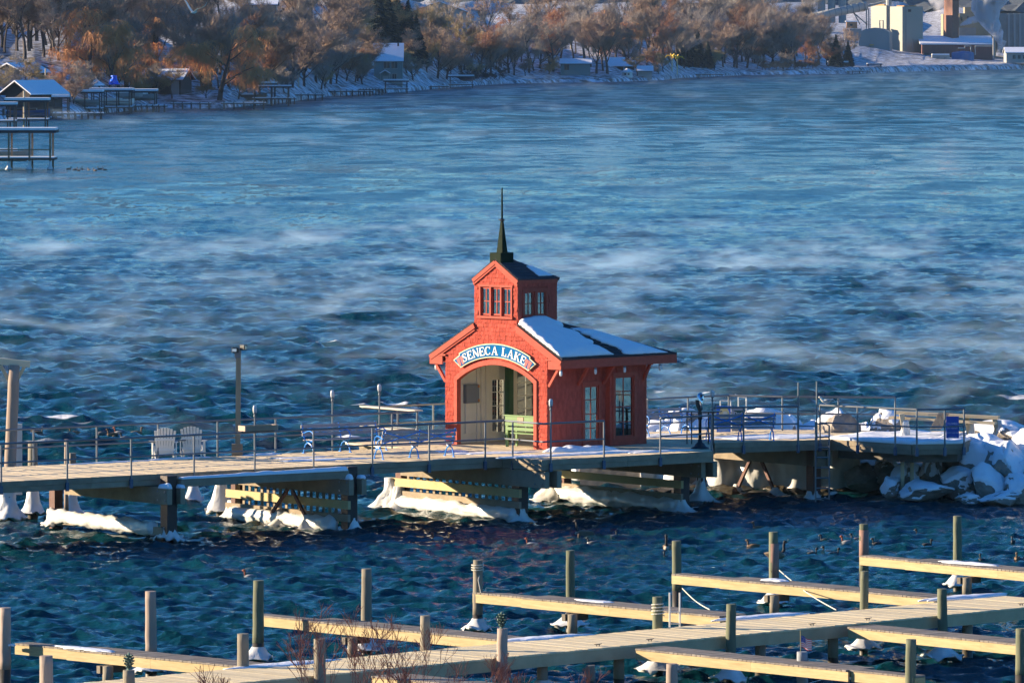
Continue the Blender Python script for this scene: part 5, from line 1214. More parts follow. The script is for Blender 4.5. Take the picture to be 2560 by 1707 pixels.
# mooring piles: x, top row, waterline row, radius, material, collar, label
PL_ = [
 (12, 1518, kw(1607) , .135, M_PILEP, None, 'pinkish tall pile cut by the left frame edge at a dock tip'),
 (378, 1477, 1692, .135, M_PILEP, .50, 'tall pinkish pile behind the leftmost finger dock'),
 (645, 1450, 1663, .135, M_PILEG, .44, 'tall greenish pile at the tip of the second finger dock'),
 (916, 1421, 1640, .130, M_PILE, .45, 'tall brown grey pile rising behind the second finger dock'),
 (1194, 1399, 1590, .125, M_PILE, .38, 'pile with a rope knotted round its head at the middle finger tip'),
 (1427, 1375, 1578, .115, M_PILEG, .52, 'tall slim pale green pile behind the middle finger dock'),
 (1693, 1351, 1528, .125, M_PILEG, None, 'pale pile at the tip of the finger dock right of centre'),
 (1935, 1329, 1520, .125, M_PILEG, .45, 'tall pile with a reddish stained lower half and a rope tied on'),
 (2160, 1309, 1482, .125, M_PILEG, None, 'tall pile with a reddish band at the tip of the right finger dock'),
 (2394, 1289, 1478, .120, M_PILEG, .42, 'rightmost tall green pile standing behind the snowy finger dock'),
 (118, 1638, kw(yf(118)) - 20, .150, M_PILEP, None, 'short pinkish pile cut by the bottom edge at far left'),
 (322, 1674, kw(yf(322)) - 10, .135, M_PILE, None, 'bottom left pile topped with a spiky green grey finial'),
 (608, 1583, kw(yb(608)) - 3, .135, M_PILE, None, 'short pile behind the main dock beside a snow strip at left'),
 (800, 1596, kw(yf(800)) + 3, .135, M_PILE, None, 'short pile in front of the main dock among red twigs'),
 (1063, 1538, kw(yb(1063)) - 3, .120, M_PILE, None, 'short pile leaning by the root of the second finger dock'),
 (1254, 1570, kw(yf(1254)) + 3, .125, M_PILEP, None, 'pile by the main dock topped with a green spiky finial'),
 (1645, 1491, kw(yb(1645)) - 2, .125, M_PILEG, .60, 'short green pile with a rope round it beside the white dock ladder'),
 (1826, 1509, kw(yf(1826)) + 3, .120, M_PILEG, .46, 'green pile before the main dock left of the cleat'),
 (2006, 1628, 1775, .125, mat('grey blue pile', (.25, .27, .29), .8, var=.3, scale=3, stretch=(1, 1, .2), bump=.4, bscale=9), None, 'grey pile with a small striped flag on its top'),
 (1679, 1658, 1800, .130, M_PILEP, None, 'short pale pile at the bottom edge below the main dock'),
 (2357, 1471, kw(yf(2357)) + 3, .120, M_PILEG, .50, 'dark green pile before the main dock near the right edge'),
 (2275, 1597, 1815, .120, M_PILEG, None, 'greenish pile at the tip of the near finger dock'),
 (2553, 1570, kw(1620), .130, M_PILEG, None, 'pile cut by the right frame edge at the near finger dock'),
 (2159, 1427, kw(yb(2159)) - 2, .105, M_PILEG, .46, 'short green pile behind the main dock in front of the banded pile'),
 (1477, 1705, kw(yf(1477)) + 14, .105, M_PILE, None, 'tip of a low pile peeping in at the bottom edge'),
]
PP = {}
for i, (x, yt, yw_, r, m, col_, lb) in enumerate(PL_):
    p = P(x, yw_, 0); s_ = FPX / p.y; zt_ = max(CAMH - (yt - HZ) / s_, .9)
    PP[x] = round_pile(p, zt_, r, m, lb, collar=col_, ctop=.46, seed=i, group='round timber mooring piles', lean=rp_.uniform(-.05, .05)); PP[x]['zt'] = zt_
for x in (1356, 1640): pass
p = P(1356, kw(yf(1356)), 0); p.y += .5
tag(ice_blob(p, .62, .15, .1, .5, seed=88, n=20, flare=1.2).build('ice_collar', M_ICE, smooth=True), 'round ice collar on the support pile at the bottom centre', 'ice')
for x in (1935, 2160):                                        # reddish lower band
    g = PP[x]; r_ = .131; MB().tube([(0, 0, .75 if x == 2160 else .65), (0, 0, 1.72)], r_, 14).build('stained_band', mat('reddish stain', (.22, .12, .09), .85, col2=(.34, .2, .15), scale=3, bump=.3), g, smooth=True)
for x in (322, 1254):
    g = PP[x]; b = MB(); zt_ = g['zt']
    for k in range(5):
        for j in range(8): a_ = j * math.pi / 4 + k * .4; rr_ = .085 * math.sin(math.pi * (k + 1) / 6.5) + .02; b.tube([(math.cos(a_) * rr_ * .5, math.sin(a_) * rr_ * .5, zt_ + .06 + .06 * k), (math.cos(a_) * rr_ * 1.25, math.sin(a_) * rr_ * 1.25, zt_ + .085 + .06 * k)], [.03, .012], 5)
    b.lathe((0, 0, zt_), [(.05, 0), (.03, .05), (.05, .12), (.05, .25), (.015, .38)], 8); b.build('finial', mat('verdigris finial', (.10, .15, .11), .5, metal=.3, var=.4, scale=20), g)
# flag
g = PP[2006]; zt_ = g['zt']; fg = MB().tube([(-.04, 0, zt_), (-.045, 0, zt_ + .48)], .008, 6).build('flag_stick', mat('brass stick', (.4, .3, .12), .4), g)
W_, H_ = .24, .26
def fl(u, v): return Vector((-.03 + u * W_, .02 * math.sin(u * 7), zt_ + .10 + v * H_ - .10 * u + .015 * math.sin(u * 8)))
def fpatch(u0, u1, v0, v1, m, name, off):
    b = MB(); n = 6; b.v = [tuple(fl(u0 + (u1 - u0) * i / n, v) + Vector((0, off * e_, 0))) for e_ in (1, .2) for v in (v0, v1) for i in range(n + 1)]
    for i in range(n): q = (i, i + 1, n + 2 + i, n + 1 + i); b.f.append(q); b.f.append(tuple(2 * n + 2 + k for k in reversed(q)))
    b.build(name, m, fg)
for k in range(13): fpatch(0, 1, k / 13, (k + 1) / 13, mat('flag red', (.6, .04, .05), .7) if k % 2 == 0 else M_WHITE, 'stripe', -.004)
fpatch(0, .42, 6 / 13, 1, mat('flag blue', (.03, .05, .25), .7), 'canton', -.007)
b = MB()
for i in range(6):
    for j in range(5): q = fl(.035 + .07 * i, 6 / 13 + .05 + .1 * j); b.box(q + Vector((0, -.009, 0)), (.006, .002, .006))
b.build('star', M_WHITE, fg, kind='stuff')
# ropes
def rope(pts, label, r=.014, m=mat('pale rope', (.6, .56, .46), .8)): tag(MB().tube(pts, r, 6).build('rope', m), label, 'rope')
def sag(a, c, n=8, d=.1): return [a.lerp(c, i / n) - Vector((0, 0, d * math.sin(math.pi * i / n))) for i in range(n + 1)]
g = PP[1935]; a = g.location + Vector((.13, -.05, 1.02)); rope(sag(a, P(2090, yb(2090), ZK) + Vector((0, 0, .03)), d=.08), 'white mooring rope from the stained pile down to the main dock')
g = PP[1693]; a = g.location + Vector((.13, -.05, .62)); rope(sag(a, P(1775, 1527, ZK - .03) + Vector((0, .2, .02)), d=.06), 'short white rope from the finger tip pile to the finger root')
g = PP[1194]; zt_ = g['zt']; pts = [g.location + Vector((.15 * math.cos(t_), .15 * math.sin(t_), zt_ - .28 + .01 * t_ + .02 * math.sin(t_))) for t_ in [k * .5 for k in range(40)]]
rope(pts + [g.location + Vector((.02, -.17, zt_ - .5)), g.location + Vector((.1, -.18, zt_ - .9)), g.location + Vector((.22, -.2, 1.25)), g.location + Vector((.6, -.1, 1.2)), g.location + Vector((.8, 0, 1.18))], 'rope coiled round the pile head and trailing onto the middle finger dock')
g = PP[1645]; rope([g.location + Vector((.15 * math.cos(t_), .15 * math.sin(t_), g['zt'] - .45 + .012 * t_)) for t_ in [k * .5 for k in range(50)]], 'rope wound round the short green pile by the dock ladder')
# dock ladder and cleats
p = P(1687, yb(1687) - 3, ZK)
g = empty('dock_ladder', w3(p, 0), 0, 'white two rail dock ladder standing at the back edge of the main dock', 'ladder')
for dx in (-.12, .12): MB().tube([(dx, 0, .2), (dx, 0, ZK + .78)], .022, 6).build('rail', M_WHITE, g)
for k in range(5): MB().tube([(-.12, 0, .35 + .28 * k), (.12, 0, .35 + .28 * k)], .014, 6).build('rung', M_WHITE, g)
for x in (1495, 2030, 1625, 2170, 2553):
    p = P(x, yf(x) - 5, ZK); g = empty('dock_cleat', p, math.atan2(mdir.y, mdir.x), 'dark iron cleat on the front edge of the main dock', 'cleat', 'iron cleats along the main dock edge')
    MB().tube([(-.13, 0, .055), (-.06, 0, .045), (.06, 0, .045), (.13, 0, .055)], [.007, .011, .011, .007], 6).build('horn', M_BLACK, g); b = MB()
    b.tube([(-.04, 0, 0), (-.04, 0, .04)], .012, 6); b.tube([(.04, 0, 0), (.04, 0, .04)], .012, 6); b.build('foot', M_BLACK, g)
frz = math.atan2(FG[1][2].y, FG[1][2].x)
for i, (x, y, rx, ry, h_, rz, z, lb) in enumerate((
    (215, 1621, .95, .22, .03, frz, ZK - .03, 'snow streak on the leftmost finger dock'), (1490, 1502, .55, .2, .02, frz, ZK - .03, 'pair of faint snow streaks on the middle finger dock'), (1940, 1450, .5, .25, .04, frz, ZK - .03, 'snow patch on the finger dock beside the stained pile'),
    (2420, 1408, 1.0, .25, .05, frz, ZK - .03, 'long snow strip on the farthest right finger dock'), (1350, 1594, 1.3, .32, .04, mdir.y, ZK, 'snow patch at the root of the second finger dock'), (1895, 1541, 1.5, .33, .05, mdir.y, ZK, 'snow patch at the root of the middle finger dock'),
    (2415, 1492, 1.4, .3, .06, mdir.y, ZK, 'snow patch at the right edge root of a finger dock'), (710, 1659, 1.3, .3, .04, mdir.y, ZK, 'snow strip on the main dock beside the short left pile'), (15, 1609, .3, .1, .02, frz, ZK - .03, 'tiny snow patch on the leftmost finger tip'))):
    mound('snow_patch', P(x, y, z + .004), rx, ry, h_, 40 + i, None, lb, rz=rz, rough=.5, n=44)
# ------------------------------------------------------------------ waterfowl
BM_ = {}
def fowl_proto(kind):
    sz, neck, cb, ch, cn, cbr = {'coot': (.30, .10, (.045, .045, .05), (.02, .02, .022), (.02, .02, .02), (.06, .06, .06)), 'goose': (.62, .30, (.20, .14, .09), (.015, .015, .018), (.015, .015, .018), (.45, .38, .3)),
                          'redhead': (.36, .12, (.30, .30, .31), (.28, .06, .02), (.28, .06, .02), (.03, .03, .03)), 'white': (.36, .10, (.16, .16, .16), (.02, .03, .03), (.05, .05, .05), (.6, .58, .54)), 'brown': (.40, .12, (.18, .11, .06), (.14, .08, .04), (.14, .08, .04), (.22, .14, .08))}[kind]
    L = sz; b = MB(); pr = [(-.55, .005, .20), (-.48, .05, .16), (-.3, .14, .12), (-.05, .20, .10), (.2, .19, .09), (.38, .12, .10), (.46, .04, .12)]
    b.tube([(x * L, 0, z * L) for x, r, z in pr], [r * L for x, r, z in pr], 10); body = b.mesh('body', True); body.materials.append(mat('plumage ' + kind, cb, .8, var=.25, scale=20))
    b = MB(); b.tube([(.28 * L, 0, .14 * L), (.40 * L, 0, .2 * L + neck * .3), (.38 * L, 0, .16 * L + neck * .75), (.42 * L, 0, .18 * L + neck)], [.10 * L * .8, .065 * L, .05 * L + .008, .05 * L + .01], 8); nk = b.mesh('neck', True); nk.materials.append(mat('neck ' + kind, cn, .8))
    hx, hz = .45 * L, .20 * L + neck + .01; r = .028 + .05 * L * .6
    b = MB(); b.tube([(hx - r * 1.3, 0, hz), (hx - r * .8, 0, hz + .005), (hx, 0, hz + .01), (hx + r * .8, 0, hz), (hx + r * 1.25, 0, hz - .005)], [.2 * r, r * .8, r, r * .75, r * .3], 8); hd_ = b.mesh('head', True); hd_.materials.append(mat('head ' + kind, ch, .7))
    b = MB(); b.tube([(hx + r, 0, hz - .005), (hx + r * 1.4 + .06 * L, 0, hz - .012)], [.014, .005], 6); bk = b.mesh('beak'); bk.materials.append(mat('beak ' + kind, (.55, .55, .5) if kind == 'coot' else (.03, .03, .03), .5))
    b = MB(); 
    for sy in (-1, 1): b.tube([(-.5 * L, sy * .03 * L, .20 * L), (-.2 * L, sy * .13 * L, .2 * L), (.15 * L, sy * .14 * L, .19 * L), (.26 * L, sy * .1 * L, .14 * L)], [.02 * L, .08 * L, .08 * L, .02 * L], 6)
    wg = b.mesh('wing', True); wg.materials.append(mat('wing ' + kind, tuple(c * .8 for c in cb), .8, var=.3, scale=18))
    br = MB().tube([(.30 * L, 0, .10 * L), (.42 * L, 0, .11 * L), (.475 * L, 0, .13 * L)], [.15 * L, .10 * L, .03 * L], 8).mesh('breast', True); br.materials.append(mat('breast ' + kind, cbr, .8))
    BM_[kind] = [('body', body), ('neck', nk), ('head', hd_), ('beak', bk), ('wing', wg), ('breast', br)]
for k in ('coot', 'goose', 'redhead', 'white', 'brown'): fowl_proto(k)
FN = {'coot': ('coot', 'duck'), 'goose': ('goose', 'goose'), 'redhead': ('duck', 'duck'), 'white': ('duck', 'duck'), 'brown': ('duck', 'duck')}
def fowl(kind, x, y, deg, label, sc3=1.0, group='water birds swimming on the lake'):
    p = P(x, y + 2, 0); g = empty(FN[kind][0], p + Vector((0, 0, .0)), R(deg), label, FN[kind][1], group); g.scale = (sc3,) * 3
    for nm, me in BM_[kind]: link(nm, me, None, g)
for a in (('redhead', 624, 1442, 170, 'red headed grey duck alone left of centre beyond the second finger dock'), ('goose', 1460, 1337, 155, 'brown goose with an upright neck below the pavilion'), ('white', 1535, 1342, 60, 'small black and white duck right of the upright goose'),
          ('brown', 1434, 1353, 20, 'dim duck just below left of the upright goose'), ('white', 1482, 1358, 175, 'pale duck below the upright goose'), ('redhead', 1329, 1361, 170, 'red headed duck lying left of the goose group'), ('goose', 1669, 1372, 260, 'goose facing the viewer left of the slim pale pile'),
          ('coot', 1664, 1392, 250, 'small dark bird directly below the goose facing the viewer'), ('brown', 1897, 1321, 180, 'brown duck in the dark water under the splayed braces'), ('brown', 1883, 1366, 175, 'brown duck left of the tall stained pile'), ('goose', 1939, 1390, 5, 'black necked goose half hidden by the tall stained pile'),
          ('coot', 2031, 1384, 5, 'dark coot on the left of the close trio'), ('coot', 2062, 1350, 175, 'grey coot above the close trio'), ('coot', 2069, 1380, 170, 'dark coot in the middle of the close trio'), ('coot', 2086, 1384, 10, 'dark coot on the right of the close trio'),
          ('redhead', 2117, 1356, 170, 'brown headed duck left of the banded pile'), ('white', 2141, 1349, 175, 'white flanked duck touching the banded pile from the left'), ('coot', 2192, 1359, 178, 'dark grey coot right of the banded pile'), ('coot', 2301, 1336, 175, 'grey coot left of the rightmost tall pile'),
          ('coot', 2318, 1362, 5, 'small coot with raised head left of the rightmost tall pile'), ('coot', 2533, 1354, 250, 'dark coot near the right edge in glittering water'), ('brown', 2543, 1398, 260, 'duck facing the viewer at the right edge'), ('coot', 2451, 1400, 90, 'coot half hidden behind the snowy finger dock'),
          ('white', 954, 1208, 10, 'black headed white duck seen under the pier'), ('white', 946, 1227, 10, 'grey white duck just below the black headed one under the pier'), ('redhead', 1094, 1348, 170, 'red headed duck in the dark water below the slatted fender')): fowl(*a)
for i, (x, y, d, k) in enumerate(((68, 1089, 20, 'brown'), (95, 1083, 30, 'brown'), (186, 1083, 190, 'brown'), (254, 1083, 180, 'white'), (281, 1087, 200, 'brown'), (297, 1082, 170, 'redhead'), (313, 1095, 180, 'white'), (298, 1104, 190, 'brown'), (342, 1083, 10, 'brown'))):
    fowl(k, x, y, d, 'duck bobbing with the small flock behind the pier railing at left', 1.1, 'flock of ducks behind the left pier railing')
for i, x in enumerate((172, 188, 197, 205, 222, 238, 250, 262)): fowl('brown', x, 422 + (i % 3) * 2, 30 * i, 'tiny dark duck in the far flock right of the ice footed boat shelter', 1.3, 'far flock of ducks')
# gulls
def gull_fly(p, sc3, label, rz=0.0):
    g = empty('flying_gull', p, rz, label, 'gull'); g.scale = (sc3,) * 3
    b = MB(); pr = [(-.26, .01, .0), (-.15, .045, 0), (0, .07, 0), (.12, .06, .01), (.2, .04, .02), (.25, .035, .025), (.29, .008, .015)]; b.tube([(x, 0, z) for x, r, z in pr], [r for x, r, z in pr], 10); b.build('body', M_WHITE, g, smooth=True)
    for sy in (-1, 1):
        b = MB(); st_ = [(0, .04, .02, .13), (.25, .30, .20, .12), (.5, .52, .24, .09), (.8, .72, .36, .05), (1, .80, .52, .008)]
        if sy > 0: st_ = [(0, .04, .02, .13), (.25, .22, .26, .12), (.5, .36, .50, .09), (.8, .50, .66, .05), (1, .62, .80, .008)]
        v = []
        for f, y_, z_, c in st_: v += [(.06 - f * .1, sy * y_, z_ + .008), (.06 - f * .1 - c * 1.6, sy * y_, z_ + .002), (.06 - f * .1 - c * 1.6, sy * y_, z_ - .006), (.06 - f * .1, sy * y_, z_ - .010)]
        b.v = v
        for i in range(4):
            for j in range(4): b.f.append((i * 4 + j, i * 4 + (j + 1) % 4, i * 4 + 4 + (j + 1) % 4, i * 4 + 4 + j))
        b.f += [(0, 1, 2, 3), (16, 19, 18, 17)]; b.build('wing', M_WHITE, g)
    MB().tube([(.28, 0, .015), (.34, 0, .0)], [.014, .005], 6).build('beak', MATS['yellow beak'], g)
    return g
gull_fly(PD(484, 32, 330), 1.0, 'white gull gliding with raised wings before the far hillside', R(62))
# ------------------------------------------------------------------ red twigs in the near foreground
M_TWIG = mat('red brown twig', (.15, .045, .025), .7, var=.3, scale=5)
def shrub(p, h, seed, label, spread=.5, n=9, lean=0.0):
    r3 = random.Random(seed); b = MB()
    g = empty('bare_shrub', p, 0, label, 'shrub', 'bare red twig shrubs at the bottom edge')
    def grow(p0, d, L, r, lv):
        pts = [p0]; d = d.copy(); k = 6; side = []
        for i in range(k):
            d = (d + Vector((r3.uniform(-1, 1), r3.uniform(-1, 1), r3.uniform(-.2, .6))) * .09).normalized(); pts.append(pts[-1] + d * L / k)
            if lv < 3 and i > 0 and r3.random() < (.75 if lv < 2 else .5): side.append((pts[-1], d.copy(), L * (1 - i / k) * .62 + .15, r * (1 - i / k / 1.3) * .62))
        b.tube(pts, [max(.005, r * (1 - .8 * i / k)) for i in range(k + 1)], 4, cap=False)
        for p1, d1, l1, r1 in side:
            a_ = r3.uniform(0, 6.28); d2 = (d1 + Vector((math.cos(a_), math.sin(a_), .2)) * r3.uniform(.35, .8)).normalized(); grow(p1, d2, l1, r1, lv + 1)
    for i in range(n):
        a_ = r3.uniform(0, 6.28); grow(Vector((r3.uniform(-.12, .12), r3.uniform(-.12, .12), -.1)), Vector((math.cos(a_) * spread * r3.random() + lean, math.sin(a_) * spread * r3.random(), 1)).normalized(), h * .95 * r3.uniform(.6, 1), .012, 0)
    b.build('twigs', M_TWIG, g, fix=False)
for i, (x, D, h_, sp_, n_, ln, lb) in enumerate(((560, 138, 1.4, .8, 4, -.2, 'sparse red twig shrub before the leftmost finger dock'), (780, 137, 2.6, .45, 5, 0, 'tall red twig shrub before the short pile in twigs'), (880, 138, 2.2, .5, 4, .1, 'red twig shrub before the second finger dock'),
                                            (985, 137, 2.6, .5, 6, .0, 'thickest red twig shrub at the bottom centre left'), (1060, 138, 2.1, .9, 4, .4, 'red twig shrub leaning right across the main dock'), (1250, 139, 1.6, .8, 4, .3, 'low red twig shrub below the spiky topped pile'), (1420, 139, 1.3, .9, 3, .2, 'thin red twig sprays right of the spiky topped pile'))):
    shrub(Vector(((x - 1280) * D / FPX, D, .45)), h_, 60 + i, lb, sp_, n_, ln)
b = MB(); b.v = [(-60, 141, -.6), (60, 141, -.6), (60, 139.5, .42), (-60, 139.5, .42), (60, 60, 3), (-60, 60, 3)]; b.f = [(0, 1, 2, 3), (3, 2, 4, 5)]
tag(b.build('near_bank', M_SNOW), kind='structure')
# ------------------------------------------------------------------ far shore
SH = [(-500, 330), (0, 300), (180, 292), (380, 272), (560, 271), (700, 258), (815, 242), (880, 238), (1000, 231), (1150, 217), (1260, 210), (1400, 207), (1520, 206), (1660, 201), (1700, 196), (1850, 189), (2000, 187), (2120, 185), (2300, 179), (2560, 173), (3100, 170)]
def ysh(x):
    for (a, ya), (c, yc) in zip(SH, SH[1:]):
        if a <= x <= c: return ya + (yc - ya) * (x - a) / (c - a)
    return SH[0][1] if x < SH[0][0] else SH[-1][1]
def dsh(x): return FPX * CAMH / (ysh(x) - HZ)
OFF = [-8, 0, 1.5, 5, 14, 30, 60, 100, 160, 240, 350, 500, 700, 1000]
ZL = [-1.2, .1, .7, 1.1, 1.7, 2.8, 5.5, 8.5, 12, 15, 18, 20, 22, 24]; ZRt = [-1.2, .2, 1.0, 1.6, 1.9, 2.2, 2.6, 3.4, 5.5, 8, 12, 16, 20, 24]
def ground(x, off):
    f = min(1, max(0, (x - 1750) / 350)); f = f * f * (3 - 2 * f)
    for i in range(len(OFF) - 1):
        if OFF[i] <= off <= OFF[i + 1]:
            k = (off - OFF[i]) / (OFF[i + 1] - OFF[i]); a = ZL[i] + (ZL[i + 1] - ZL[i]) * k; b = ZRt[i] + (ZRt[i + 1] - ZRt[i]) * k
            z = a * (1 - f) + b * f; D = dsh(x) + off; X = (x - 1280) * D / FPX
            return z * (1 + .22 * rnz(X / 40, D / 60, 2) * (1 if off > 20 else .2)) + (.35 * rnz(X / 6, D / 6, 5) if off > 3 else 0)
    return ZL[-1]
b = MB(); xs_ = list(range(-500, 3101, 12)); b2 = []
for off in OFF:
    for x in xs_:
        D = dsh(x) + off + (1.5 * rnz(x / 30., 3) if off > -8 else 0); b.v.append(((x - 1280) * D / FPX, D, ground(x, off)))
n_ = len(xs_)
for j in range(len(OFF) - 1):
    for i in range(n_ - 1): b.f.append((j * n_ + i, j * n_ + i + 1, (j + 1) * n_ + i + 1, (j + 1) * n_ + i))
M_GND = mat('snowy shore ground', (.09, .065, .05), .8, col2=(.74, .77, .84), scale=.45, detail=9, contrast=2.6, mid=.515)
tag(b.build('shore_ground', M_GND, smooth=True, fix=False), kind='structure')
# distant wooded hill
b = MB(); nx, ny = 120, 26
for j in range(ny):
    for i in range(nx):
        X = -420 + 840 * i / (nx - 1); f = j / (ny - 1); D = 2900 + 900 * f; z = 20 + 48 * f * (1 + .25 * rnz(X / 160, 1)) + 5 * rnz(X / 14, D / 18) + 3 * rnz(X / 5, D / 6); b.v.append((X, D, z))
for j in range(ny - 1):
    for i in range(nx - 1): b.f.append((j * nx + i, j * nx + i + 1, (j + 1) * nx + i + 1, (j + 1) * nx + i))
tag(b.build('wooded_hill', mat('distant winter forest', (.012, .022, .03), .9, col2=(.06, .065, .07), scale=.09, detail=8, contrast=1.2), fix=False), kind='structure')
# ------------------------------------------------------------------ trees
def tree_mesh(seed, H, spread, kind):
    """bare broadleaf tree: limbs (trunk mesh) and fine twigs (crown mesh)"""
    r3 = random.Random(seed); np_ = np.random.RandomState(seed); T = MB(); Cw = MB(); ends = []
    droop = -.55 if kind == 'willow' else 0.12
    def grow(p0, d, L, r, lv):
        k = 5; pts = [p0]; d = d.copy()
        for i in range(k):
            g = .25 if lv < 2 else droop
            d = (d + Vector((r3.uniform(-1, 1), r3.uniform(-1, 1), r3.uniform(-.6, .8))) * .16 + Vector((0, 0, g * .12 * (i + 1 if kind == 'willow' and lv > 1 else 1)))).normalized(); pts.append(pts[-1] + d * L / k)
            if lv > 1: ends.append((pts[-1], d.copy()))
        (T if lv < 2 else Cw).tube(pts, [max(.02, r * (1 - .75 * i / k)) for i in range(k + 1)], 5 if lv < 2 else 3, cap=False)
        if lv < 4:
            m = {0: r3.randint(7, 9), 1: 6, 2: 4, 3: 3}[lv]
            for i in range(m):
                f = r3.uniform(.22 if lv == 0 else .2, 1); j = min(k - 1, int(f * k)); p1 = pts[j].lerp(pts[j + 1], f * k - j); a_ = r3.uniform(0, 6.28) + i * 2.4
                d2 = (d * .7 + Vector((math.cos(a_), math.sin(a_), .15)) * spread * r3.uniform(.6, 1.1)).normalized()
                grow(p1, d2, L * r3.uniform(.42, .62) * (1.25 if lv == 0 else 1), r * .5 * (1 - .5 * f), lv + 1)
    grow(Vector((0, 0, -.3)), Vector((r3.uniform(-.08, .08), r3.uniform(-.08, .08), 1)), H * .52, H * .022, 0)
    P0 = np.array([tuple(e[0]) for e in ends]); D0 = np.array([tuple(e[1]) for e in ends]); N = 4600
    ii = np_.randint(0, len(P0), N); dirs = D0[ii] * .7 + np_.normal(0, .55, (N, 3)); dirs[:, 2] += (-1.3 if kind == 'willow' else .25)
    dirs /= np.linalg.norm(dirs, axis=1)[:, None]; Ln = np_.uniform(.5, 1.25, N)[:, None] * H / 14 * (1.25 if kind == 'willow' else 1); st = P0[ii] + np_.normal(0, .12, (N, 3)); sd_ = np.cross(dirs, np_.normal(0, 1, (N, 3))); sd_ /= np.linalg.norm(sd_, axis=1)[:, None]
    w_ = np_.uniform(.013, .028, N)[:, None] * H / 14
    V = np.stack([st - sd_ * w_, st + sd_ * w_, st + dirs * Ln + sd_ * w_ * .3, st + dirs * Ln - sd_ * w_ * .3], 1).reshape(-1, 3); k0 = len(Cw.v)
    Cw.v += [tuple(v) for v in V]; Cw.f += [(k0 + 4 * i, k0 + 4 * i + 1, k0 + 4 * i + 2, k0 + 4 * i + 3) for i in range(N)]
    return T.mesh('trunk'), Cw.mesh('crown')
def conifer_mesh(seed, H):
    r3 = random.Random(seed); T = MB().tube([(0, 0, -.3), (0, 0, H * .97)], H * .016, 6, r2=.02); Cw = MB(); z = H * .10
    while z < H:
        R_ = H * .20 * (1 - z / H) ** .8 + .1; m = int(8 + R_ * 5)
        for i in range(m):
            a_ = r3.uniform(0, 6.28); r = R_ * r3.uniform(.65, 1.1); c, s = math.cos(a_), math.sin(a_); w_ = .22 + r * .16; zz_ = z + r3.uniform(-.2, .2)
            k0 = len(Cw.v); Cw.v += [(0, 0, zz_ + .12), (c * r * .6 - s * w_, s * r * .6 + c * w_, zz_ - .12 * r), (c * r, s * r, zz_ - .34 * r), (c * r * .6 + s * w_, s * r * .6 - c * w_, zz_ - .12 * r), (c * r * .5, s * r * .5, zz_ - .5 * r)]
            Cw.f += [(k0, k0 + 1, k0 + 2), (k0, k0 + 2, k0 + 3), (k0 + 1, k0 + 4, k0 + 2), (k0 + 3, k0 + 2, k0 + 4)]
        z += .28
    return T.mesh('trunk'), Cw.mesh('crown')
M_BARK = mat('dark bark', (.065, .05, .045), .9, var=.3, scale=2)
def twm(name, c, ob=.22): return mat(name, c, .85, var=.25, scale=.35, obvar=ob)
TW_ = {'brown': twm('brown winter twigs', (.34, .235, .165)), 'grey': twm('grey winter twigs', (.31, .255, .21)), 'red': twm('russet winter twigs', (.36, .17, .085)), 'willow': twm('orange willow twigs', (.62, .29, .11), .12), 'olive': twm('olive brown twigs', (.36, .26, .12)), 'dark': twm('dark evergreen', (.018, .032, .026), .2)}  # the evergreen tone is a dark green of its own
PROT = {}
for i in range(5): PROT['b%d' % i] = tree_mesh(100 + i, 14, (.75, .95, .6, .85, 1.05)[i], 'bare')
for i in range(2): PROT['w%d' % i] = tree_mesh(200 + i, 14, 1.15, 'willow')
for i in range(2): PROT['c%d' % i] = conifer_mesh(300 + i, 14)
PR = {}
def proto(shape, col_):
    if (shape, col_) not in PR:
        t_, c = PROT[shape]; t_.materials.clear(); t_.materials.append(M_BARK); c2 = c.copy(); c2.materials.clear(); c2.materials.append(TW_[col_]); PR[(shape, col_)] = (t_, c2)
    return PR[(shape, col_)]
rt = random.Random(77)
def tree(x, off, H, shape, col_, label, group, name=None, wsc=1.0):
    D = dsh(x) + off; p = Vector(((x - 1280) * D / FPX, D, ground(x, off) - .2)); t_, c = proto(shape, col_)
    g = empty(name or ('conifer' if shape[0] == 'c' else 'willow_tree' if shape[0] == 'w' else 'bare_tree'), p, rt.uniform(0, 6.28), label, 'tree', group); s_ = H / 14; g.scale = (s_ * wsc, s_ * wsc, s_)
    link('trunk', t_, None, g); link('crown', c, None, g)
ZONES = [  # x0, x1, off0, off1, count, H0, H1, colours, label
 (-60, 900, 22, 45, 30, 12, 18, ('brown', 'grey', 'brown', 'red'), 'bare brown tree at the foot of the wooded slope on the left'),
 (-60, 900, 55, 100, 34, 13, 19, ('brown', 'grey', 'brown'), 'bare tree standing mid slope behind the left boathouses'),
 (-60, 980, 120, 230, 36, 14, 20, ('grey', 'brown', 'brown'), 'bare tree high on the left hillside at the top edge'),
 (-60, 290, 98, 190, 22, 14, 19, ('brown', 'grey'), 'bare tree on the slope above the left gabled boathouse'),
 (890, 1110, 45, 120, 15, 12, 18, ('brown', 'grey', 'olive'), 'bare tree behind the grey green two storey house'),
 (1010, 1330, 18, 60, 20, 9, 15, ('brown', 'olive', 'red', 'grey'), 'bare tree on the bank right of the two storey house'),
 (1010, 1700, 80, 200, 24, 11, 16, ('grey', 'brown', 'red'), 'bare tree up the slope in the middle of the far shore'),
 (1330, 1700, 16, 60, 24, 13, 18, ('grey', 'brown', 'grey', 'red'), 'tall bare tree around the white shore cottages'),
 (1700, 2110, 20, 60, 30, 12, 18, ('brown', 'grey', 'brown', 'red'), 'bare tree of the dense grove left of the pale silos'),
 (1700, 2030, 80, 170, 20, 13, 19, ('brown', 'grey'), 'bare tree at the back of the grove below the big tank'),
]
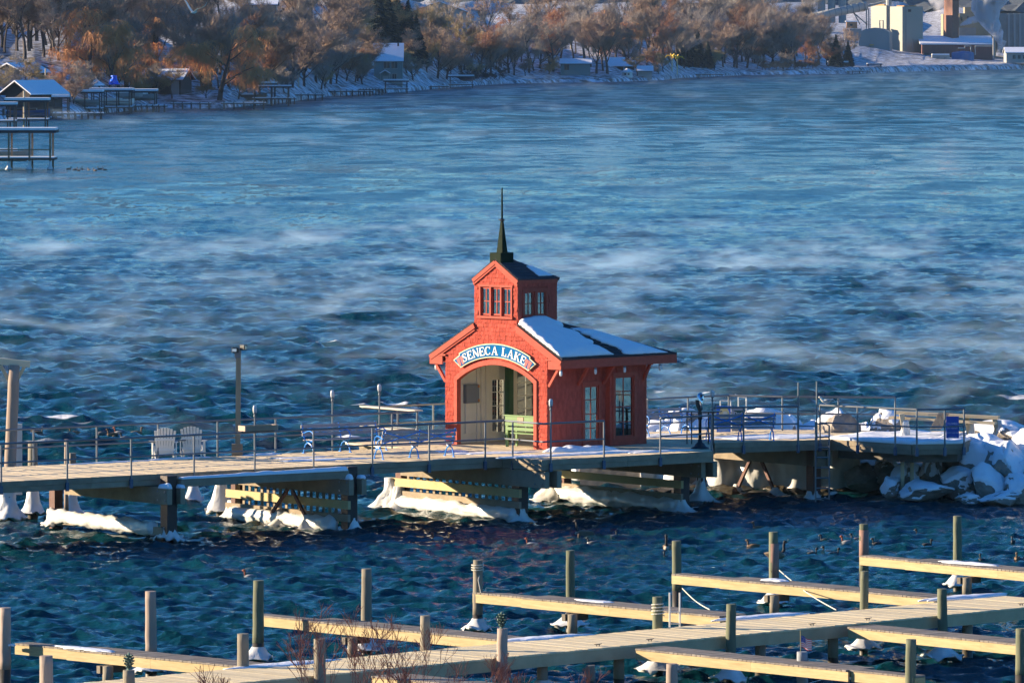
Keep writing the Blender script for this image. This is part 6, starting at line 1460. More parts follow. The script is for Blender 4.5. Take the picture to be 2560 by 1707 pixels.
for (x0, x1, o0, o1, n, h0, h1, cols, lb) in ZONES:
    for i in range(n):
        x = x0 + (x1 - x0) * (i + rt.uniform(.1, .9)) / n; off = rt.uniform(o0, o1); H = rt.uniform(h0, h1); c = rt.choice(cols); c = rt.choice(('brown', 'grey')) if (c == 'red' and rt.random() < .5) else c; H *= rt.uniform(.75, 1.12)
        if x > 2060 : H *= .62
        if 1215 < x < 1330 and off > 60: H *= .55
        if 905 < x < 1025 and off < 80: continue
        if (x < 270 and off < 95) or (330 < x < 480 and off < 42): continue
        if 560 < x < 720 and off > 50: H *= .55
        if 1020 < x < 1180 and off > 100: H *= .5
        if (1395 < x < 1480 or 1510 < x < 1640) and off < 55 and i % 3: continue
        if c == 'dark': tree(x, off, H * .8, 'c%d' % rt.randint(0, 1), 'dark', 'dark conifer among bare trees on the left slope', 'dark conifers on the left slope')
        else:
            H *= 1.15; cw = {'brown': 'brown', 'grey': 'grey', 'red': 'russet', 'olive': 'olive brown'}[c]; k_ = rt.randint(0, 4)
            l2 = lb.replace('bare brown tree', 'bare tree').replace('tall bare tree', 'bare tree').replace('bare tree', ('%s bare %s tree' % ('tall' if H > 15.5 else 'shorter', cw)), 1)
            tree(x, off, H, 'b%d' % k_, c, l2, l2 + 's')
for x, off, H, sh_, c, lb in ((548, 8, 20.5, 'w0', 'willow', 'glowing orange willow with two dark leaning trunks on the left shore'), (300, 30, 19, 'w1', 'willow', 'broad orange brown willow behind the blue tarp'), (225, 60, 18, 'w0', 'willow', 'orange brown willow above the brown cottages'), (385, 45, 18, 'w1', 'willow', 'orange brown willow over the dark boathouse'),
                              (1565, 60, 20, 'w0', 'willow', 'orange willow behind the white shore cottages'), (1372, 20, 7, 'w1', 'willow', 'small bright orange willow in the middle grove'), (1243, 130, 9, 'w1', 'red', 'russet leaved round tree beside the utility pole')):
    tree(x, off, H, sh_, c, lb, None, wsc=1.25 if x == 548 else 1.1)
for x, off, H, lb in ((968, 88, 15, 'dark conifer rising behind the roof of the two storey house'), (1020, 74, 14, 'dark conifer just right of the two storey house'), (1040, 60, 12, 'lower dark conifer right of the two storey house'), (985, 98, 17, 'tallest dark conifer behind the two storey house'), (945, 92, 16, 'dark conifer left behind the two storey house'),
                      (1722, 32, 9, 'dark conifer right of the yellow palm trees'), (1745, 30, 11, 'tall dark conifer at the left of the grove'), (1770, 24, 8, 'low dark conifer at the left of the grove'), (1700, 34, 9, 'dark conifer directly behind the yellow palm trees'), (2090, 22, 10, 'dark conifer in front of the low silo block'), (2120, 20, 8, 'dark low conifer beside the low silo block')):
    tree(x, off, H, 'c%d' % (x % 2), 'dark', lb, None, wsc=1.5)
# understorey saplings
for i in range(130):
    x = rt.uniform(-40, 2080); 
    if 1320 < x < 1560 or 915 < x < 1015: continue
    cs_ = rt.choice(('brown', 'grey', 'red', 'olive')); sl_ = lambda t_: (t_.replace(' red ', ' russet '), t_.replace(' red ', ' russet ') + 's')
    tree(x, rt.uniform(9, 60), rt.uniform(4.5, 8.5), 'b%d' % (i % 5), cs_, *sl_('small bushy %s sapling among the trunks %s' % (cs_, 'of the left wooded shore' if x < 500 else 'between the willow and the two storey house' if x < 915 else 'of the middle shore bank' if x < 1325 else 'near the palms and cottages' if x < 1750 else 'in the grove left of the silos')), 'sapling', 1.3)
# shore shrubs
for i in range(26):
    x = (1160 + i * 11) if i < 10 else (1905 + (i - 10) * 9); tree(x, 4 + rt.uniform(0, 4), rt.uniform(2.2, 4.0), 'b%d' % (i % 5), 'red' if i >= 10 else 'dark', ('russet shrub at the waterline below the right grove' if i >= 10 else 'dark low shrub on the snowy bank right of the covered docks'), 'shore shrubs', 'shore_shrub', 1.5)
# ------------------------------------------------------------------ shore buildings
M_SNW2 = mat('roof snow far', (.80, .82, .87), .6, var=.03, scale=1); M_BRW = mat('dark brown siding', (.040, .028, .024), .85, var=.25, scale=1.5, stretch=(1, 1, 6)); M_GRN = mat('grey green siding', (.20, .25, .23), .7, var=.06, scale=2, stretch=(1, 1, 8))
M_WSD = mat('white siding', (.36, .35, .32), .7, var=.06, scale=2); M_GLS = mat('dark window', (.02, .03, .04), .2); M_CON = mat('cream metal cladding', (.66, .62, .50), .6, var=.06, scale=.3); M_CON2 = mat('grey green cladding', (.21, .24, .24), .6, var=.05, scale=.2)
M_BRK = mat('red brick stack', (.24, .11, .07), .8, var=.15, scale=2); M_RWALL = mat('rust red cladding', (.17, .075, .065), .8, var=.3, scale=1.2, stretch=(3, 1, .2)); M_BEI = mat('beige concrete', (.34, .27, .17), .8, var=.15, scale=.4); M_GRYB = mat('grey concrete works', (.26, .26, .25), .8, var=.2, scale=.4)
def house(x0, x1, yg, ye, yr, D, depth, label, wall=M_BRW, axis='x', rz=0.0, cat='house', name='house', wins=(), snow=.22, over=.4, door=None, roofm=None):
    """photo columns of the walls, rows of ground, eave and ridge, at distance D"""
    s = FPX / D; g = empty(name, Vector((((x0 + x1) / 2 - 1280) / s, D, CAMH - (yg - HZ) / s)), rz, label, cat); W = (x1 - x0) / s / max(.5, math.cos(rz) + abs(math.sin(rz)) * depth / ((x1 - x0) / s) if rz else 1); he = (yg - ye) / s; hr = (yg - yr) / s
    b = MB(); w2 = W / 2
    if axis == 'x': prof = [(0, -.8), (depth, -.8), (depth, he), (depth / 2, hr - .05), (0, he)]; b.prism(prof, lambda p: Vector((-w2, p[0], p[1])), lambda p: Vector((w2, p[0], p[1])))
    else: prof = [(-w2, -.8), (w2, -.8), (w2, he), (0, hr - .05), (-w2, he)]; b.prism(prof, lambda p: Vector((p[0], 0, p[1])), lambda p: Vector((p[0], depth, p[1])))
    b.build('wall', wall, g)
    for sg in (-1, 1):
        b = MB(); t = snow
        if axis == 'x':
            y0 = -over if sg < 0 else depth + over; sl = (hr - he) / (depth / 2); ze = he - over * sl
            pr = [(y0, ze), (depth / 2, hr), (depth / 2, hr + .12), (y0, ze + .12)]; f0 = lambda p: Vector((-w2 - over, p[0], p[1])); f1 = lambda p: Vector((w2 + over, p[0], p[1]))
            sn = [(y0, ze + .125), (depth / 2, hr + .125), (depth / 2, hr + .12 + t), (y0 + (.1 if sg < 0 else -.1), ze + .12 + t)]
        else:
            x_ = sg * (w2 + over); sl = (hr - he) / w2; ze = he - over * sl; pr = [(x_, ze), (0, hr), (0, hr + .12), (x_, ze + .12)]; f0 = lambda p: Vector((p[0], -over, p[1])); f1 = lambda p: Vector((p[0], depth + over, p[1]))
            sn = [(x_, ze + .125), (0, hr + .125), (0, hr + .12 + t), (x_ - sg * .1, ze + .12 + t)]
        rf = b.prism(pr, f0, f1).build('roof', roofm or M_ROOF, g)
        if snow: MB().prism(sn, f0, f1).build('roof_snow', M_SNW2, rf)
    for (u, v, ww, hh2, *fm) in wins:                       # centre (fraction across, metres up), size
        xx = -w2 + W * u; f = MB().box((xx, -.05, v), (ww + .24, .08, hh2 + .24)).build('window', fm[0] if fm else M_WSD, g); MB().box((xx, -.11, v), (ww, .04, hh2)).build('pane', M_GLS, f)
        MB().box((xx, -.14, v), (.06, .03, hh2)).build('mullion', fm[0] if fm else M_WSD, f)
    if door: xx = -w2 + W * door[0]; MB().box((xx, -.05, door[2] / 2), (door[1], .08, door[2])).build('door', door[3] if len(door) > 3 else M_WSD, g)
    return g
house(935, 1006, 214, 152, 112, 1468, 7, 'grey green two storey house with a snowy roof on the far shore', M_GRN, wins=((.72, 4.7, 1.3, 1.7), (.45, 4.7, 1.3, 1.7), (.72, 1.7, .9, 1.7)), door=(.40, 1.2, 2.1), over=.3)
g = C.objects['house']
s_ = FPX / 1468
pr_ = MB().prism([(-1.2, 2.6), (0, 3.3), (1.2, 2.6), (1.2, 2.8), (0, 3.55), (-1.2, 2.8)], lambda p: Vector((p[0] - .7, -1.5, p[1])), lambda p: Vector((p[0] - .7, 0, p[1]))).build('porch_roof', M_SNW2, g)
for dx in (-1.7, .3): MB().box((dx, -1.4, 1.3), (.12, .12, 2.6)).build('porch_post', M_WSD, g)
MB().box((2.2, 2.2, 6.2 + 2.9), (.4, .4, .7)).build('chimney', M_BRK, g)
house(345, 462, 250, 198, 177, 1205, 7, 'dark boathouse with a snowy roof and pale door beside the orange willow', M_BRW, rz=R(-14), door=(.86, 1.5, 3.6), over=.6, cat='boathouse', name='boathouse', wins=((.15, 2.2, .9, .8, M_BRW),))
house(-40, 80, 230, 182, 162, 1130, 8, 'brown house with a white window at the far left edge', M_BRW, axis='y', rz=R(-30), cat='house', wins=((.66, 2.6, 1.1, 1.6),))
house(-12, 100, 280, 230, 206, 1060, 9, 'large dark gabled boathouse at far left with snow on both slopes', M_BRW, axis='y', rz=R(-32), cat='boathouse', name='boathouse', over=.9)
house(108, 208, 245, 212, 192, 1150, 8, 'low brown gabled cottage behind the covered boat docks', M_BRW, axis='y', rz=R(-30), cat='cottage', name='cottage', over=.6)
house(306, 350, 235, 208, 196, 1215, 5, 'small brown shed with a tilted snowy roof left of the dark boathouse', M_BRW, cat='shed', name='shed')
house(560, 602, 235, 205, 196, 1330, 5, 'dark shed behind the willow trunks', M_BRW, cat='shed', name='shed'); house(480, 530, 240, 214, 205, 1260, 4, 'tan shed between the willow trunks', mat('tan siding', (.32, .27, .18), .8), cat='shed', name='shed')
house(862, 915, 232, 215, 205, 1490, 5, 'low white windowed cottage left of the two storey house', M_BRW, cat='cottage', name='cottage', wins=((.75, .9, .8, .9),)); house(900, 940, 222, 205, 192, 1540, 5, 'small snowy roofed outhouse behind the low cottage', M_BRW, cat='shed', name='shed')
house(1402, 1476, 182, 160, 150, 1712, 8, 'grey blue cottage with a wide snowy roof among tall trees', M_GRN, cat='cottage', name='cottage', wins=((.2, 1.4, 1.0, 1.2, M_RWALL),)); house(1518, 1558, 176, 165, 147, 1752, 8, 'cottage with a big sunlit snowy roof in the middle shore', M_BRW, cat='cottage', name='cottage', over=.6)
house(1563, 1586, 176, 166, 155, 1760, 6, 'small house with snowy roof right of the sunlit roof', M_BRW, cat='house'); house(1594, 1630, 192, 178, 168, 1748, 5, 'white shed with a snowy roof right of the gazebo', M_WSD, cat='shed', name='shed')
house(600, 690, 30, 14, 5, 1420, 9, 'pale house with a snowy roof high on the left hillside', M_WSD, wins=((.3, 1.2, 1, 1), (.7, 1.2, 1, 1))); house(1030, 1165, 46, 30, 6, 1760, 16, 'large pale house with a broad snowy gable roof on the hilltop', M_WSD, axis='y', over=.8)
house(1240, 1298, 66, 48, 36, 1950, 10, 'hillside house with a blue white snowy roof below the utility pole', M_WSD); house(1395, 1480, 26, 21, 15, 2050, 12, 'long low snowy building on the middle hilltop', M_BRW); house(2516, 2580, 152, 133, 121, 2190, 12, 'white low building at the right edge with a row of windows', M_WSD, wins=((.3, 1.2, .9, 1.2), (.5, 1.2, .9, 1.2), (.7, 1.2, .9, 1.2)))
house(1703, 1790, 22, 8, -8, 2250, 12, 'grey barn with snowy roof above the right grove', M_GRYB, cat='barn', name='barn')
# gazebo
D = 1732; s_ = FPX / D; g = empty('gazebo', PD(1568, 195, D), 0, 'small white eight sided gazebo on a snowy point', 'gazebo')
MB().lathe((0, 0, 0), [(1.35, 0), (1.35, 1.5)], 8).build('wall', M_WHITE, g); MB().lathe((0, 0, 1.5), [(1.65, 0), (.3, .9), (.05, 1.0)], 8).build('roof', M_SNW2, g)
for a_ in (-115, -75): MB().box((1.32 * math.cos(R(a_)), 1.32 * math.sin(R(a_)), .95), (.5, .12, .5), R(a_ + 90)).build('window', M_GLS, g)
# yellow metal palms
for i, (x, yt) in enumerate(((1680, 136), (1693, 139))):
    D = 1816; s_ = FPX / D; g = empty('metal_palm', PD(x, 188, D), i * 1.0, 'yellow decorative palm tree on the shore, %s of the pair' % ('left' if i == 0 else 'right'), 'palm tree'); H = (188 - yt) / s_
    MB().tube([(0, 0, 0), (0, 0, H * .8)], .16, 8).build('trunk', mat('pale yellow palm trunk', (.75, .6, .3), .6), g)
    for k in range(9):
        a_ = k * 6.28 / 9; e = [(math.cos(a_) * r, math.sin(a_) * r, H * .8 + z) for r, z in ((0, 0), (.7, .75), (1.4, .7), (2.1, .1))]
        if k % 3 == 0: e = [(math.cos(a_) * r, math.sin(a_) * r, H * .8 + z) for r, z in ((0, 0), (.25, .7), (.6, 1.2), (.8, 1.35))]
        MB().tube(e, [.1, .24, .22, .05], 5).build('frond', mat('golden yellow frond', (.85, .55, .04), .5), g)
# covered docks
M_POST = mat('dark dock post', (.10, .075, .06), .85, var=.3, scale=2)
def cover_dock(x0, x1, yr, yd, yw_, label, depth=5.0, n=3, roof=True, deckm=M_POST, boat=None, post_m=M_POST, rt_=.35, ice=False):
    D = FPX * CAMH / (yw_ - HZ); s = FPX / D; g = empty('covered_dock' if roof else 'low_dock', PD((x0 + x1) / 2, yw_, D), 0, label, 'covered dock' if roof else 'dock'); W = (x1 - x0) / s; zr = (yw_ - yr) / s; zd = (yw_ - yd) / s
    MB().box((0, depth / 2, zd - .1), (W * .96, depth, .2)).build('deck', deckm, g); MB().box((0, depth / 2, zd + .08), (W * .94, depth * .96, .12)).build('deck_snow', M_SNW2, g)
    if roof:
        rf = MB().box((0, depth / 2, zr - .15), (W, depth, .3)).build('roof', M_ROOF, g); MB().box((0, depth / 2, zr + rt_ / 2), (W * .98, depth * .98, rt_)).build('roof_snow', M_SNW2, rf)
    for i in range(n):
        for yy in (.15, depth - .15):
            xx = -W * .42 + W * .84 * i / max(1, n - 1); MB().box((xx, yy, (zr if roof else zd) / 2 - .5), (.2, .2, (zr - .3 if roof else zd + .4) + 1)).build('post', post_m, g)
            if ice and yy < 1: ice_blob((xx, yy, 0), .42, .14, -.02, .85, n=10, seed=i).build('post_ice', M_ICE, g, smooth=True)
    if roof: MB().beam((-W * .42, .15, zd + .9), (W * .42, .15, zd + .9), .1, .12).build('rail', post_m, g)
    return g, D
def boat(x, y, D, L, label, hull=M_WHITE, deckm=M_WHITE, motor=True, rz=0.0, H=1.1):
    g = empty('boat', PD(x, y, D), rz, label, 'boat'); b = MB(); st_ = [(-.5, .9, .9), (-.2, 1, 1), (.15, 1, 1.02), (.38, .6, 1.12), (.5, .05, 1.25)]; w_ = L * .17
    for f, wf, hf in st_: b.v += [(f * L, -w_ * wf, H * hf), (f * L, -w_ * wf * .75, H * .4), (f * L, 0, H * .05 + (H * .5 if f == .5 else 0)), (f * L, w_ * wf * .75, H * .4), (f * L, w_ * wf, H * hf)]
    for i in range(4):
        for j in range(5): b.f.append((i * 5 + j, i * 5 + (j + 1) % 5, i * 5 + 5 + (j + 1) % 5, i * 5 + 5 + j))
    b.f += [(0, 4, 3, 2, 1), (20, 21, 22, 23, 24)]; b.build('hull', hull, g); MB().box((-.05 * L, 0, H * 1.12), (L * .5, w_ * 1.5, H * .3)).build('cover', deckm, g)
    if motor: MB().box((-.56 * L, 0, H * .75), (.35, .35, 1.0)).build('outboard', M_BLACK, g)
    return g
cover_dock(-45, 140, 326, 396, 424, 'nearest covered dock at the left edge with ice footed posts', 4.5, 4, post_m=mat('tan wet post', (.30, .2, .12), .8, var=.3, scale=2), ice=True, rt_=.25)
boat(20, 405, 700, 5.0, 'snow covered boat inside the nearest covered dock', M_WSD, M_SNW2, False)
cover_dock(10, 122, 251, 299, 322, 'covered dock with blue hulled boats below the large gabled boathouse', 5, 3)
cover_dock(128, 172, 243, 283, 298, 'small snow roofed boat shelter right of the gabled boathouse', 4, 2); cover_dock(-20, 40, 262, 303, 330, 'low covered dock at the left frame edge behind the nearest one', 4, 2)
house(268, 306, 236, 212, 200, 1190, 5, 'little dark snow roofed hut between the blue tarp and the boathouse', M_BRW, cat='hut', name='hut'); house(205, 240, 238, 214, 203, 1175, 5, 'small dark hut with snowy roof left of the blue tarp', M_BRW, cat='hut', name='hut')
house(485, 520, 268, 250, 243, 1205, 3, 'tiny snow roofed shed by the willow roots', M_BRW, cat='shed', name='shed')
boat(70, 295, 972, 6.5, 'boat with a blue hull in the second covered dock', mat('navy hull', (.02, .07, .2), .4), M_BLACK)
cover_dock(168, 256, 230, 272, 288, 'flat roofed covered dock with boats left of centre shore', 6, 3); boat(205, 268, 1105, 6, 'grey boat under the left flat dock roof', M_GRYB)
cover_dock(220, 332, 226, 268, 284, 'long covered dock with white boats before the blue tarp', 6, 4); boat(285, 266, 1130, 7, 'long white boat stored under the long dock roof'); boat(318, 248, 1160, 5.5, 'cream boat on an upper lift', M_WSD)
cover_dock(325, 392, 228, 264, 279, 'right part of the long flat roofed dock with a motor boat', 6, 2); boat(352, 252, 1165, 6, 'grey motor boat raised at the right dock end', M_GRYB)
cover_dock(603, 693, 209, 245, 262, 'far covered dock behind the open one with green boats', 5, 3); cover_dock(628, 728, 216, 246, 266, 'covered dock with slim dark posts right of the willow', 5, 3, rt_=.2)
cover_dock(958, 1022, 202, 222, 234, 'small covered dock in front of the two storey house', 5, 2, rt_=.3); cover_dock(1120, 1186, 191, 211, 221, 'covered dock with a dark boat right of the fallen logs', 5, 2, rt_=.3); boat(1152, 204, 1600, 7, 'dark covered boat inside the right covered dock', M_BLACK, M_SNW2)
cover_dock(2070, 2122, 157, 176, 184, 'covered dock at the foot of the dark conifers by the silos', 5, 2, rt_=.5); cover_dock(2168, 2206, 160, 172, 182, 'dark covered dock left of the snowy mound by the silos', 5, 2, rt_=.15)
for i, (x0, x1, yd, yw_, lb) in enumerate(((425, 530, 259, 274, 'low dark dock before the willow trunks'), (550, 668, 258, 274, 'long low dock right of the willow trunks'), (728, 812, 237, 252, 'narrow pile dock reaching right from the left shore'), (1030, 1125, 216, 224, 'thin dock between the two covered docks'), (1340, 1500, 197, 206, 'low timber dock below the tall bare trees'),
                                        (1700, 1812, 186, 194, 'icicle hung jetty right of the yellow palms'), (1830, 1900, 181, 188, 'low dock below the right grove'), (895, 960, 224, 238, 'low dock left of the small covered dock'), (2030, 2180, 178, 185, 'low dock before the dark conifers near the silos'), (128, 262, 284, 299, 'low dark dock in front of the left covered docks'), (300, 420, 265, 281, 'low dark dock before the dark boathouse'), (812, 935, 228, 241, 'long thin dock left of the two storey house'), (660, 742, 247, 261, 'low snowy dock beside the slim posted covered dock'))):
    cover_dock(x0, x1, 0, yd, yw_, lb, 2.5, 8 if i > 3 else 5, roof=False, post_m=M_WSD if i == 5 else M_POST)
boat(580, 243, 1240, 8, 'teal covered boat on the shore right of the willow', mat('teal tarp', (.02, .12, .14), .6), M_SNW2, False); boat(545, 250, 1215, 5, 'snow covered rowing boat under the willow', M_SNW2, M_SNW2, False); boat(620, 252, 1225, 7, 'long brown snow covered boat beside the low dock', mat('brown hull', (.2, .12, .08), .7), M_SNW2, False)
# blue tarp on posts, masts, lights
D = 1135; g = empty('tarp_covered_lift', PD(285, 226, D), 0, 'bright blue tarp bundled over a raised boat lift', 'tarp')
ice_blob((0, 0, 0), 1.05, .5, 1.0, 2.55, n=14, seed=5, lump=.3).build('tarp', mat('bright blue tarp', (.01, .12, .75), .4), g, smooth=True)
for dx in (-.5, .4): MB().box((dx, 0, .5), (.12, .12, 1.6)).build('post', M_WSD, g)
for x, y0, y1, D, lb in ((60, 228, 322, 960, 'tall pale mast standing before the covered dock at left'), (114, 172, 205, 1120, 'weathered thin pole behind the left cottages'), (313, 170, 222, 1180, 'thin pale pole above the long dock roof'), (746, 176, 225, 1330, 'thin brown pole among the fallen branches'), (1210, 3, 56, 1900, 'wooden utility pole on the hillside'), (1427, 85, 160, 1800, 'pale utility pole among the middle trees')):
    a = PD(x, y1, D); c = PD(x, y0, D); tag(MB().tube([a - Vector((0, 0, 1)), c], .14, 8).build('pole', mat('pale pole', (.45, .38, .28), .8)), lb, 'pole')
# ------------------------------------------------------------------ salt works on the right
def block(x0, x1, yg, yt, D, depth, rz=0.0, mL=M_CON, name='block', g=None, roofsnow=False):
    s = FPX / D; W = (x1 - x0) / s; h = (yg - yt) / s; c = PD((x0 + x1) / 2, yg, D); o = MB().box((c.x, c.y + depth / 2, c.z + h / 2 - 1), (W, depth, h + 2), rz).build(name, mL, g)
    if roofsnow: MB().box((c.x, c.y + depth / 2, c.z + h + .2), (W * .98, depth * .98, .4), rz).build('roof_snow', M_SNW2, o)
    return o
def rblock(xl, xc, xr, yg, yt, D, m1, name, g, top=None):
    """box seen on its corner: left face from column xl to xc, right face xc to xr, 45 degree turn"""
    s = FPX / D; a = (xc - xl) / s; b_ = (xr - xc) / s; cx = (xc - 1280) / s; zg = CAMH - (yg - HZ) / s; zt_ = CAMH - (yt - HZ) / s
    th = R(28); k0 = Vector((cx, D, 0)); dl = Vector((-math.cos(R(62)), math.sin(R(62)), 0)) * (a / math.cos(R(62))); dr = Vector((math.cos(th), math.sin(th), 0)) * (b_ / math.cos(th))
    q = [k0, k0 + dr, k0 + dr + dl, k0 + dl]; o = MB().prism(q, lambda p: w3(p, zg - 2), lambda p: w3(p, zt_)).build(name, m1, g); return o, q, zg, zt_
g = empty('silo_block', (0, 0, 0), 0, 'tallest pale cladded silo block of the salt works', 'silo')
M_CLAD = mat('pale silo cladding', (.27, .265, .22), .6, var=.04, scale=.2)
o, q, zg, zt_ = rblock(2228, 2256, 2309, 148, 17, 2230, M_CLAD, 'tower_block', g)
MB().beam(q[0].lerp(q[1], .18) + Vector((0, -.1, zg)), q[0].lerp(q[1], .18) + Vector((0, -.1, zt_)), .3, .3).build('downpipe', M_GRYB, g); MB().beam(q[0].lerp(q[1], .5) + Vector((0, -.1, zg)), q[0].lerp(q[1], .5) + Vector((0, -.1, zg + 7)), .3, .3).build('downpipe', M_GRYB, g)
MB().box(q[0].lerp(q[1], .35) + Vector((0, -.2, zt_ - 1.4)), (1, .4, .9)).build('vent', M_ROOF, g); MB().prism([q[0] * .8 + q[2] * .2, q[1] * .8 + q[3] * .2, q[2] * .8 + q[0] * .2, q[3] * .8 + q[1] * .2], lambda p: w3(p, zt_), lambda p: w3(p, zt_ + .35)).build('roof_rail', mat('rust orange rail', (.4, .2, .06), .8), g)
g = empty('silo_block', (0, 0, 0), 0, 'sunlit cream silo block left of the tallest one', 'silo')
o, q, zg, zt_ = rblock(2181, 2216, 2230, 148, 15, 2255, M_CLAD, 'tower_block', g)
MB().prism([q[0] * .8 + q[2] * .2, q[1] * .8 + q[3] * .2, q[2] * .8 + q[0] * .2, q[3] * .8 + q[1] * .2], lambda p: w3(p, zt_), lambda p: w3(p, zt_ + .5)).build('roof_rail', MATS['rust orange rail'], g); MB().tube([PD(2222, 14, 2250), PD(2222, -6, 2250)], 1.0, 10).build('elevator_head', M_WSD, g)
MB().tube([PD(2200, 72, 2240), PD(2199, 52, 2240), PD(2208, 52, 2240), PD(2208, 72, 2240)], .2, 6).build('pipe', M_GRYB, g)
g = empty('low_silo_block', (0, 0, 0), 0, 'lower rounded grey green block in front of the silos', 'silo')
s_ = FPX / 2215; c = PD(2185, 150, 2215); hh2 = (150 - 78) / s_
MB().prism([(-5.2, -2), (5.2, -2), (5.2, hh2 - .5), (3, hh2 + .7), (0, hh2 + 1.1), (-3, hh2 + .6), (-5.2, hh2 - .4)], lambda p: Vector((c.x + p[0], c.y, c.z + p[1])), lambda p: Vector((c.x + p[0] + 1.5, c.y + 9, c.z + p[1]))).build('shell', M_CON2, g)
MB().box((c.x - .8, c.y - .3, c.z + 5), (1.4, .5, .3)).build('balcony', mat('ochre steel', (.5, .35, .08), .7), g); MB().box((c.x - .8, c.y - .1, c.z + 5.9), (.7, .2, 1.4)).build('door', M_GRYB, g)
g = empty('conveyor_tube', (0, 0, 0), 0, 'inclined white ribbed conveyor tube rising to the silos', 'conveyor')
a, c = PD(2005, 48, 2240), PD(2165, 16, 2250); MB().tube([a, c], 1.15, 14, r2=1.6).build('tube', M_WSD, g, smooth=True)
for k in range(11): p = a.lerp(c, (k + .5) / 11); d = (c - a).normalized(); MB().tube([p - d * .12, p + d * .12], (1.15 + .45 * (k + .5) / 11) * 1.05, 14).build('rib', M_CON2, g)
MB().tube([PD(2165, 17, 2250), PD(2220, 3, 2252)], .45, 8).build('upper_tube', M_WSD, g)
for x0, y0, x1, y1 in ((2128, 28, 2168, 62), (2166, 22, 2166, 75), (2172, 22, 2172, 75), (2133, 30, 2150, 62)): MB().beam(PD(x0, y0, 2248), PD(x1, y1, 2248), .4, .4).build('trestle_leg', M_GRYB, g)
g = empty('control_hut', PD(2133, 98, 2235), 0, 'small orange windowed hut left of the low silo block', 'hut')
MB().box((0, 2, 1.5), (5.5, 4, 4)).build('lower_room', M_GRYB, g); MB().box((-.4, 2, 4.7), (3.6, 3, 2.2)).build('upper_room', mat('orange brown panel', (.4, .2, .1), .8), g); MB().box((-.4, 2, 6.0), (4.4, 3.6, .3)).build('roof', M_SNW2, g); MB().box((-.6, .45, 4.7), (.8, .1, .8)).build('window', M_GLS, g)
g = empty('brick_chimney', (0, 0, 0), 0, 'square red brick chimney rising past the top edge', 'chimney'); rblock(2362, 2381, 2398, 90, -120, 2235, M_BRK, 'stack', g)
g = empty('beige_works_building', (0, 0, 0), 0, 'beige concrete works building behind the steam', 'building')
block(2398, 2490, 130, 34, 2262, 12, 0, M_BEI, 'main_block', g); block(2358, 2366, 130, 36, 2262, 12, 0, M_BEI, 'left_wing', g); block(2412, 2440, 40, 19, 2266, 8, 0, M_BEI, 'roof_house', g)
for x, y in ((2404, 48), (2420, 46), (2478, 60)): MB().box(PD(x, y, 2261.8), (.6, .3, 1.2)).build('window', M_GLS, g)
block(2400, 2440, 92, 70, 2255, 5, 0, M_GRYB, 'lean_to', g)
g = empty('grey_works_building', (0, 0, 0), 0, 'grey works building at the top right corner', 'building'); block(2494, 2600, 118, 34, 2265, 14, 0, M_GRYB, 'main_block', g)
for x in (2520, 2534, 2548): block(x, x + 5, 116, 34, 2264.5, .8, 0, mat('grey rib', (.35, .35, .34), .8), 'rib', g)
g = empty('long_red_shed', (0, 0, 0), 0, 'long rust red shed with a snowy roof right of the silos', 'shed')
block(2305, 2482, 150, 108, 2225, 10, 0, M_RWALL, 'wall', g); s_ = FPX / 2225
c0_, c1_ = PD(2300, 110, 2224.5), PD(2486, 110, 2224.5)
MB().prism([c0_, c1_, c1_ + Vector((0, 16, 2.6)), c0_ + Vector((0, 16, 2.6))], lambda p: w3(p) + Vector((0, 0, -.3)), lambda p: w3(p) + Vector((0, 0, .1))).build('snowy_roof', M_SNW2, g)
for pts in (((2395, 121), (2412, 121), (2412, 116), (2427, 116), (2427, 136)), ((2438, 138), (2438, 116), (2480, 116))): MB().tube([PD(x, y, 2223) for x, y in pts], .22, 6).build('pipe', M_WSD, g)
block(2308, 2328, 140, 134, 2222, 3, 0, M_ROOF, 'canopy', g)
MB().tube([PD(2484, 150, 2221), PD(2484, 95, 2221)], .35, 8).build('flue', M_GRYB, g)
g = empty('blue_tank', PD(2408, 153, 2212), 0, 'low round blue tank before the rust red shed', 'tank'); MB().lathe((0, 2, -.5), [(3.8, 0), (3.8, 3.2), (3.2, 3.5), (.4, 3.9)], 20).build('shell', mat('tank blue', (.02, .12, .30), .5), g); MB().box((0, -1.9, .3), (2.5, .3, .3)).build('orange_stripe', mat('tank orange', (.6, .25, .04), .5), g)
g = empty('white_hut', (0, 0, 0), 0, 'row of pale huts on stilts left of the blue tank', 'hut'); block(2330, 2374, 156, 138, 2205, 3, 0, M_WSD, 'hut_wall', g, True)
for x in (2342, 2360): block(x, x + 7, 156, 142, 2204.8, .5, 0, M_GRYB, 'dark_panel', g)
g = empty('storage_tank', (0, 0, 0), 0, 'big pale cylindrical tank at the top edge above the grove', 'tank'); p = PD(1866, 40, 2330); MB().lathe((p.x, p.y, p.z - 6), [(7.1, 0), (7.1, 16)], 28).build('shell', M_CLAD, g)
g = empty('silo_group', (0, 0, 0), 0, 'three slim grey cylinders at the top edge left of the conveyor', 'silo')
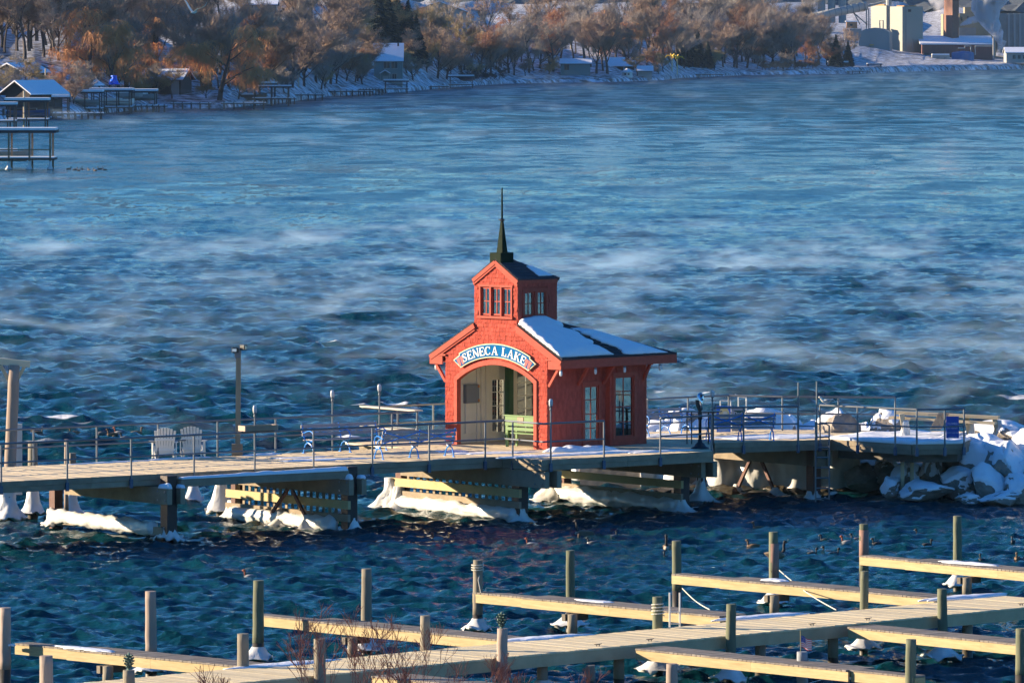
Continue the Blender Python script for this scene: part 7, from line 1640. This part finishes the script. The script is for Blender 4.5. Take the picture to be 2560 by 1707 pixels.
for x in (2054, 2079, 2106): p = PD(x, 30, 2330); MB().lathe((p.x, p.y, p.z - 4), [(1.35, 0), (1.35, 14)], 14).build('cylinder', M_GRYB, g)
# steam plumes of the works
def plume(pts, rad, dens, label, seed):
    m = bpy.data.materials.new('plume %d' % seed); m.use_nodes = True; n = m.node_tree.nodes; l = m.node_tree.links; n.remove(n['Principled BSDF'])
    v = n.new('ShaderNodeVolumePrincipled'); v.inputs['Color'].default_value = (.97, .97, 1, 1); l.new(v.outputs[0], n['Material Output'].inputs['Volume'])
    gm = n.new('ShaderNodeNewGeometry'); t = n.new('ShaderNodeTexNoise'); t.inputs['Scale'].default_value = .38; t.inputs['Detail'].default_value = 3; l.new(gm.outputs['Position'], t.inputs['Vector'])
    r_ = n.new('ShaderNodeMapRange'); r_.inputs['From Min'].default_value = .36; r_.inputs['From Max'].default_value = .56; r_.inputs['To Max'].default_value = dens; l.new(t.outputs['Fac'], r_.inputs['Value']); l.new(r_.outputs[0], v.inputs['Density'])
    m.cycles.volume_step_rate = .8
    pp = [PD(x, y, 2238) for x, y in pts]; b = MB().tube(pp, rad, 14)
    b.v = [tuple(Vector(q_) + Vector((.8 * rnz(q_[0] / 2, q_[2] / 2, seed), 0, .8 * rnz(q_[2] / 2, q_[0] / 2, seed + 3)))) for q_ in b.v]
    tag(b.build('steam_plume', m, smooth=True), label, 'steam', None, 'stuff')
plume([(2500, 112), (2492, 85), (2478, 55), (2465, 25), (2478, -10), (2490, -60)], [.6, 2.0, 3.2, 5.0, 6.5, 7], 1.6, 'big sunlit steam plume in front of the beige works building', 1)
plume([(2400, 62), (2425, 52), (2450, 45), (2478, 42)], [.3, 1.0, 1.4, 1.2], 1.0, 'thin steam jet drifting sideways from the works wall', 2)
plume([(2490, 138), (2500, 118), (2505, 100)], [.3, 1.2, 1.6], .4, 'small low steam puff right of the rust red shed', 3)
plume([(2350, 30), (2345, 10), (2335, -20)], [1.5, 2.5, 3.5], .2, 'faint steam left of the brick chimney', 4)
